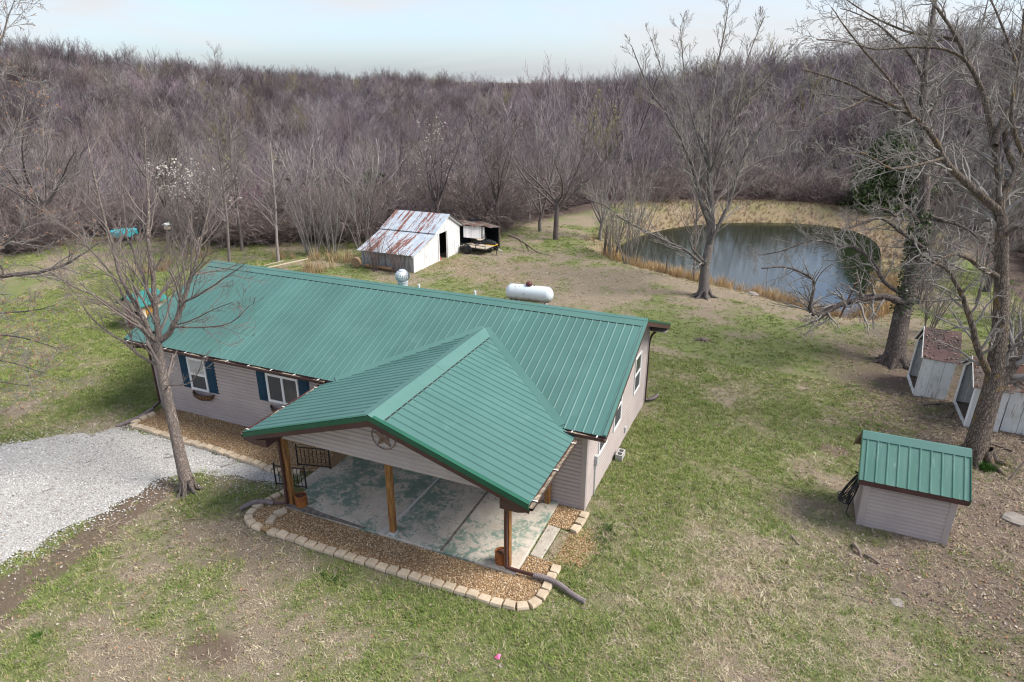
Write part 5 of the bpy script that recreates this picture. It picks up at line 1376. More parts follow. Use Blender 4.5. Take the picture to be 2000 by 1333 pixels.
# ---- posts by the pond and the rusty pole
for (x, y, h, r_, tx, lab) in ((-7.6, 29.15, 2.1, 0.10, 0.12, 'thick dead post at the near corner of the pond'), (-2.95, 26.6, 1.3, 0.05, 0.05, 'thin grey post standing in the reeds')):
    q = gz(x, y); tag(MB().tube([(x, y, q - 0.1), (x + tx * 0.5, y, q + h * 0.5), (x + tx, y, q + h)], [r_, r_ * 0.85, r_ * 0.7], 8).build('post', M['old_wood']), lab, 'post')
q = gz(6.68, 21.6)
o = thing('prop_pole', 'rusty pole on a white base propping the low oak limb', 'pole', (6.68, 21.6, q))
MB().tube([(6.68, 21.6, q - 0.05), (6.90, 21.3, q + 1.1), (7.1, 21.0, q + 2.25)], 0.045, 7).build('shaft', M['rust_dark'], o)
MB().lathe((6.68, 21.6, q - 0.02), [(0.18, 0), (0.18, 0.04), (0.1, 0.06)], 12).build('base', M['white'], o)

# ------------------------------------------------------------------ trees
def rv():
    v = np.array([random.gauss(0, 1), random.gauss(0, 1), random.gauss(0, 1)])
    return v / (np.linalg.norm(v) + 1e-9)
def nrmz(v): return v / (np.linalg.norm(v) + 1e-9)
def grow(paths, p0, d0, length, r0, lvl, maxl, nch, ang, upb, wob, shrink=(0.35, 0.62), rmin=0.006, t0=0.2):
    n = (7, 6, 5, 4, 3)[min(lvl, 4)]
    pts = [np.array(p0, float)]; d = nrmz(np.array(d0, float)); ds = []
    for i in range(n - 1):
        d = nrmz(d + wob * rv() + np.array([0, 0, upb / n]))
        ds.append(d); pts.append(pts[-1] + d * (length / (n - 1)))
    pts = np.array(pts); rad = np.linspace(r0, max(rmin * 0.6, r0 * 0.28), n)
    paths.append((lvl, pts, rad))
    if lvl < maxl:
        children(paths, pts, rad, length, lvl, maxl, nch, ang, upb, wob, shrink, rmin, t0)
def children(paths, pts, rad, length, lvl, maxl, nch, ang, upb, wob, shrink, rmin, t0):
    n = len(pts); k = nch[lvl] if lvl < len(nch) else 3
    for j in range(k):
        t = t0 + (1 - t0) * (j + random.random()) / k
        f = min(t * (n - 1), n - 1.001); i = int(f); u = f - i
        p = pts[i] * (1 - u) + pts[i + 1] * u; r_ = rad[i] * (1 - u) + rad[i + 1] * u
        tan = nrmz(pts[i + 1] - pts[i]); pv = np.cross(tan, rv()); pv = nrmz(pv)
        a = random.uniform(*ang)
        cd = tan * math.cos(a) + pv * math.sin(a)
        L = length * random.uniform(*shrink) * (1.15 - 0.55 * t)
        grow(paths, p, cd, L, max(rmin, r_ * 0.62), lvl + 1, maxl, nch, ang, upb, wob, shrink, rmin)
def tube_mesh(paths, sides_by_lvl):
    """many tapered tubes into one vertex/face list, vectorised"""
    groups = {}
    for lvl, p, r_ in paths:
        groups.setdefault((len(p), sides_by_lvl[min(lvl, len(sides_by_lvl) - 1)]), []).append((p, r_))
    Vs, Fs, off = [], [], 0
    for (n, s), L in groups.items():
        P = np.array([a for a, _ in L]); Rr = np.array([b for _, b in L]); B = len(L)
        T_ = np.empty_like(P); T_[:, 1:-1] = P[:, 2:] - P[:, :-2]; T_[:, 0] = P[:, 1] - P[:, 0]; T_[:, -1] = P[:, -1] - P[:, -2]
        T_ /= np.linalg.norm(T_, axis=2, keepdims=True) + 1e-9
        ref = np.where(np.abs(T_[:, :1, 2:3]) > 0.9, np.array([[[1.0, 0, 0]]]), np.array([[[0, 0, 1.0]]]))
        A = np.cross(T_, np.broadcast_to(ref, T_.shape)); A /= np.linalg.norm(A, axis=2, keepdims=True) + 1e-9
        Bv = np.cross(T_, A)
        w = 2 * np.pi * np.arange(s) / s
        ring = P[:, :, None, :] + Rr[:, :, None, None] * (A[:, :, None, :] * np.cos(w)[None, None, :, None] + Bv[:, :, None, :] * np.sin(w)[None, None, :, None])
        Vs.append(ring.reshape(-1, 3))
        b_, i, j = np.meshgrid(np.arange(B), np.arange(n - 1), np.arange(s), indexing='ij')
        q = off + b_ * n * s
        F = np.stack([q + i * s + j, q + i * s + (j + 1) % s, q + (i + 1) * s + (j + 1) % s, q + (i + 1) * s + j], -1).reshape(-1, 4)
        Fs.append(F); off += B * n * s
    return np.concatenate(Vs), np.concatenate(Fs)
def fast_mesh(name, v, f, mtl, smooth=True):
    me = bpy.data.meshes.new(name); n = len(f); k = f.shape[1]
    me.vertices.add(len(v)); me.vertices.foreach_set('co', v.astype(np.float32).ravel())
    me.loops.add(n * k); me.loops.foreach_set('vertex_index', f.astype(np.int32).ravel())
    me.polygons.add(n); me.polygons.foreach_set('loop_start', np.arange(0, n * k, k, dtype=np.int32))
    me.update(calc_edges=True)
    if smooth: me.polygons.foreach_set('use_smooth', np.ones(n, bool))
    me.materials.append(mtl)
    return me
def quads(centers, size, jitter=0.4, up=0.0):
    """small leaf faces around given centres, randomly turned"""
    c = np.asarray(centers, float); n = len(c)
    a = rng.normal(size=(n, 3)); a /= np.linalg.norm(a, axis=1, keepdims=True)
    b_ = np.cross(a, rng.normal(size=(n, 3))); b_ /= np.linalg.norm(b_, axis=1, keepdims=True)
    s = size * (1 + jitter * rng.uniform(-1, 1, n))[:, None]
    v = np.stack([c - a * s * 0.5, c + b_ * s * 0.3, c + a * s * 0.5, c - b_ * s * 0.3], 1).reshape(-1, 3)
    return v, np.arange(n * 4).reshape(n, 4)
def meshobj(name, me, parent=None):
    o = bpy.data.objects.new(name, me); COL.objects.link(o)
    if parent: o.parent = parent
    return o

def hero(name, label, limbs, bark_m, twig_m, sub, maxl=4, buds=None, ang=(0.45, 0.95), upb=0.25, wob=0.16, root=True, rmin=0.0055, bud_size=0.05, shr=(0.25, 0.55)):
    base = np.array(limbs[0][0][0]); base[2] = gz(base[0], base[1])
    o = thing(name, label, 'tree', tuple(base))
    tk, cr = [], []
    for li, (pts, r0, r1) in enumerate(limbs):
        P = np.array([tuple(q) for q in smooth_path(pts, 3)])
        if li == 0: P[0, 2] = base[2] - 0.15
        L = np.sum(np.linalg.norm(np.diff(P, axis=0), axis=1))
        n = len(P); u = np.linspace(0, 1, n)
        rad = r0 * (1 - u) + r1 * u
        if li == 0:
            rad = rad + r0 * 0.55 * np.exp(-u * L / 0.35)
        # a little crookedness
        wv = np.cumsum(rng.normal(0, 0.012 * min(1, L / 4), (n, 3)), axis=0); wv[0] = 0
        P2 = P + (wv if li else wv * 0.15)
        tk.append((0 if li == 0 else 1, P2, rad))
        k = max(3, int(L * sub * (0.35 if li == 0 else 1.0)))
        st = 0.55 if li == 0 else 0.12
        children(cr, P2, np.maximum(rad, 0.012) * 0.8, min(L, 4.5) * 0.75, 1, maxl, (k, k, 6, 5, 3), ang, upb, wob, shr, rmin, st)
    v, f = tube_mesh(tk, (12, 9)); v = v - base
    meshobj('trunk', fast_mesh(name + '_trunk', v, f, bark_m), o)
    v, f = tube_mesh(cr, (6, 6, 5, 3, 3)); v = v - base
    crown = meshobj('crown', fast_mesh(name + '_crown', v, f, twig_m), o)
    if root:
        rr = []
        for i in range(7):
            a = 2 * math.pi * i / 7 + random.uniform(-0.3, 0.3); R0 = limbs[0][1]
            p = [np.array([math.cos(a) * R0 * q, math.sin(a) * R0 * q, z]) for q, z in ((0.7, 0.35), (1.35, 0.08), (2.2 + random.random(), -0.06))]
            rr.append((1, np.array(p), np.array([R0 * 0.5, R0 * 0.36, R0 * 0.12])))
        v, f = tube_mesh(rr, (7, 7))
        meshobj('root_flare', fast_mesh(name + '_roots', v, f, bark_m), o)
    if buds:
        tips = np.array([p[-1] for l, p, _ in cr if l >= 3] + [p[len(p) // 2] for l, p, _ in cr if l >= 4])
        sel = tips[rng.random(len(tips)) < buds[1]] - base
        v, f = quads(sel, bud_size)
        meshobj('buds', fast_mesh(name + '_buds', v, f, buds[0], False), crown)
    return o, cr
T1 = [[[[-9.94,-3.33,-0.04],[-10.23,-3.14,0.69],[-10.49,-2.96,1.39],[-10.77,-2.75,2.15],[-11.04,-2.56,2.85],[-11.23,-2.39,3.42],[-11.34,-2.28,3.81]],0.155,0.115],[[[-11.34,-2.33,3.7],[-11.43,-2.38,3.97],[-11.57,-2.39,4.39],[-11.9,-2.39,5.02],[-12.2,-2.33,5.78],[-12.26,-2.26,6.3],[-12.44,-2.2,6.93],[-12.73,-2.0,7.99],[-12.93,-1.85,8.85]],0.078,0.015],[[[-11.31,-2.31,3.71],[-11.38,-2.19,3.86],[-11.63,-1.88,4.64],[-11.87,-1.6,5.34],[-12.19,-1.27,6.23],[-12.33,-1.0,6.8],[-12.61,-0.6,7.82],[-12.91,-0.14,8.99]],0.094,0.015],[[[-11.6,-1.96,4.54],[-11.78,-1.84,4.58],[-12.17,-1.64,5.0],[-12.52,-1.44,5.39],[-12.9,-1.2,5.89],[-13.21,-1.04,6.14],[-13.67,-0.6,7.2],[-14.08,-0.13,8.26]],0.055,0.012],[[[-11.59,-1.9,4.67],[-11.75,-1.69,4.76],[-11.68,-1.3,5.07],[-11.35,-0.7,5.59],[-11.45,-0.3,6.09],[-11.5,-0.03,6.22],[-11.43,0.36,6.52],[-11.41,0.92,7.27]],0.039,0.01],[[[-11.29,-2.3,3.71],[-11.05,-2.2,3.88],[-10.84,-2.05,4.21],[-10.7,-1.88,4.64],[-10.57,-1.66,5.22],[-10.47,-1.6,5.43],[-10.37,-1.41,5.96],[-10.25,-1.17,6.58],[-10.19,-0.9,7.34],[-10.21,-0.56,8.34]],0.086,0.012],[[[-10.68,-1.86,4.66],[-10.46,-1.94,4.83],[-9.97,-1.87,5.05],[-9.42,-1.72,5.4],[-9.0,-1.65,5.68],[-8.56,-1.57,5.97]],0.039,0.01],[[[-10.5,-1.61,5.36],[-10.65,-1.42,5.35],[-10.5,-1.08,5.36],[-10.08,-0.61,5.42],[-9.84,-0.16,5.63]],0.031,0.008],[[[-10.89,-2.08,4.1],[-10.64,-2.2,4.19],[-9.73,-2.04,4.27],[-8.99,-1.91,4.45],[-8.46,-1.76,4.9]],0.031,0.008],[[[-10.84,-2.03,4.16],[-10.32,-2.18,4.33],[-9.68,-2.22,4.6],[-9.05,-2.27,4.91],[-8.39,-2.3,5.2]],0.023,0.008],[[[-11.31,-2.33,3.65],[-11.22,-2.44,3.82],[-11.5,-2.58,4.29],[-11.89,-2.8,4.66],[-12.26,-3.02,5.03],[-12.57,-3.26,5.27],[-13.0,-3.49,5.66],[-13.35,-3.75,5.93]],0.047,0.01],[[[-11.12,-2.53,3.02],[-11.14,-2.53,3.14],[-11.64,-2.65,3.47],[-12.01,-2.71,3.8],[-12.37,-2.81,4.06],[-12.87,-2.88,4.51],[-13.16,-2.87,4.93],[-13.62,-2.91,5.41]],0.047,0.01],[[[-10.85,-2.68,2.53],[-10.62,-2.73,2.7],[-10.06,-2.65,2.82],[-9.69,-2.55,3.21],[-9.5,-2.52,3.61]],0.023,0.008],[[[-11.43,-2.26,3.93],[-11.92,-2.09,3.95],[-12.67,-1.86,4.36],[-13.73,-1.52,5.33],[-14.96,-1.35,6.07],[-16.05,-1.24,6.55]],0.039,0.01]]
T2 = [[[[0.07,21.21,-0.65],[-0.05,21.63,0.46],[-0.1,21.89,1.12],[-0.06,22.35,2.13],[-0.14,22.73,3.1],[-0.31,23.06,4.06],[-0.6,23.59,5.58],[-0.85,24.05,6.9]],0.28,0.12],[[[-0.2,22.68,3.05],[-0.72,22.58,4.11],[-1.2,22.65,5.53],[-1.61,22.53,6.43],[-1.99,22.36,7.2],[-2.93,22.22,8.58],[-3.81,22.02,9.75],[-4.82,22.12,11.76]],0.128,0.02],[[[-0.84,24.01,6.8],[-1.02,24.81,8.51],[-1.07,25.86,10.65],[-1.01,26.91,12.7],[-1.03,27.62,14.04]],0.088,0.015],[[[-0.81,23.94,6.59],[-1.19,24.68,6.99],[-2.05,25.49,8.03],[-3.59,26.32,9.81],[-5.11,27.57,12.51]],0.08,0.015],[[[-0.02,22.32,2.03],[0.07,22.25,2.47],[0.64,22.92,4.15],[0.94,23.63,6.18],[1.51,24.22,7.69],[2.81,25.21,9.37],[3.73,25.85,10.64]],0.12,0.02],[[[-0.42,23.24,4.57],[-0.32,24.16,5.26],[-0.07,25.82,7.53],[0.13,28.06,11.19],[0.58,29.8,13.46]],0.088,0.015],[[[-0.16,21.88,1.15],[-0.31,21.54,1.27],[-1.16,21.15,1.99],[-2.16,20.6,2.48],[-3.18,20.06,3.0],[-4.27,19.55,3.67],[-4.98,19.17,4.28],[-5.74,18.67,4.64]],0.088,0.02],[[[-0.24,21.88,1.22],[-0.26,21.7,1.37],[-0.69,21.47,1.8],[-0.86,21.32,2.17],[-1.0,21.22,2.61]],0.056,0.05],[[[-0.66,23.67,5.83],[-1.44,24.28,7.33],[-2.31,25.07,9.36],[-2.93,25.99,11.43],[-3.35,26.77,13.0]],0.064,0.012],[[[-0.22,22.99,3.81],[0.46,24.86,5.21],[1.79,26.8,6.16],[3.0,28.49,6.61]],0.056,0.012],[[[-0.56,23.5,5.33],[-0.33,23.44,6.66],[0.41,23.89,8.68],[1.63,24.41,10.39],[2.23,24.34,11.33]],0.064,0.012]]
T3 = [[[[8.43,14.92,-0.44],[8.45,15.67,1.29],[8.54,16.13,2.28],[8.64,16.8,3.74],[8.64,17.12,4.49],[8.63,17.54,5.47],[8.45,18.17,7.11],[8.21,18.64,8.46],[7.95,19.02,9.61],[7.88,19.49,10.77],[7.84,20.21,12.5],[7.83,21.03,14.43]],0.35,0.06],[[[8.52,15.93,1.81],[8.37,15.74,1.92],[7.69,15.42,2.2],[6.97,14.93,2.15],[6.4,14.48,2.04],[6.03,14.14,1.99],[5.51,13.65,1.75],[5.14,13.35,1.8],[4.96,13.19,1.97],[4.89,13.14,2.31],[4.91,13.3,3.05],[4.63,13.15,3.34],[3.79,12.78,3.7],[3.03,12.29,3.68]],0.16,0.025],[[[8.72,16.34,2.59],[8.96,16.68,2.78],[9.5,17.28,3.29],[9.96,17.9,3.9],[10.66,18.53,4.32],[11.21,18.99,4.47],[11.91,19.6,4.84]],0.16,0.05],[[[9.49,17.02,3.4],[9.27,16.76,3.6],[8.57,16.45,4.15],[7.85,16.11,4.67],[7.08,15.76,5.19],[6.28,15.09,5.01],[5.58,14.45,4.78],[4.68,13.79,4.73]],0.1,0.015],[[[8.31,16.0,2.2],[7.62,15.97,2.6],[6.96,16.14,3.47],[6.2,16.1,3.93],[5.76,15.99,3.92],[4.77,15.74,4.13],[3.67,15.18,3.72],[2.73,14.78,3.51]],0.09,0.015],[[[8.64,17.21,4.7],[8.3,17.02,5.13],[7.93,16.8,5.54],[7.57,16.31,5.3],[7.23,16.03,5.52],[6.54,15.6,5.74]],0.1,0.03],[[[8.45,18.08,6.92],[8.04,18.66,7.85],[7.35,19.12,8.81],[6.5,19.36,9.39],[5.31,19.29,9.58],[4.08,19.2,9.77]],0.1,0.015],[[[8.22,18.56,8.26],[8.56,19.49,9.41],[9.19,20.55,10.58],[9.8,21.7,11.97],[10.03,22.69,13.39]],0.11,0.02],[[[7.9,19.25,10.19],[7.26,19.09,11.14],[6.36,18.74,11.89],[5.51,18.32,12.43],[4.34,17.68,12.78]],0.08,0.015],[[[8.63,17.75,5.95],[9.42,19.24,6.84],[10.39,20.83,7.77],[11.47,22.31,8.33]],0.08,0.015],[[[8.76,17.47,5.18],[9.15,17.3,5.08],[9.68,17.2,5.0],[10.23,17.04,4.77],[10.68,16.8,4.45]],0.12,0.03],[[[8.36,18.29,7.49],[7.79,17.49,7.55],[7.01,16.51,7.41],[6.11,15.41,7.1],[5.24,14.33,6.8]],0.06,0.012]]
T4 = [[[[9.94,7.5,-0.45],[9.93,7.71,0.05],[10.0,8.02,0.7],[10.1,8.4,1.5],[10.12,8.62,1.99],[10.08,8.88,2.63],[10.05,9.21,3.43],[9.91,9.61,4.51],[9.74,10.01,5.61],[9.63,10.28,6.34],[9.5,10.41,6.78],[9.62,10.65,7.21],[9.82,10.92,7.64],[10.08,11.33,8.36],[10.3,11.98,9.65],[10.36,12.62,11.08]],0.33,0.06],[[[10.15,8.45,1.56],[10.33,8.73,1.89],[10.65,9.15,2.43],[10.92,9.49,2.81],[11.55,10.26,3.86],[12.06,11.15,5.29],[12.39,12.09,7.03]],0.26,0.05],[[[10.02,8.55,1.91],[9.84,8.49,2.23],[9.48,8.52,2.93],[9.16,8.57,3.63],[8.86,8.56,4.18],[8.69,8.51,4.51],[8.35,8.46,4.99],[8.02,8.31,5.24],[7.43,8.07,5.54]],0.11,0.04],[[[9.84,9.67,4.71],[9.6,9.46,4.92],[9.21,9.18,5.11],[8.73,8.93,5.44],[8.29,8.6,5.58],[7.85,8.15,5.41],[7.47,7.64,5.05]],0.1,0.02],[[[9.57,10.32,6.49],[9.38,10.2,6.68],[8.59,10.0,7.27],[7.79,9.84,7.96],[7.33,9.82,8.64],[6.73,9.69,9.21],[5.7,9.35,9.71],[4.53,8.95,10.21],[3.38,8.49,10.54]],0.14,0.015],[[[9.49,10.47,6.92],[9.42,10.84,7.51],[9.11,11.33,8.59],[8.66,11.84,9.86],[7.92,12.21,11.09],[7.2,12.49,12.1],[6.51,12.69,12.89]],0.13,0.03],[[[9.13,10.96,8.43],[9.2,11.49,8.91],[9.63,12.32,9.75],[10.11,13.14,10.51],[10.64,14.05,11.42]],0.09,0.02],[[[8.29,12.08,10.51],[8.07,11.91,10.79],[7.42,11.56,11.08],[6.53,11.02,11.14],[5.53,10.37,11.06],[4.65,9.88,11.26],[3.81,9.36,11.32]],0.06,0.012],[[[7.74,12.34,11.39],[7.31,12.49,11.55],[6.28,12.39,11.71],[5.18,12.38,12.18],[4.19,12.49,12.82]],0.06,0.012],[[[9.82,10.95,7.71],[9.4,11.65,8.76],[9.71,12.85,10.21],[9.13,13.69,11.72],[8.58,14.43,12.98]],0.09,0.02],[[[7.64,9.72,8.11],[7.04,8.96,8.01],[6.2,8.1,7.93],[5.3,7.44,8.37],[4.27,6.5,8.28]],0.05,0.01],[[[9.71,10.07,5.78],[9.86,9.97,6.12],[10.24,9.9,6.32],[10.74,9.71,6.1]],0.08,0.03],[[[6.62,9.65,9.23],[6.22,9.44,9.8],[5.24,9.14,10.75],[4.43,8.84,11.55],[3.95,8.57,12.06]],0.05,0.01],[[[5.42,9.27,9.79],[4.9,8.58,9.53],[4.25,7.87,9.33],[3.66,7.08,8.88]],0.04,0.01],[[[9.98,11.17,8.07],[9.37,11.09,9.23],[9.27,11.4,10.78],[9.11,11.61,12.14]],0.07,0.02]]
T5 = [[[[-18.52,-5.52,0.09],[-18.87,-5.08,1.45],[-19.15,-4.62,2.81],[-19.29,-4.1,4.17],[-19.64,-3.66,5.53],[-19.96,-3.1,7.16],[-20.31,-2.49,8.93]],0.24,0.06],[[[-19.25,-4.31,3.63],[-18.78,-3.7,4.27],[-18.03,-3.09,4.65],[-17.1,-2.47,4.86],[-16.19,-1.91,4.95],[-15.65,-1.49,5.09],[-15.35,-1.15,5.29],[-15.0,-0.72,5.63]],0.1,0.015],[[[-19.16,-4.51,3.08],[-18.17,-4.06,3.7],[-17.05,-3.67,4.04],[-15.94,-3.35,4.24],[-14.96,-3.11,4.37],[-14.26,-2.96,4.57]],0.05,0.008],[[[-19.29,-4.1,4.17],[-18.5,-3.59,4.73],[-17.45,-2.97,5.3],[-16.42,-2.31,5.99],[-15.91,-1.93,6.54],[-15.68,-1.61,7.22]],0.06,0.008],[[[-19.08,-4.71,2.54],[-17.97,-4.34,3.06],[-16.66,-3.89,3.56],[-15.46,-3.64,3.73],[-14.37,-3.53,3.67],[-13.57,-3.54,3.62]],0.05,0.008],[[[-18.99,-4.9,2.0],[-17.71,-4.57,2.72],[-16.2,-4.27,3.17],[-14.68,-4.12,3.22],[-13.32,-4.1,3.16]],0.05,0.008],[[[-19.57,-3.75,5.26],[-18.97,-2.9,6.32],[-18.22,-1.92,7.54],[-17.66,-1.19,8.36],[-17.38,-0.58,9.18],[-17.34,-0.12,9.88]],0.06,0.008],[[[-19.89,-3.19,6.89],[-19.43,-1.97,8.78],[-18.79,-0.84,10.29],[-18.3,-0.06,11.14],[-18.36,0.49,11.99],[-18.42,0.86,12.43]],0.06,0.008],[[[-19.15,-4.62,2.81],[-18.2,-4.36,3.03],[-16.81,-4.23,2.51],[-15.53,-3.93,2.46],[-14.66,-3.79,2.48]],0.04,0.008]]

hero('front_yard_tree', 'slender bare maple standing between the gravel drive and house front', T1, M['bark_smooth'], M['twig_brown'], 2.8, 4, rmin=0.004, ang=(0.35, 0.8), upb=0.35, shr=(0.3, 0.62))
hero('pond_tree', 'tall bare tree with a broken low stub on the lawn before the pond', T2, M['bark_pond'], M['twig_grey'], 2.6, 4, rmin=0.008, upb=0.40, ang=(0.35, 0.8), wob=0.14, shr=(0.3, 0.62), buds=(M['bud_green'], 0.10), bud_size=0.07)
t3, t3c = hero('oak_tree', 'old furrowed bare oak with a long crooked low limb', T3, M['bark_deep'], M['twig_grey'], 5.8, 4, rmin=0.0055, upb=0.05, wob=0.28, ang=(0.5, 1.15))
hero('forked_tree', 'big lichen spotted forked tree in front of the white coops', T4, M['bark_moss'], M['twig_grey'], 4.4, 4, rmin=0.006, upb=0.08, wob=0.26, ang=(0.5, 1.1))
hero('budding_tree', 'bare grey limbs with orange buds reaching in over the drive side lawn', T5, M['bark_pond'], M['twig_grey'], 3.6, 4, buds=(M['bud_orange'], 0.28), rmin=0.006, upb=0.12, bud_size=0.045)
# ivy on the oak
iv = []
for i in range(900):
    u = random.random() ** 0.8; k = 1.2 + 3.8 * u; P = T3[0][0]; j = min(int(k), len(P) - 2); w = k - j
    p = np.array(P[j]) * (1 - w) + np.array(P[j + 1]) * w; a = random.uniform(2.2, 5.6)
    rr = 0.34 + random.uniform(0.0, 0.14)
    iv.append(p + np.array([rr * math.cos(a), rr * math.sin(a), random.uniform(-0.1, 0.1)]))
v, f = quads(np.array(iv) - np.array(t3.location), 0.12)
kind(meshobj('ivy', fast_mesh('ivy', v, f, M['ivy'], False), t3), 'stuff')

# ---- prototypes for the woods
def tree_paths(style, Ht):
    tk, cr = [], []
    if style == 'vase':
        h0 = Ht * random.uniform(0.14, 0.25); p = np.array([[0, 0, -0.3], [random.uniform(-.1, .1), random.uniform(-.1, .1), h0 * 0.5], [random.uniform(-.2, .2), random.uniform(-.2, .2), h0]])
        r0 = Ht * 0.0135; tk.append((0, p, np.array([r0 * 1.3, r0, r0 * 0.9])))
        for i in range(random.randint(5, 7)):
            a = 2 * math.pi * i / 6 + random.uniform(-.4, .4); s = random.uniform(0.22, 0.62)
            q = []; grow(q, p[-1] * random.uniform(0.6, 1), (math.cos(a) * s, math.sin(a) * s, 1), Ht * random.uniform(0.55, 0.8), r0 * 0.55, 1, 3, (0, 10, 7, 4), (0.3, 0.75), 0.5, 0.10, (0.28, 0.5), 0.011)
            tk.append(q[0]); cr += q[1:]
    elif style == 'leader':
        q = []; r0 = Ht * 0.012; grow(q, (0, 0, -0.3), (random.uniform(-.06, .06), random.uniform(-.06, .06), 1), Ht * 0.95, r0, 0, 3, (26, 7, 5), (0.55, 1.05), 0.35, 0.05, (0.28, 0.46), 0.011, 0.28)
        tk.append(q[0]); cr += q[1:]
    elif style == 'oak':
        h0 = Ht * 0.30; r0 = Ht * 0.018; p = np.array([[0, 0, -0.3], [.1, 0, h0 * .5], [random.uniform(-.3, .3), .1, h0]]); tk.append((0, p, np.array([r0 * 1.3, r0, r0 * .85])))
        for i in range(7):
            a = 2 * math.pi * i / 7 + random.uniform(-.4, .4); s = random.uniform(0.4, 1.3)
            q = []; grow(q, p[-1] * random.uniform(0.7, 1), (math.cos(a) * s, math.sin(a) * s, 1), Ht * random.uniform(0.45, 0.62), r0 * 0.5, 1, 3, (0, 9, 8, 4), (0.45, 1.0), 0.25, 0.22, (0.3, 0.55), 0.012)
            tk.append(q[0]); cr += q[1:]
    elif style == 'clump':
        for i in range(9):
            a = random.uniform(0, 6.28); s = random.uniform(0.08, 0.42)
            q = []; grow(q, (math.cos(a) * .25, math.sin(a) * .25, -0.2), (math.cos(a) * s, math.sin(a) * s, 1), Ht * random.uniform(0.6, 1.0), Ht * 0.007, 1, 3, (0, 11, 6, 3), (0.25, 0.6), 0.45, 0.08, (0.28, 0.45), 0.010, 0.15)
            tk.append(q[0]); cr += q[1:]
    elif style == 'brush':
        for i in range(16):
            a = random.uniform(0, 6.28); s = random.uniform(0.2, 1.4)
            q = []; grow(q, (math.cos(a) * .5 * random.random(), math.sin(a) * .5 * random.random(), -0.1), (math.cos(a) * s, math.sin(a) * s, 1), Ht * random.uniform(0.5, 1.0), 0.018, 1, 3, (0, 7, 4, 3), (0.35, 0.9), 0.0, 0.25, (0.3, 0.6), 0.010, 0.1)
            tk.append(q[0]); cr += q[1:]
    return tk, cr
PROTO = []                                   # (style, trunk mesh, crown mesh, all-in-one instance object)
for style, Ht in (('vase', 10), ('vase', 10), ('vase', 10), ('leader', 10), ('leader', 10), ('oak', 10), ('oak', 10), ('clump', 7), ('clump', 7), ('brush', 3), ('brush', 3)):
    tk, cr = tree_paths(style, Ht)
    v1, f1_ = tube_mesh(tk, (7, 6, 5)); v2, f2_ = tube_mesh(cr, (4, 4, 3, 3, 3))
    i = len(PROTO)
    a = fast_mesh('woods_trunk_%d' % i, v1, f1_, M['wood_obj']); c_ = fast_mesh('woods_crown_%d' % i, v2, f2_, M['wood_obj'])
    both = fast_mesh('woods_tree_%d' % i, np.concatenate([v1, v2]), np.concatenate([f1_, f2_ + len(v1)]), M['inst'])
    tips = np.array([p[-1] for l, p, _ in cr if l >= 3])
    PROTO.append((style, a, c_, both, Ht, tips))
BARK_T = [(0.20, 0.17, 0.165), (0.27, 0.24, 0.225), (0.15, 0.12, 0.12), (0.23, 0.185, 0.185), (0.33, 0.30, 0.285)]
TWIG_T = [(0.225, 0.187, 0.197), (0.265, 0.232, 0.225), (0.175, 0.143, 0.152), (0.32, 0.29, 0.27), (0.235, 0.188, 0.207), (0.22, 0.193, 0.168)]

# ---- trees one can tell apart, along the edge of the woods
ORD = ['nearest', 'second', 'third', 'fourth', 'fifth', 'sixth', 'seventh', 'eighth', 'ninth', 'tenth', 'eleventh', 'twelfth', 'thirteenth', 'fourteenth', 'fifteenth', 'sixteenth', 'seventeenth', 'eighteenth', 'nineteenth', 'twentieth',
       'twenty-first', 'twenty-second', 'twenty-third', 'twenty-fourth', 'twenty-fifth', 'twenty-sixth', 'twenty-seventh', 'twenty-eighth', 'twenty-ninth', 'thirtieth', 'thirty-first', 'thirty-second', 'thirty-third', 'thirty-fourth', 'thirty-fifth', 'thirty-sixth', 'thirty-seventh', 'thirty-eighth', 'thirty-ninth', 'fortieth']
STY = {'vase': 'vase shaped bare tree', 'leader': 'straight stemmed bare tree', 'oak': 'spreading bare oak', 'clump': 'many stemmed bare thicket tree', 'brush': 'low tangled bare shrub'}
def put_tree(pi, x, y, ht, rz, label, bt, tt, group=None, name='woods_tree', z=None):
    st, a, c_, both, H0, tips = PROTO[pi]
    s = ht / H0; z = gz(x, y) if z is None else z
    o = thing(name, label, 'tree' if st != 'brush' else 'shrub', (x, y, z), group)
    o.rotation_euler = (0, 0, rz); o.scale = (s * random.uniform(0.9, 1.1), s * random.uniform(0.9, 1.1), s)
    q = bpy.data.objects.new('trunk', a); COL.objects.link(q); q.parent = o; q.color = (*bt, 1)
    q = bpy.data.objects.new('crown', c_); COL.objects.link(q); q.parent = o; q.color = (*tt, 1)
    return o
edge = []                     # hand placed: pixel-measured spots along the edge
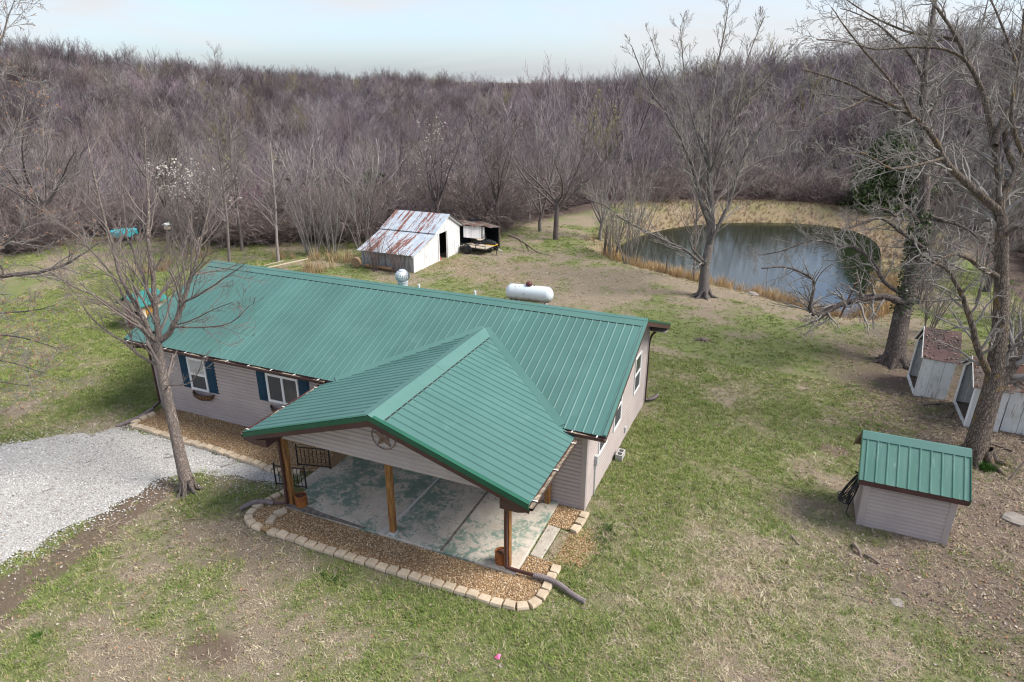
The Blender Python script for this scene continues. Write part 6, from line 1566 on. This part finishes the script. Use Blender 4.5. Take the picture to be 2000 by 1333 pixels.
for (x, y, pi, ht, bt) in ((-24.6, 16.9, 3, 7.6, (0.30, 0.26, 0.245)), (-23.9, 19.2, 7, 6.2, (0.29, 0.265, 0.25)), (-23.0, 20.0, 7, 5.6, (0.27, 0.245, 0.235)), (-26.4, 14.8, 4, 8.2, (0.20, 0.165, 0.15)), (-22.1, 22.0, 8, 6.5, (0.24, 0.215, 0.2)),
                           (-11.5, 30.3, 5, 9.6, (0.13, 0.105, 0.10)), (-13.4, 32.2, 1, 9.0, (0.19, 0.165, 0.15)), (-9.0, 33.0, 2, 8.2, (0.24, 0.22, 0.2)), (-15.8, 30.0, 6, 8.5, (0.14, 0.11, 0.105)),
                           (-28.5, 18.0, 4, 8.6, (0.17, 0.14, 0.13)), (-31.0, 16.0, 8, 6.0, (0.2, 0.17, 0.16)), (-35.0, 18.5, 6, 9.0, (0.13, 0.11, 0.105)), (-41.5, 14.5, 5, 9.5, (0.12, 0.1, 0.095)), (-44.0, 10.0, 5, 10, (0.13, 0.105, 0.10)),
                           (-19.3, 27.5, 6, 8.5, (0.14, 0.115, 0.11)), (-46, 17.0, 1, 11, (0.19, 0.16, 0.15)), (17.0, 25.0, 2, 9.0, (0.17, 0.145, 0.135)), (15.5, 19.0, 4, 9.5, (0.15, 0.125, 0.115)), (14.2, 15.0, 3, 8.0, (0.17, 0.14, 0.125)), (14.5, 30.0, 6, 8.0, (0.14, 0.12, 0.11)), (18.0, 34.0, 1, 10.5, (0.18, 0.155, 0.145))):
    edge.append([x, y, pi, ht, bt])
tries = 0
while len(edge) < 118 and tries < 9000:
    tries += 1
    a = random.uniform(-0.74, 0.74); ed = float(np.interp(a, AZS, ED_)); d = ed + random.uniform(0, 1) ** 1.3 * 26 + 0.5
    x = CX + d * math.sin(a + YAW); y = CY + d * math.cos(a + YAW)
    if x > 20 and y < 8: continue
    if any((x - e[0]) ** 2 + (y - e[1]) ** 2 < 7.5 for e in edge): continue
    if float(poly_dist(np.array([x]), np.array([y]), POND)[0]) < 8 or bool(in_poly(np.array([x]), np.array([y]), POND)[0]): continue
    if -21 < x < -12.5 and 16.5 < y < 29: continue
    k = sstep(ed, ed + 20, d)
    edge.append([x, y, random.choice((0, 1, 2, 3, 4, 5, 6, 7, 8)), (random.uniform(5.4, 8.2) + 2.6 * float(k)) * (1.0 + 0.22 * float(sstep(0.02, 0.2, a))), None])
left_ = sorted([e for e in edge if e[0] < -17.5], key=lambda e: (e[0] + 17) ** 2 + (e[1] - 22) ** 2)
mid_ = sorted([e for e in edge if -17.5 <= e[0] < 4], key=lambda e: (e[0] + 15) ** 2 + (e[1] - 27) ** 2)
right_ = sorted([e for e in edge if e[0] >= 4], key=lambda e: (e[0] - 2) ** 2 + (e[1] - 48) ** 2)
for grp, anchor, nm in ((left_, 'counting from barn to trampoline', 'trees along the woods edge'), (mid_, 'counting from lean-to to dam', 'trees along the woods edge'), (right_, 'counting outward from pond dam', 'trees along the woods edge')):
    cnt = {}
    for e in grp:
        st = PROTO[e[2]][0]; cnt[st] = cnt.get(st, 0) + 1
        put_tree(e[2], e[0], e[1], e[3], random.uniform(0, 6.28), '%s %s in the woods edge, %s' % (ORD[cnt[st] - 1], STY[st], anchor), e[4] or random.choice(BARK_T), random.choice(TWIG_T) if e[4] is None else tuple(0.5 * a + 0.5 * b_ for a, b_ in zip(e[4], random.choice(TWIG_T))), nm)
for (px_, dd_, ht_, lab) in ((1045, 92, 19.5, 'tall bare tree rising above the hill line beside the gap'), (1118, 84, 19.0, 'tall bare tree next to the one beside the gap'), (1172, 88, 20.5, 'tallest bare tree on the hill line behind the pond path')):
    az_ = math.atan((px_ - 1000) * math.cos(PITCH) / 1300.0) + YAW
    x = CX + dd_ * math.sin(az_); y = CY + dd_ * math.cos(az_)
    put_tree(random.choice((0, 1, 2)), x, y, 13.2 - gz(x, y), 1.0 + px_, lab, (0.24, 0.20, 0.20), (0.30, 0.25, 0.26))
# willow like clump at the pond corner, saplings, barn shrubs
put_tree(7, -5.5, 27.7, 6.5, 0.4, 'grey many stemmed willow at the near pond corner', (0.25, 0.225, 0.2), (0.27, 0.245, 0.21), name='willow_shrub')
put_tree(8, -6.9, 28.9, 5.0, 2.4, 'smaller many stemmed willow beside the thick dead post', (0.25, 0.225, 0.2), (0.27, 0.245, 0.21), name='willow_shrub')
put_tree(3, -1.1, 25.6, 7.0, 1.0, 'thin straight sapling just behind the broken stub tree', (0.19, 0.16, 0.15), (0.24, 0.205, 0.19), name='sapling')
put_tree(3, 12.6, 9.2, 5.2, 2.0, 'thin sapling beside the hidden white coop', (0.18, 0.15, 0.13), (0.22, 0.19, 0.17), name='sapling')
put_tree(8, 12.4, 16.5, 4.5, 2.0, 'leafless thicket behind the rusty roofed coop', (0.2, 0.17, 0.15), (0.23, 0.2, 0.18), name='sapling')
put_tree(8, 10.3, 20.0, 3.6, 5.0, 'leafless shrub on the bank behind the oak', (0.2, 0.17, 0.15), (0.23, 0.2, 0.18), name='sapling')
put_tree(8, -18.0, 17.4, 2.5, 1.0, 'bare upright shrub before the barn nearer the log slice', (0.13, 0.095, 0.09), (0.16, 0.115, 0.11), name='barn_shrub')
put_tree(7, -16.55, 17.55, 2.1, 3.0, 'bare upright shrub before the barn corner', (0.13, 0.095, 0.09), (0.16, 0.115, 0.11), name='barn_shrub')
for (x, y, ht_, pi, lab) in ((10.6, 25.5, 4.2, 8, 'leafless thicket on the pond bank behind the oak'), (11.4, 29.0, 4.8, 7, 'taller leafless thicket further along the pond bank'), (11.8, 33.5, 4.6, 8, 'third leafless thicket along the pond bank'), (12.3, 38.5, 5.0, 7, 'leafless thicket at the far turn of the pond bank'), (13.5, 27.0, 6.5, 3, 'straight bare tree on the slope beyond the bank thickets'), (14.5, 42.0, 8.5, 1, 'vase shaped bare tree near the far turn of the pond')):
    put_tree(pi, x, y, ht_, x * 3, lab, (0.19, 0.165, 0.15), (0.22, 0.195, 0.175), name='bank_thicket')
# fallen limb by the lean-to
fl = []
grow(fl, (-13.3, 26.0, gz(-13.3, 26) + 0.95), (0.95, 0.15, -0.30), 3.6, 0.07, 1, 3, (0, 9, 4), (0.4, 0.9), -0.25, 0.12, (0.3, 0.55), 0.012)
v, f = tube_mesh(fl, (6, 6, 5, 4)); v[:, 2] = np.maximum(v[:, 2], H(v[:, 0], v[:, 1]) + 0.01)
tag(meshobj('fallen_branch', fast_mesh('fallen_branch', v, f, M['old_wood'])), 'dead fallen branch leaning on the lean-to corner', 'branch')

# blossom trees, budding trees
def leafy(name, label, pi, x, y, ht, bt, tt, leaf_m, n, size, z0=0.35, part='blossom', group=None):
    o = put_tree(pi, x, y, ht, random.uniform(0, 6), label, bt, tt, group, name)
    tips = PROTO[pi][5]; tips = tips[tips[:, 2] > tips[:, 2].max() * z0]
    sel = tips[rng.integers(0, len(tips), n)] + rng.normal(0, 0.16, (n, 3))
    s = o.scale[2]
    v, f = quads(sel, size / s)
    q = meshobj(part, fast_mesh(name + '_' + part, v, f, leaf_m, False), [c for c in o.children if c.name.startswith('crown')][0])
    return o
leafy('pear_tree', 'flowering tree with white blossom behind the front yard maple', 1, -31.0, 17.6, 6.2, (0.14, 0.12, 0.11), (0.2, 0.17, 0.15), M['bloom'], 1700, 0.125)
leafy('pear_tree', 'small flowering tree with white blossom just behind the barn', 3, -20.9, 29.5, 7.2, (0.14, 0.12, 0.11), (0.2, 0.17, 0.15), M['bloom'], 380, 0.12)
leafy('redbud_tree', 'low redbud with purple haze of buds left of the barn', 7, -31.2, 22.0, 4.2, (0.14, 0.11, 0.11), (0.26, 0.14, 0.2), M['bud_purple'], 900, 0.10)
leafy('yellow_bud_tree', 'yellow green budding tree high in the woods over the drive side', 0, -52.5, 44.0, 12.5, (0.18, 0.15, 0.12), (0.26, 0.23, 0.13), M['bud_green'], 1300, 0.2)
leafy('yellow_bud_tree', 'yellow green budding tree in the woods above the pond path', 2, -15.0, 52.0, 10.5, (0.18, 0.15, 0.12), (0.26, 0.23, 0.13), M['bud_green'], 450, 0.18)
leafy('green_leaf_tree', 'fresh green leafing tree behind the oak by the pond', 8, 19.0, 45.5, 5.8, (0.15, 0.13, 0.1), (0.2, 0.19, 0.12), M['spring_green'], 1500, 0.2, 0.1)
for (x, y, ht, lab) in ((-29.2, 24.2, 3.2, 'dusky budding shrub behind the pear blossom'), ):
    leafy('redbud_tree', lab, 8, x, y, ht, (0.14, 0.11, 0.11), (0.26, 0.15, 0.2), M['bud_purple'], 500, 0.1)
# cedars
def cedar(label, x, y, ht, w, pw=0.75):
    z = gz(x, y); o = thing('cedar_tree', label, 'tree', (x, y, z))
    MB().tube([(x, y, z - 0.2), (x, y, z + ht * 0.5), (x, y, z + ht * 0.95)], [0.16, 0.10, 0.02], 7).build('trunk', M['bark_deep'], o)
    n = int(ht * w * 420); c_ = []
    for i in range(n):
        u = random.random() ** 1.4; a = random.uniform(0, 6.28); bump_ = 0.75 + 0.35 * math.sin(a * 3 + u * 9) * 0.6 + 0.2 * random.random()
        rr = w * (1 - u) ** pw * bump_ * math.sqrt(random.uniform(0.25, 1))
        c_.append((rr * math.cos(a), rr * math.sin(a), ht * (0.03 + 0.97 * u) + random.uniform(-0.1, 0.1)))
    v, f = quads(np.array(c_), 0.30)
    meshobj('crown', fast_mesh('cedar_crown', v, f, M['cedar'], False), o)
cedar('broad dark green cedar on the bank beyond the pond', 11.2, 53.0, 7.6, 4.2, 0.55)
cedar('dark cedar half hidden in the bare woods left of the blossom', -37.5, 33.5, 5.0, 2.6, 0.4)
cedar('low dark cedar in the bare woods behind the barn', -29.0, 34.0, 4.4, 2.4, 0.4)
cedar('small dark cedar behind the pale thicket trees', -33.5, 31.5, 4.0, 2.4, 0.4)

# ------------------------------------------------------------------ the far woods, one mass
N = 5600
a = rng.uniform(-0.80, 0.80, N); ed = np.interp(a, AZS, ED_); rd = np.interp(a, AZS, RD_)
dmax = rd * 1.03
d = np.sqrt(rng.uniform(0, 1, N)) * (dmax - ed - 8) + ed + 8
x = CX + d * np.sin(a + YAW); y = CY + d * np.cos(a + YAW); z = H(x, y)
# thin the ones far down the back so that the near canopy stays dense
tt = (d - ed) / (rd - ed)
ht = rng.uniform(8.0, 14.5, N) * (1 - 0.22 * sstep(0.22, 0.0, tt) * (a < 0.05))
ht = ht * (1 + 0.35 * sstep(0.9, 1.0, tt) * rng.uniform(-0.5, 1.0, N))
ht = ht * (0.70 + 0.62 * fbm(x, y, 26, 61, 2))
pick = rng.choice([0, 1, 2, 3, 4, 5, 6], N, p=[.18, .18, .18, .08, .08, .15, .15])
scl = np.stack([ht / 10 * rng.uniform(0.95, 1.3, N), ht / 10 * rng.uniform(0.95, 1.3, N), ht / 10], 1)
rot = np.stack([rng.normal(0, 0.05, N), rng.normal(0, 0.05, N), rng.uniform(0, 6.28, N)], 1)
tint = np.array(TWIG_T)[rng.integers(0, len(TWIG_T), N)] * rng.uniform(0.65, 1.4, (N, 1))
pf = fbm(x, y, 38, 91, 3)[:, None]; pf2 = fbm(x, y, 22, 95, 3)[:, None]
tint = tint * (0.50 + 1.0 * pf) * (1 + (pf2 - 0.5) * np.array([[0.22, 0.06, -0.12]])) * np.array([[0.90, 0.86, 0.90]])
yg = rng.random(N) < 0.03
tint[yg] = np.array([0.25, 0.215, 0.11])
dk_ = rng.random(N) < 0.14
tint[dk_] = np.array([0.11, 0.09, 0.092])
sp_ = rng.random(N) < 0.06
tint[sp_] = np.array([0.38, 0.36, 0.34])
def inst_obj(me):
    return bpy.data.objects.new(me.name, me)
# the row of taller trees that stands along the ridge
keep = ~((tt > 0.93) & (a < -0.2) & (rng.random(N) < 0.75)) & ~((a > 0.03) & (a < 0.5) & (d < ed + 60) & (rng.random(N) < 0.5))
x, y, z, rot, scl, pick, tint = x[keep], y[keep], z[keep], rot[keep], scl[keep], pick[keep], tint[keep]
nr = 190
ar = np.sort(rng.uniform(-0.8, -0.12, nr)); dr_ = np.interp(ar, AZS, RD_) * rng.uniform(0.955, 1.02, nr)
xr = CX + dr_ * np.sin(ar + YAW); yr2 = CY + dr_ * np.cos(ar + YAW); hr = rng.uniform(11, 16.5, nr)
x = np.concatenate([x, xr]); y = np.concatenate([y, yr2]); z = np.concatenate([z, H(xr, yr2)])
rot = np.concatenate([rot, np.stack([rng.normal(0, .04, nr), rng.normal(0, .04, nr), rng.uniform(0, 6.28, nr)], 1)])
scl = np.concatenate([scl, np.stack([hr / 10, hr / 10, hr / 10], 1)]); pick = np.concatenate([pick, rng.choice([0, 1, 2, 5, 6], nr)])
tint = np.concatenate([tint, np.array([[0.15, 0.125, 0.13]]) * rng.uniform(0.7, 1.4, (nr, 1))])
woods = scatter('far_woods', [inst_obj(PROTO[i][3]) for i in range(7)], np.stack([x, y, z], 1), rot, scl, pick, tint)
woods['label'] = 'bare purple grey woods covering the hills'
N = 2300
a = rng.uniform(-0.78, 0.78, N); ed = np.interp(a, AZS, ED_)
d = ed - 1 + rng.uniform(0, 1, N) ** 1.3 * 45
x = CX + d * np.sin(a + YAW); y = CY + d * np.cos(a + YAW)
sd = poly_dist(x, y, POND); ok = ((sd > 9) | ((sd > 5) & (y > 42) & (rng.random(N) < 0.4))) & ~in_poly(x, y, POND) & ~((x > -21.5) & (x < -12) & (y > 16) & (y < 29.5)) & ~((x > -43) & (x < -32) & (y > 14) & (y < 20.5))
ok |= False
x, y = x[ok], y[ok]; n = len(x); z = H(x, y)
ht = rng.uniform(0.6, 1.5, n)
tint = np.array([(0.21, 0.165, 0.165), (0.235, 0.185, 0.17), (0.18, 0.14, 0.145), (0.25, 0.205, 0.185)])[rng.integers(0, 4, n)] * rng.uniform(0.8, 1.2, (n, 1))
underbrush = scatter('underbrush', [inst_obj(PROTO[i][3].copy()) for i in (9, 10)], np.stack([x, y, z], 1), np.stack([np.zeros(n), np.zeros(n), rng.uniform(0, 6.28, n)], 1), np.stack([ht * 1.2, ht * 1.2, ht], 1), rng.integers(0, 2, n), tint)

# ------------------------------------------------------------------ grass, leaves, pebbles
def tuft(nb, hgt, spread, wid, lean):
    v, f = [], []
    for i in range(nb):
        a = random.uniform(0, 6.28); r_ = spread * math.sqrt(random.random()); x_, y_ = r_ * math.cos(a), r_ * math.sin(a)
        b_ = random.uniform(0, 6.28); h = hgt * random.uniform(0.5, 1.1); l = lean * random.uniform(0.3, 1.3) * h; w = wid * random.uniform(0.7, 1.2)
        dx, dy = math.cos(b_), math.sin(b_); k = len(v)
        v += [(x_ - dy * w / 2, y_ + dx * w / 2, -0.01), (x_ + dy * w / 2, y_ - dx * w / 2, -0.01), (x_ + dx * l * 0.35 + dy * w * 0.4, y_ + dy * l * 0.35 - dx * w * 0.4, h * 0.62), (x_ + dx * l * 0.35 - dy * w * 0.4, y_ + dy * l * 0.35 + dx * w * 0.4, h * 0.62), (x_ + dx * l, y_ + dy * l, h)]
        f += [(k, k + 1, k + 2, k + 3), (k + 3, k + 2, k + 4)]
    return v, f
def scat_pts(n, x0, x1, y0, y1):
    x = rng.uniform(x0, x1, n); y = rng.uniform(y0, y1, n)
    ok = inview(x, y)
    ok &= ~in_poly(x, y, HOUSE_FP) & ~in_poly(x, y, SLAB_FP) & ~in_poly(x, y, BED_A) & ~in_poly(x, y, BED_B) & ~in_poly(x, y, BED_C) & ~in_poly(x, y, POND)
    ok &= ~((x > 6.4) & (x < 8.4) & (y > 2.25) & (y < 3.8)) & ~((x > -19.5) & (x < -15.7) & (y > 18) & (y < 24))
    return x[ok], y[ok]
x1_, y1_ = scat_pts(190000, -32, 14, -11, 12)
x2_, y2_ = scat_pts(70000, -46, 20, 8, 36)
x = np.concatenate([x1_, x2_]); y = np.concatenate([y1_, y2_])
g, ba, li, sw, wo = fields(x, y)
x_all, y_all, li_all = x, y, li
drv = in_poly(x, y, DRIVE)
pr = (g * 1.15 - 0.12) * (1 - 0.97 * ba) * (1 - 0.5 * li) * (1 - 0.8 * wo)
ok = (rng.random(len(x)) < pr) & ~drv
gx_, gy_, gg = x[ok], y[ok], g[ok]; n = len(gx_)
dd = np.hypot(gx_ - CX, gy_ - CY)
s = rng.uniform(0.55, 1.1, n) * (0.55 + 0.6 * gg) * (1 + 0.25 * sstep(25, 45, dd))
base = np.array([0.155, 0.235, 0.048]); yel = np.array([0.38, 0.37, 0.15])
k = np.clip(rng.normal(0.42, 0.28, n) + 0.25 * (0.6 - gg), 0, 1)[:, None]
tint = (base * (1 - k) + yel * k) * rng.uniform(0.75, 1.25, (n, 1))
tufts = [proto('t', *tuft(16, 0.075, 0.085, 0.010, 0.8), M['inst']) for _ in range(5)]
scatter('grass', tufts, np.stack([gx_, gy_, H(gx_, gy_)], 1), np.stack([rng.normal(0, .1, n), rng.normal(0, .1, n), rng.uniform(0, 6.28, n)], 1), np.stack([s * 1.25, s * 1.25, s * 0.9], 1), rng.integers(0, 5, n), tint)
pr = (0.20 + 0.75 * sw + 0.15 * (1 - g)) * (1 - 0.8 * ba) * (1 - 0.35 * li) * (1 - 0.8 * wo)
ok = (rng.random(len(x)) < pr * 1.1) & ~drv
sx_, sy_, sw_ = x[ok], y[ok], sw[ok]; n = len(sx_)
s = rng.uniform(0.55, 1.15, n) * (0.75 + 0.5 * sw_)
tint = np.array([(0.55, 0.46, 0.31), (0.47, 0.38, 0.26), (0.38, 0.30, 0.22), (0.62, 0.54, 0.38)])[rng.integers(0, 4, n)] * rng.uniform(0.75, 1.15, (n, 1))
scatter('dry_grass', [proto('t', *tuft(12, 0.065, 0.10, 0.009, 1.6), M['inst']) for _ in range(5)], np.stack([sx_, sy_, H(sx_, sy_)], 1), np.stack([rng.normal(0, .15, n), rng.normal(0, .15, n), rng.uniform(0, 6.28, n)], 1), np.stack([s * 1.2, s * 1.2, s * 0.75], 1), rng.integers(0, 5, n), tint)
# fallen leaves
pr = (0.05 + 0.95 * li + 0.10 * (1 - g)) * 0.55
ok = (rng.random(len(x)) < pr)
lx, ly = x[ok], y[ok]; n = len(lx)
leafp = []
for i in range(4):
    w = 0.030 * random.uniform(0.8, 1.2); l = 0.05; c1, c2 = random.uniform(0, .03), random.uniform(0, .03)
    leafp.append(proto('l', [(-l, 0, 0.01 + c1), (-l * .3, -w, 0.0), (l * .5, -w * .8, 0.005), (l, 0, c2 + 0.01), (l * .5, w * .8, 0.012), (-l * .3, w, 0.02), (0, 0, 0.004)], [(0, 1, 6), (1, 2, 6), (2, 3, 6), (3, 4, 6), (4, 5, 6), (5, 0, 6)], M['inst']))
tint = np.array([(0.32, 0.22, 0.145), (0.27, 0.19, 0.14), (0.42, 0.32, 0.23), (0.20, 0.15, 0.13), (0.46, 0.39, 0.34), (0.36, 0.19, 0.11)])[rng.choice(6, n, p=[.25, .22, .17, .22, .08, .06])] * rng.uniform(0.75, 1.2, (n, 1))
s = rng.uniform(0.4, 0.8, n)
scatter('fallen_leaves', leafp, np.stack([lx, ly, H(lx, ly) + 0.015], 1), np.stack([rng.normal(0, .35, n), rng.normal(0, .35, n), rng.uniform(0, 6.28, n)], 1), np.stack([s, s, s], 1), rng.integers(0, 4, n), tint)
# tall dry grass along the pond, behind the house and round the barn
def tall(name, x, y, smin, smax, cols):
    n = len(x); s = rng.uniform(smin, smax, n)
    tint = np.array(cols)[rng.integers(0, len(cols), n)] * rng.uniform(0.75, 1.2, (n, 1))
    scatter(name, [proto('t', *tuft(22, 0.8, 0.22, 0.016, 0.35), M['inst']) for _ in range(4)], np.stack([x, y, H(x, y)], 1), np.stack([rng.normal(0, .1, n), rng.normal(0, .1, n), rng.uniform(0, 6.28, n)], 1), np.stack([s, s, s], 1), rng.integers(0, 4, n), tint)
px_ = rng.uniform(-10, 14, 16000); py_ = rng.uniform(20, 58, 16000)
sd = poly_dist(px_, py_, POND) * np.where(in_poly(px_, py_, POND), -1, 1)
cl = fbm(px_, py_, 2.4, 77, 3)
near = (sd > -0.2) & (sd < 1.2) & (py_ < 31) & (cl > 0.36) & (px_ > -8)
far = (sd > 0.1) & (sd < 10) & (py_ > 31) & (rng.random(16000) < 0.55)
tall('reeds', px_[near], py_[near], 0.5, 1.05, [(0.52, 0.36, 0.18), (0.45, 0.30, 0.15), (0.58, 0.43, 0.25)])
tall('dam_grass', px_[far], py_[far], 0.22, 0.45, [(0.33, 0.21, 0.13), (0.25, 0.165, 0.115), (0.36, 0.25, 0.16), (0.21, 0.165, 0.12)])
px_ = rng.uniform(-40, -12, 9000); py_ = rng.uniform(11, 32, 9000)
cl = fbm(px_, py_, 3.5, 79, 3)
ed = np.interp(np.clip(polar(px_, py_)[0], AZS[0], AZS[-1]), AZS, ED_)
line = 15.5 + 0.30 * (px_ + 24)
sel = (cl > 0.50) & (np.abs(py_ - line) < 2.6) & (px_ < -20.5) & (px_ > -30) | (cl > 0.60) & (py_ > 24) & (px_ > -22) & (px_ < -16) 
tall('tall_dry_grass', px_[sel], py_[sel], 0.5, 1.15, [(0.46, 0.35, 0.20), (0.40, 0.29, 0.165), (0.36, 0.24, 0.14)])
# pebbles
def pebble(i):
    rr = random.Random(i); v = []
    for z, r_ in ((-0.6, 0.55), (0.05, 1.0), (0.6, 0.6)):
        for j in range(5): v.append((r_ * rr.uniform(0.8, 1.15) * math.cos(j * 1.2566 + z), r_ * rr.uniform(0.8, 1.15) * math.sin(j * 1.2566 + z), z * 0.8))
    v.append((0, 0, 0.72))
    f = [(k * 5 + j, k * 5 + (j + 1) % 5, (k + 1) * 5 + (j + 1) % 5, (k + 1) * 5 + j) for k in range(2) for j in range(5)] + [(10 + j, 10 + (j + 1) % 5, 15) for j in range(5)]
    return v, f
def stones(name, polys, dens, smin, smax, cols, z, w=None, extra=0.0):
    X, Y = [], []
    for p in polys:
        q = np.array(p); x0, y0 = q.min(0) - extra; x1, y1 = q.max(0) + extra; n = int((x1 - x0) * (y1 - y0) * dens)
        x = rng.uniform(x0, x1, n); y = rng.uniform(y0, y1, n); d_ = poly_dist(x, y, p) * np.where(in_poly(x, y, p), -1, 1)
        ok = ((d_ < 0) | (rng.random(n) < np.exp(-np.maximum(d_, 0) / max(extra * 0.35, 1e-3)) * 0.6 * (extra > 0))) & inview(x, y)
        ok &= ~in_poly(x, y, SLAB_FP)
        X.append(x[ok]); Y.append(y[ok])
    x = np.concatenate(X); y = np.concatenate(Y); n = len(x)
    s = rng.uniform(smin, smax, n)
    tint = np.array(cols)[rng.choice(len(cols), n, p=w)] * rng.uniform(0.8, 1.15, (n, 1)) * (0.66 + 0.62 * fbm(x, y, 2.2, 55, 3))[:, None]
    scatter(name, [proto('p', *pebble(i), M['inst']) for i in range(5)], np.stack([x, y, np.full(n, z) + rng.uniform(-.004, .008, n)], 1), np.stack([rng.normal(0, .3, n), rng.normal(0, .3, n), rng.uniform(0, 6.28, n)], 1), np.stack([s * 1.2, s, s * 0.7], 1), rng.integers(0, 5, n), tint)
stones('pebbles', [BED_A, BED_B, BED_C], 1500, 0.010, 0.019, [(0.42, 0.27, 0.14), (0.55, 0.40, 0.24), (0.30, 0.18, 0.09), (0.66, 0.55, 0.40), (0.20, 0.125, 0.07)], 0.042, [.34, .26, .2, .1, .1])
stones('loose_pebbles', [PATCH], 2000, 0.010, 0.019, [(0.42, 0.27, 0.14), (0.55, 0.40, 0.24), (0.30, 0.18, 0.09)], 0.032, None, 0.3)
stones('drive_gravel', [DRIVE], 640, 0.010, 0.021, [(0.56, 0.545, 0.52), (0.46, 0.45, 0.43), (0.66, 0.645, 0.62), (0.30, 0.28, 0.26)], 0.030, [.4, .3, .18, .12], 0.8)
# bright green grass clump by the forked trunk, green weeds by the walls
cx_ = np.concatenate([rng.normal(10.1, 0.10, 40), rng.normal(0.75, 0.2, 60), rng.normal(-8.7, 0.08, 22), rng.normal(-4.2, .25, 20)]); cy_ = np.concatenate([rng.normal(7.0, 0.08, 40), rng.normal(-1.35 + 0.6, 0.5, 60), rng.normal(-8.2, 0.07, 22), rng.normal(-4.55, .08, 20)])
n = len(cx_); s = np.concatenate([rng.uniform(1.6, 2.8, 40), rng.uniform(0.7, 1.2, n - 40)])
scatter('weeds', [proto('t', *tuft(16, 0.085, 0.06, 0.009, 0.7), M['inst']) for _ in range(3)], np.stack([cx_, cy_, H(cx_, cy_)], 1), np.stack([np.zeros(n), np.zeros(n), rng.uniform(0, 6.28, n)], 1), np.stack([s, s, s], 1), rng.integers(0, 3, n), np.array([[0.055, 0.13, 0.02]]) * rng.uniform(0.8, 1.3, (n, 1)))

tw = []
for i in range(3):
    pts = [np.array([0, 0, 0.01]), np.array([0.10, random.uniform(-.03, .03), 0.02]), np.array([0.22, random.uniform(-.05, .05), 0.012])]
    v, f = tube_mesh([(0, np.array(pts), np.array([0.006, 0.005, 0.003])), (0, np.array([pts[1], pts[1] + np.array([0.05, 0.04, 0.01]), pts[1] + np.array([0.10, 0.07, 0.004])]), np.array([0.004, 0.003, 0.002]))], (4,))
    tw.append(proto('w', v.tolist(), [tuple(int(j) for j in q) for q in f], M['inst']))
ok = (rng.random(len(x_all)) < (0.006 + 0.02 * li_all)) 
tx, ty = x_all[ok], y_all[ok]; n = len(tx); s = rng.uniform(0.5, 1.8, n)
scatter('fallen_twigs', tw, np.stack([tx, ty, H(tx, ty) + 0.01], 1), np.stack([rng.normal(0, .1, n), rng.normal(0, .1, n), rng.uniform(0, 6.28, n)], 1), np.stack([s, s, s], 1), rng.integers(0, 3, n), np.array([[0.24, 0.19, 0.16]]) * rng.uniform(0.6, 1.5, (n, 1)))
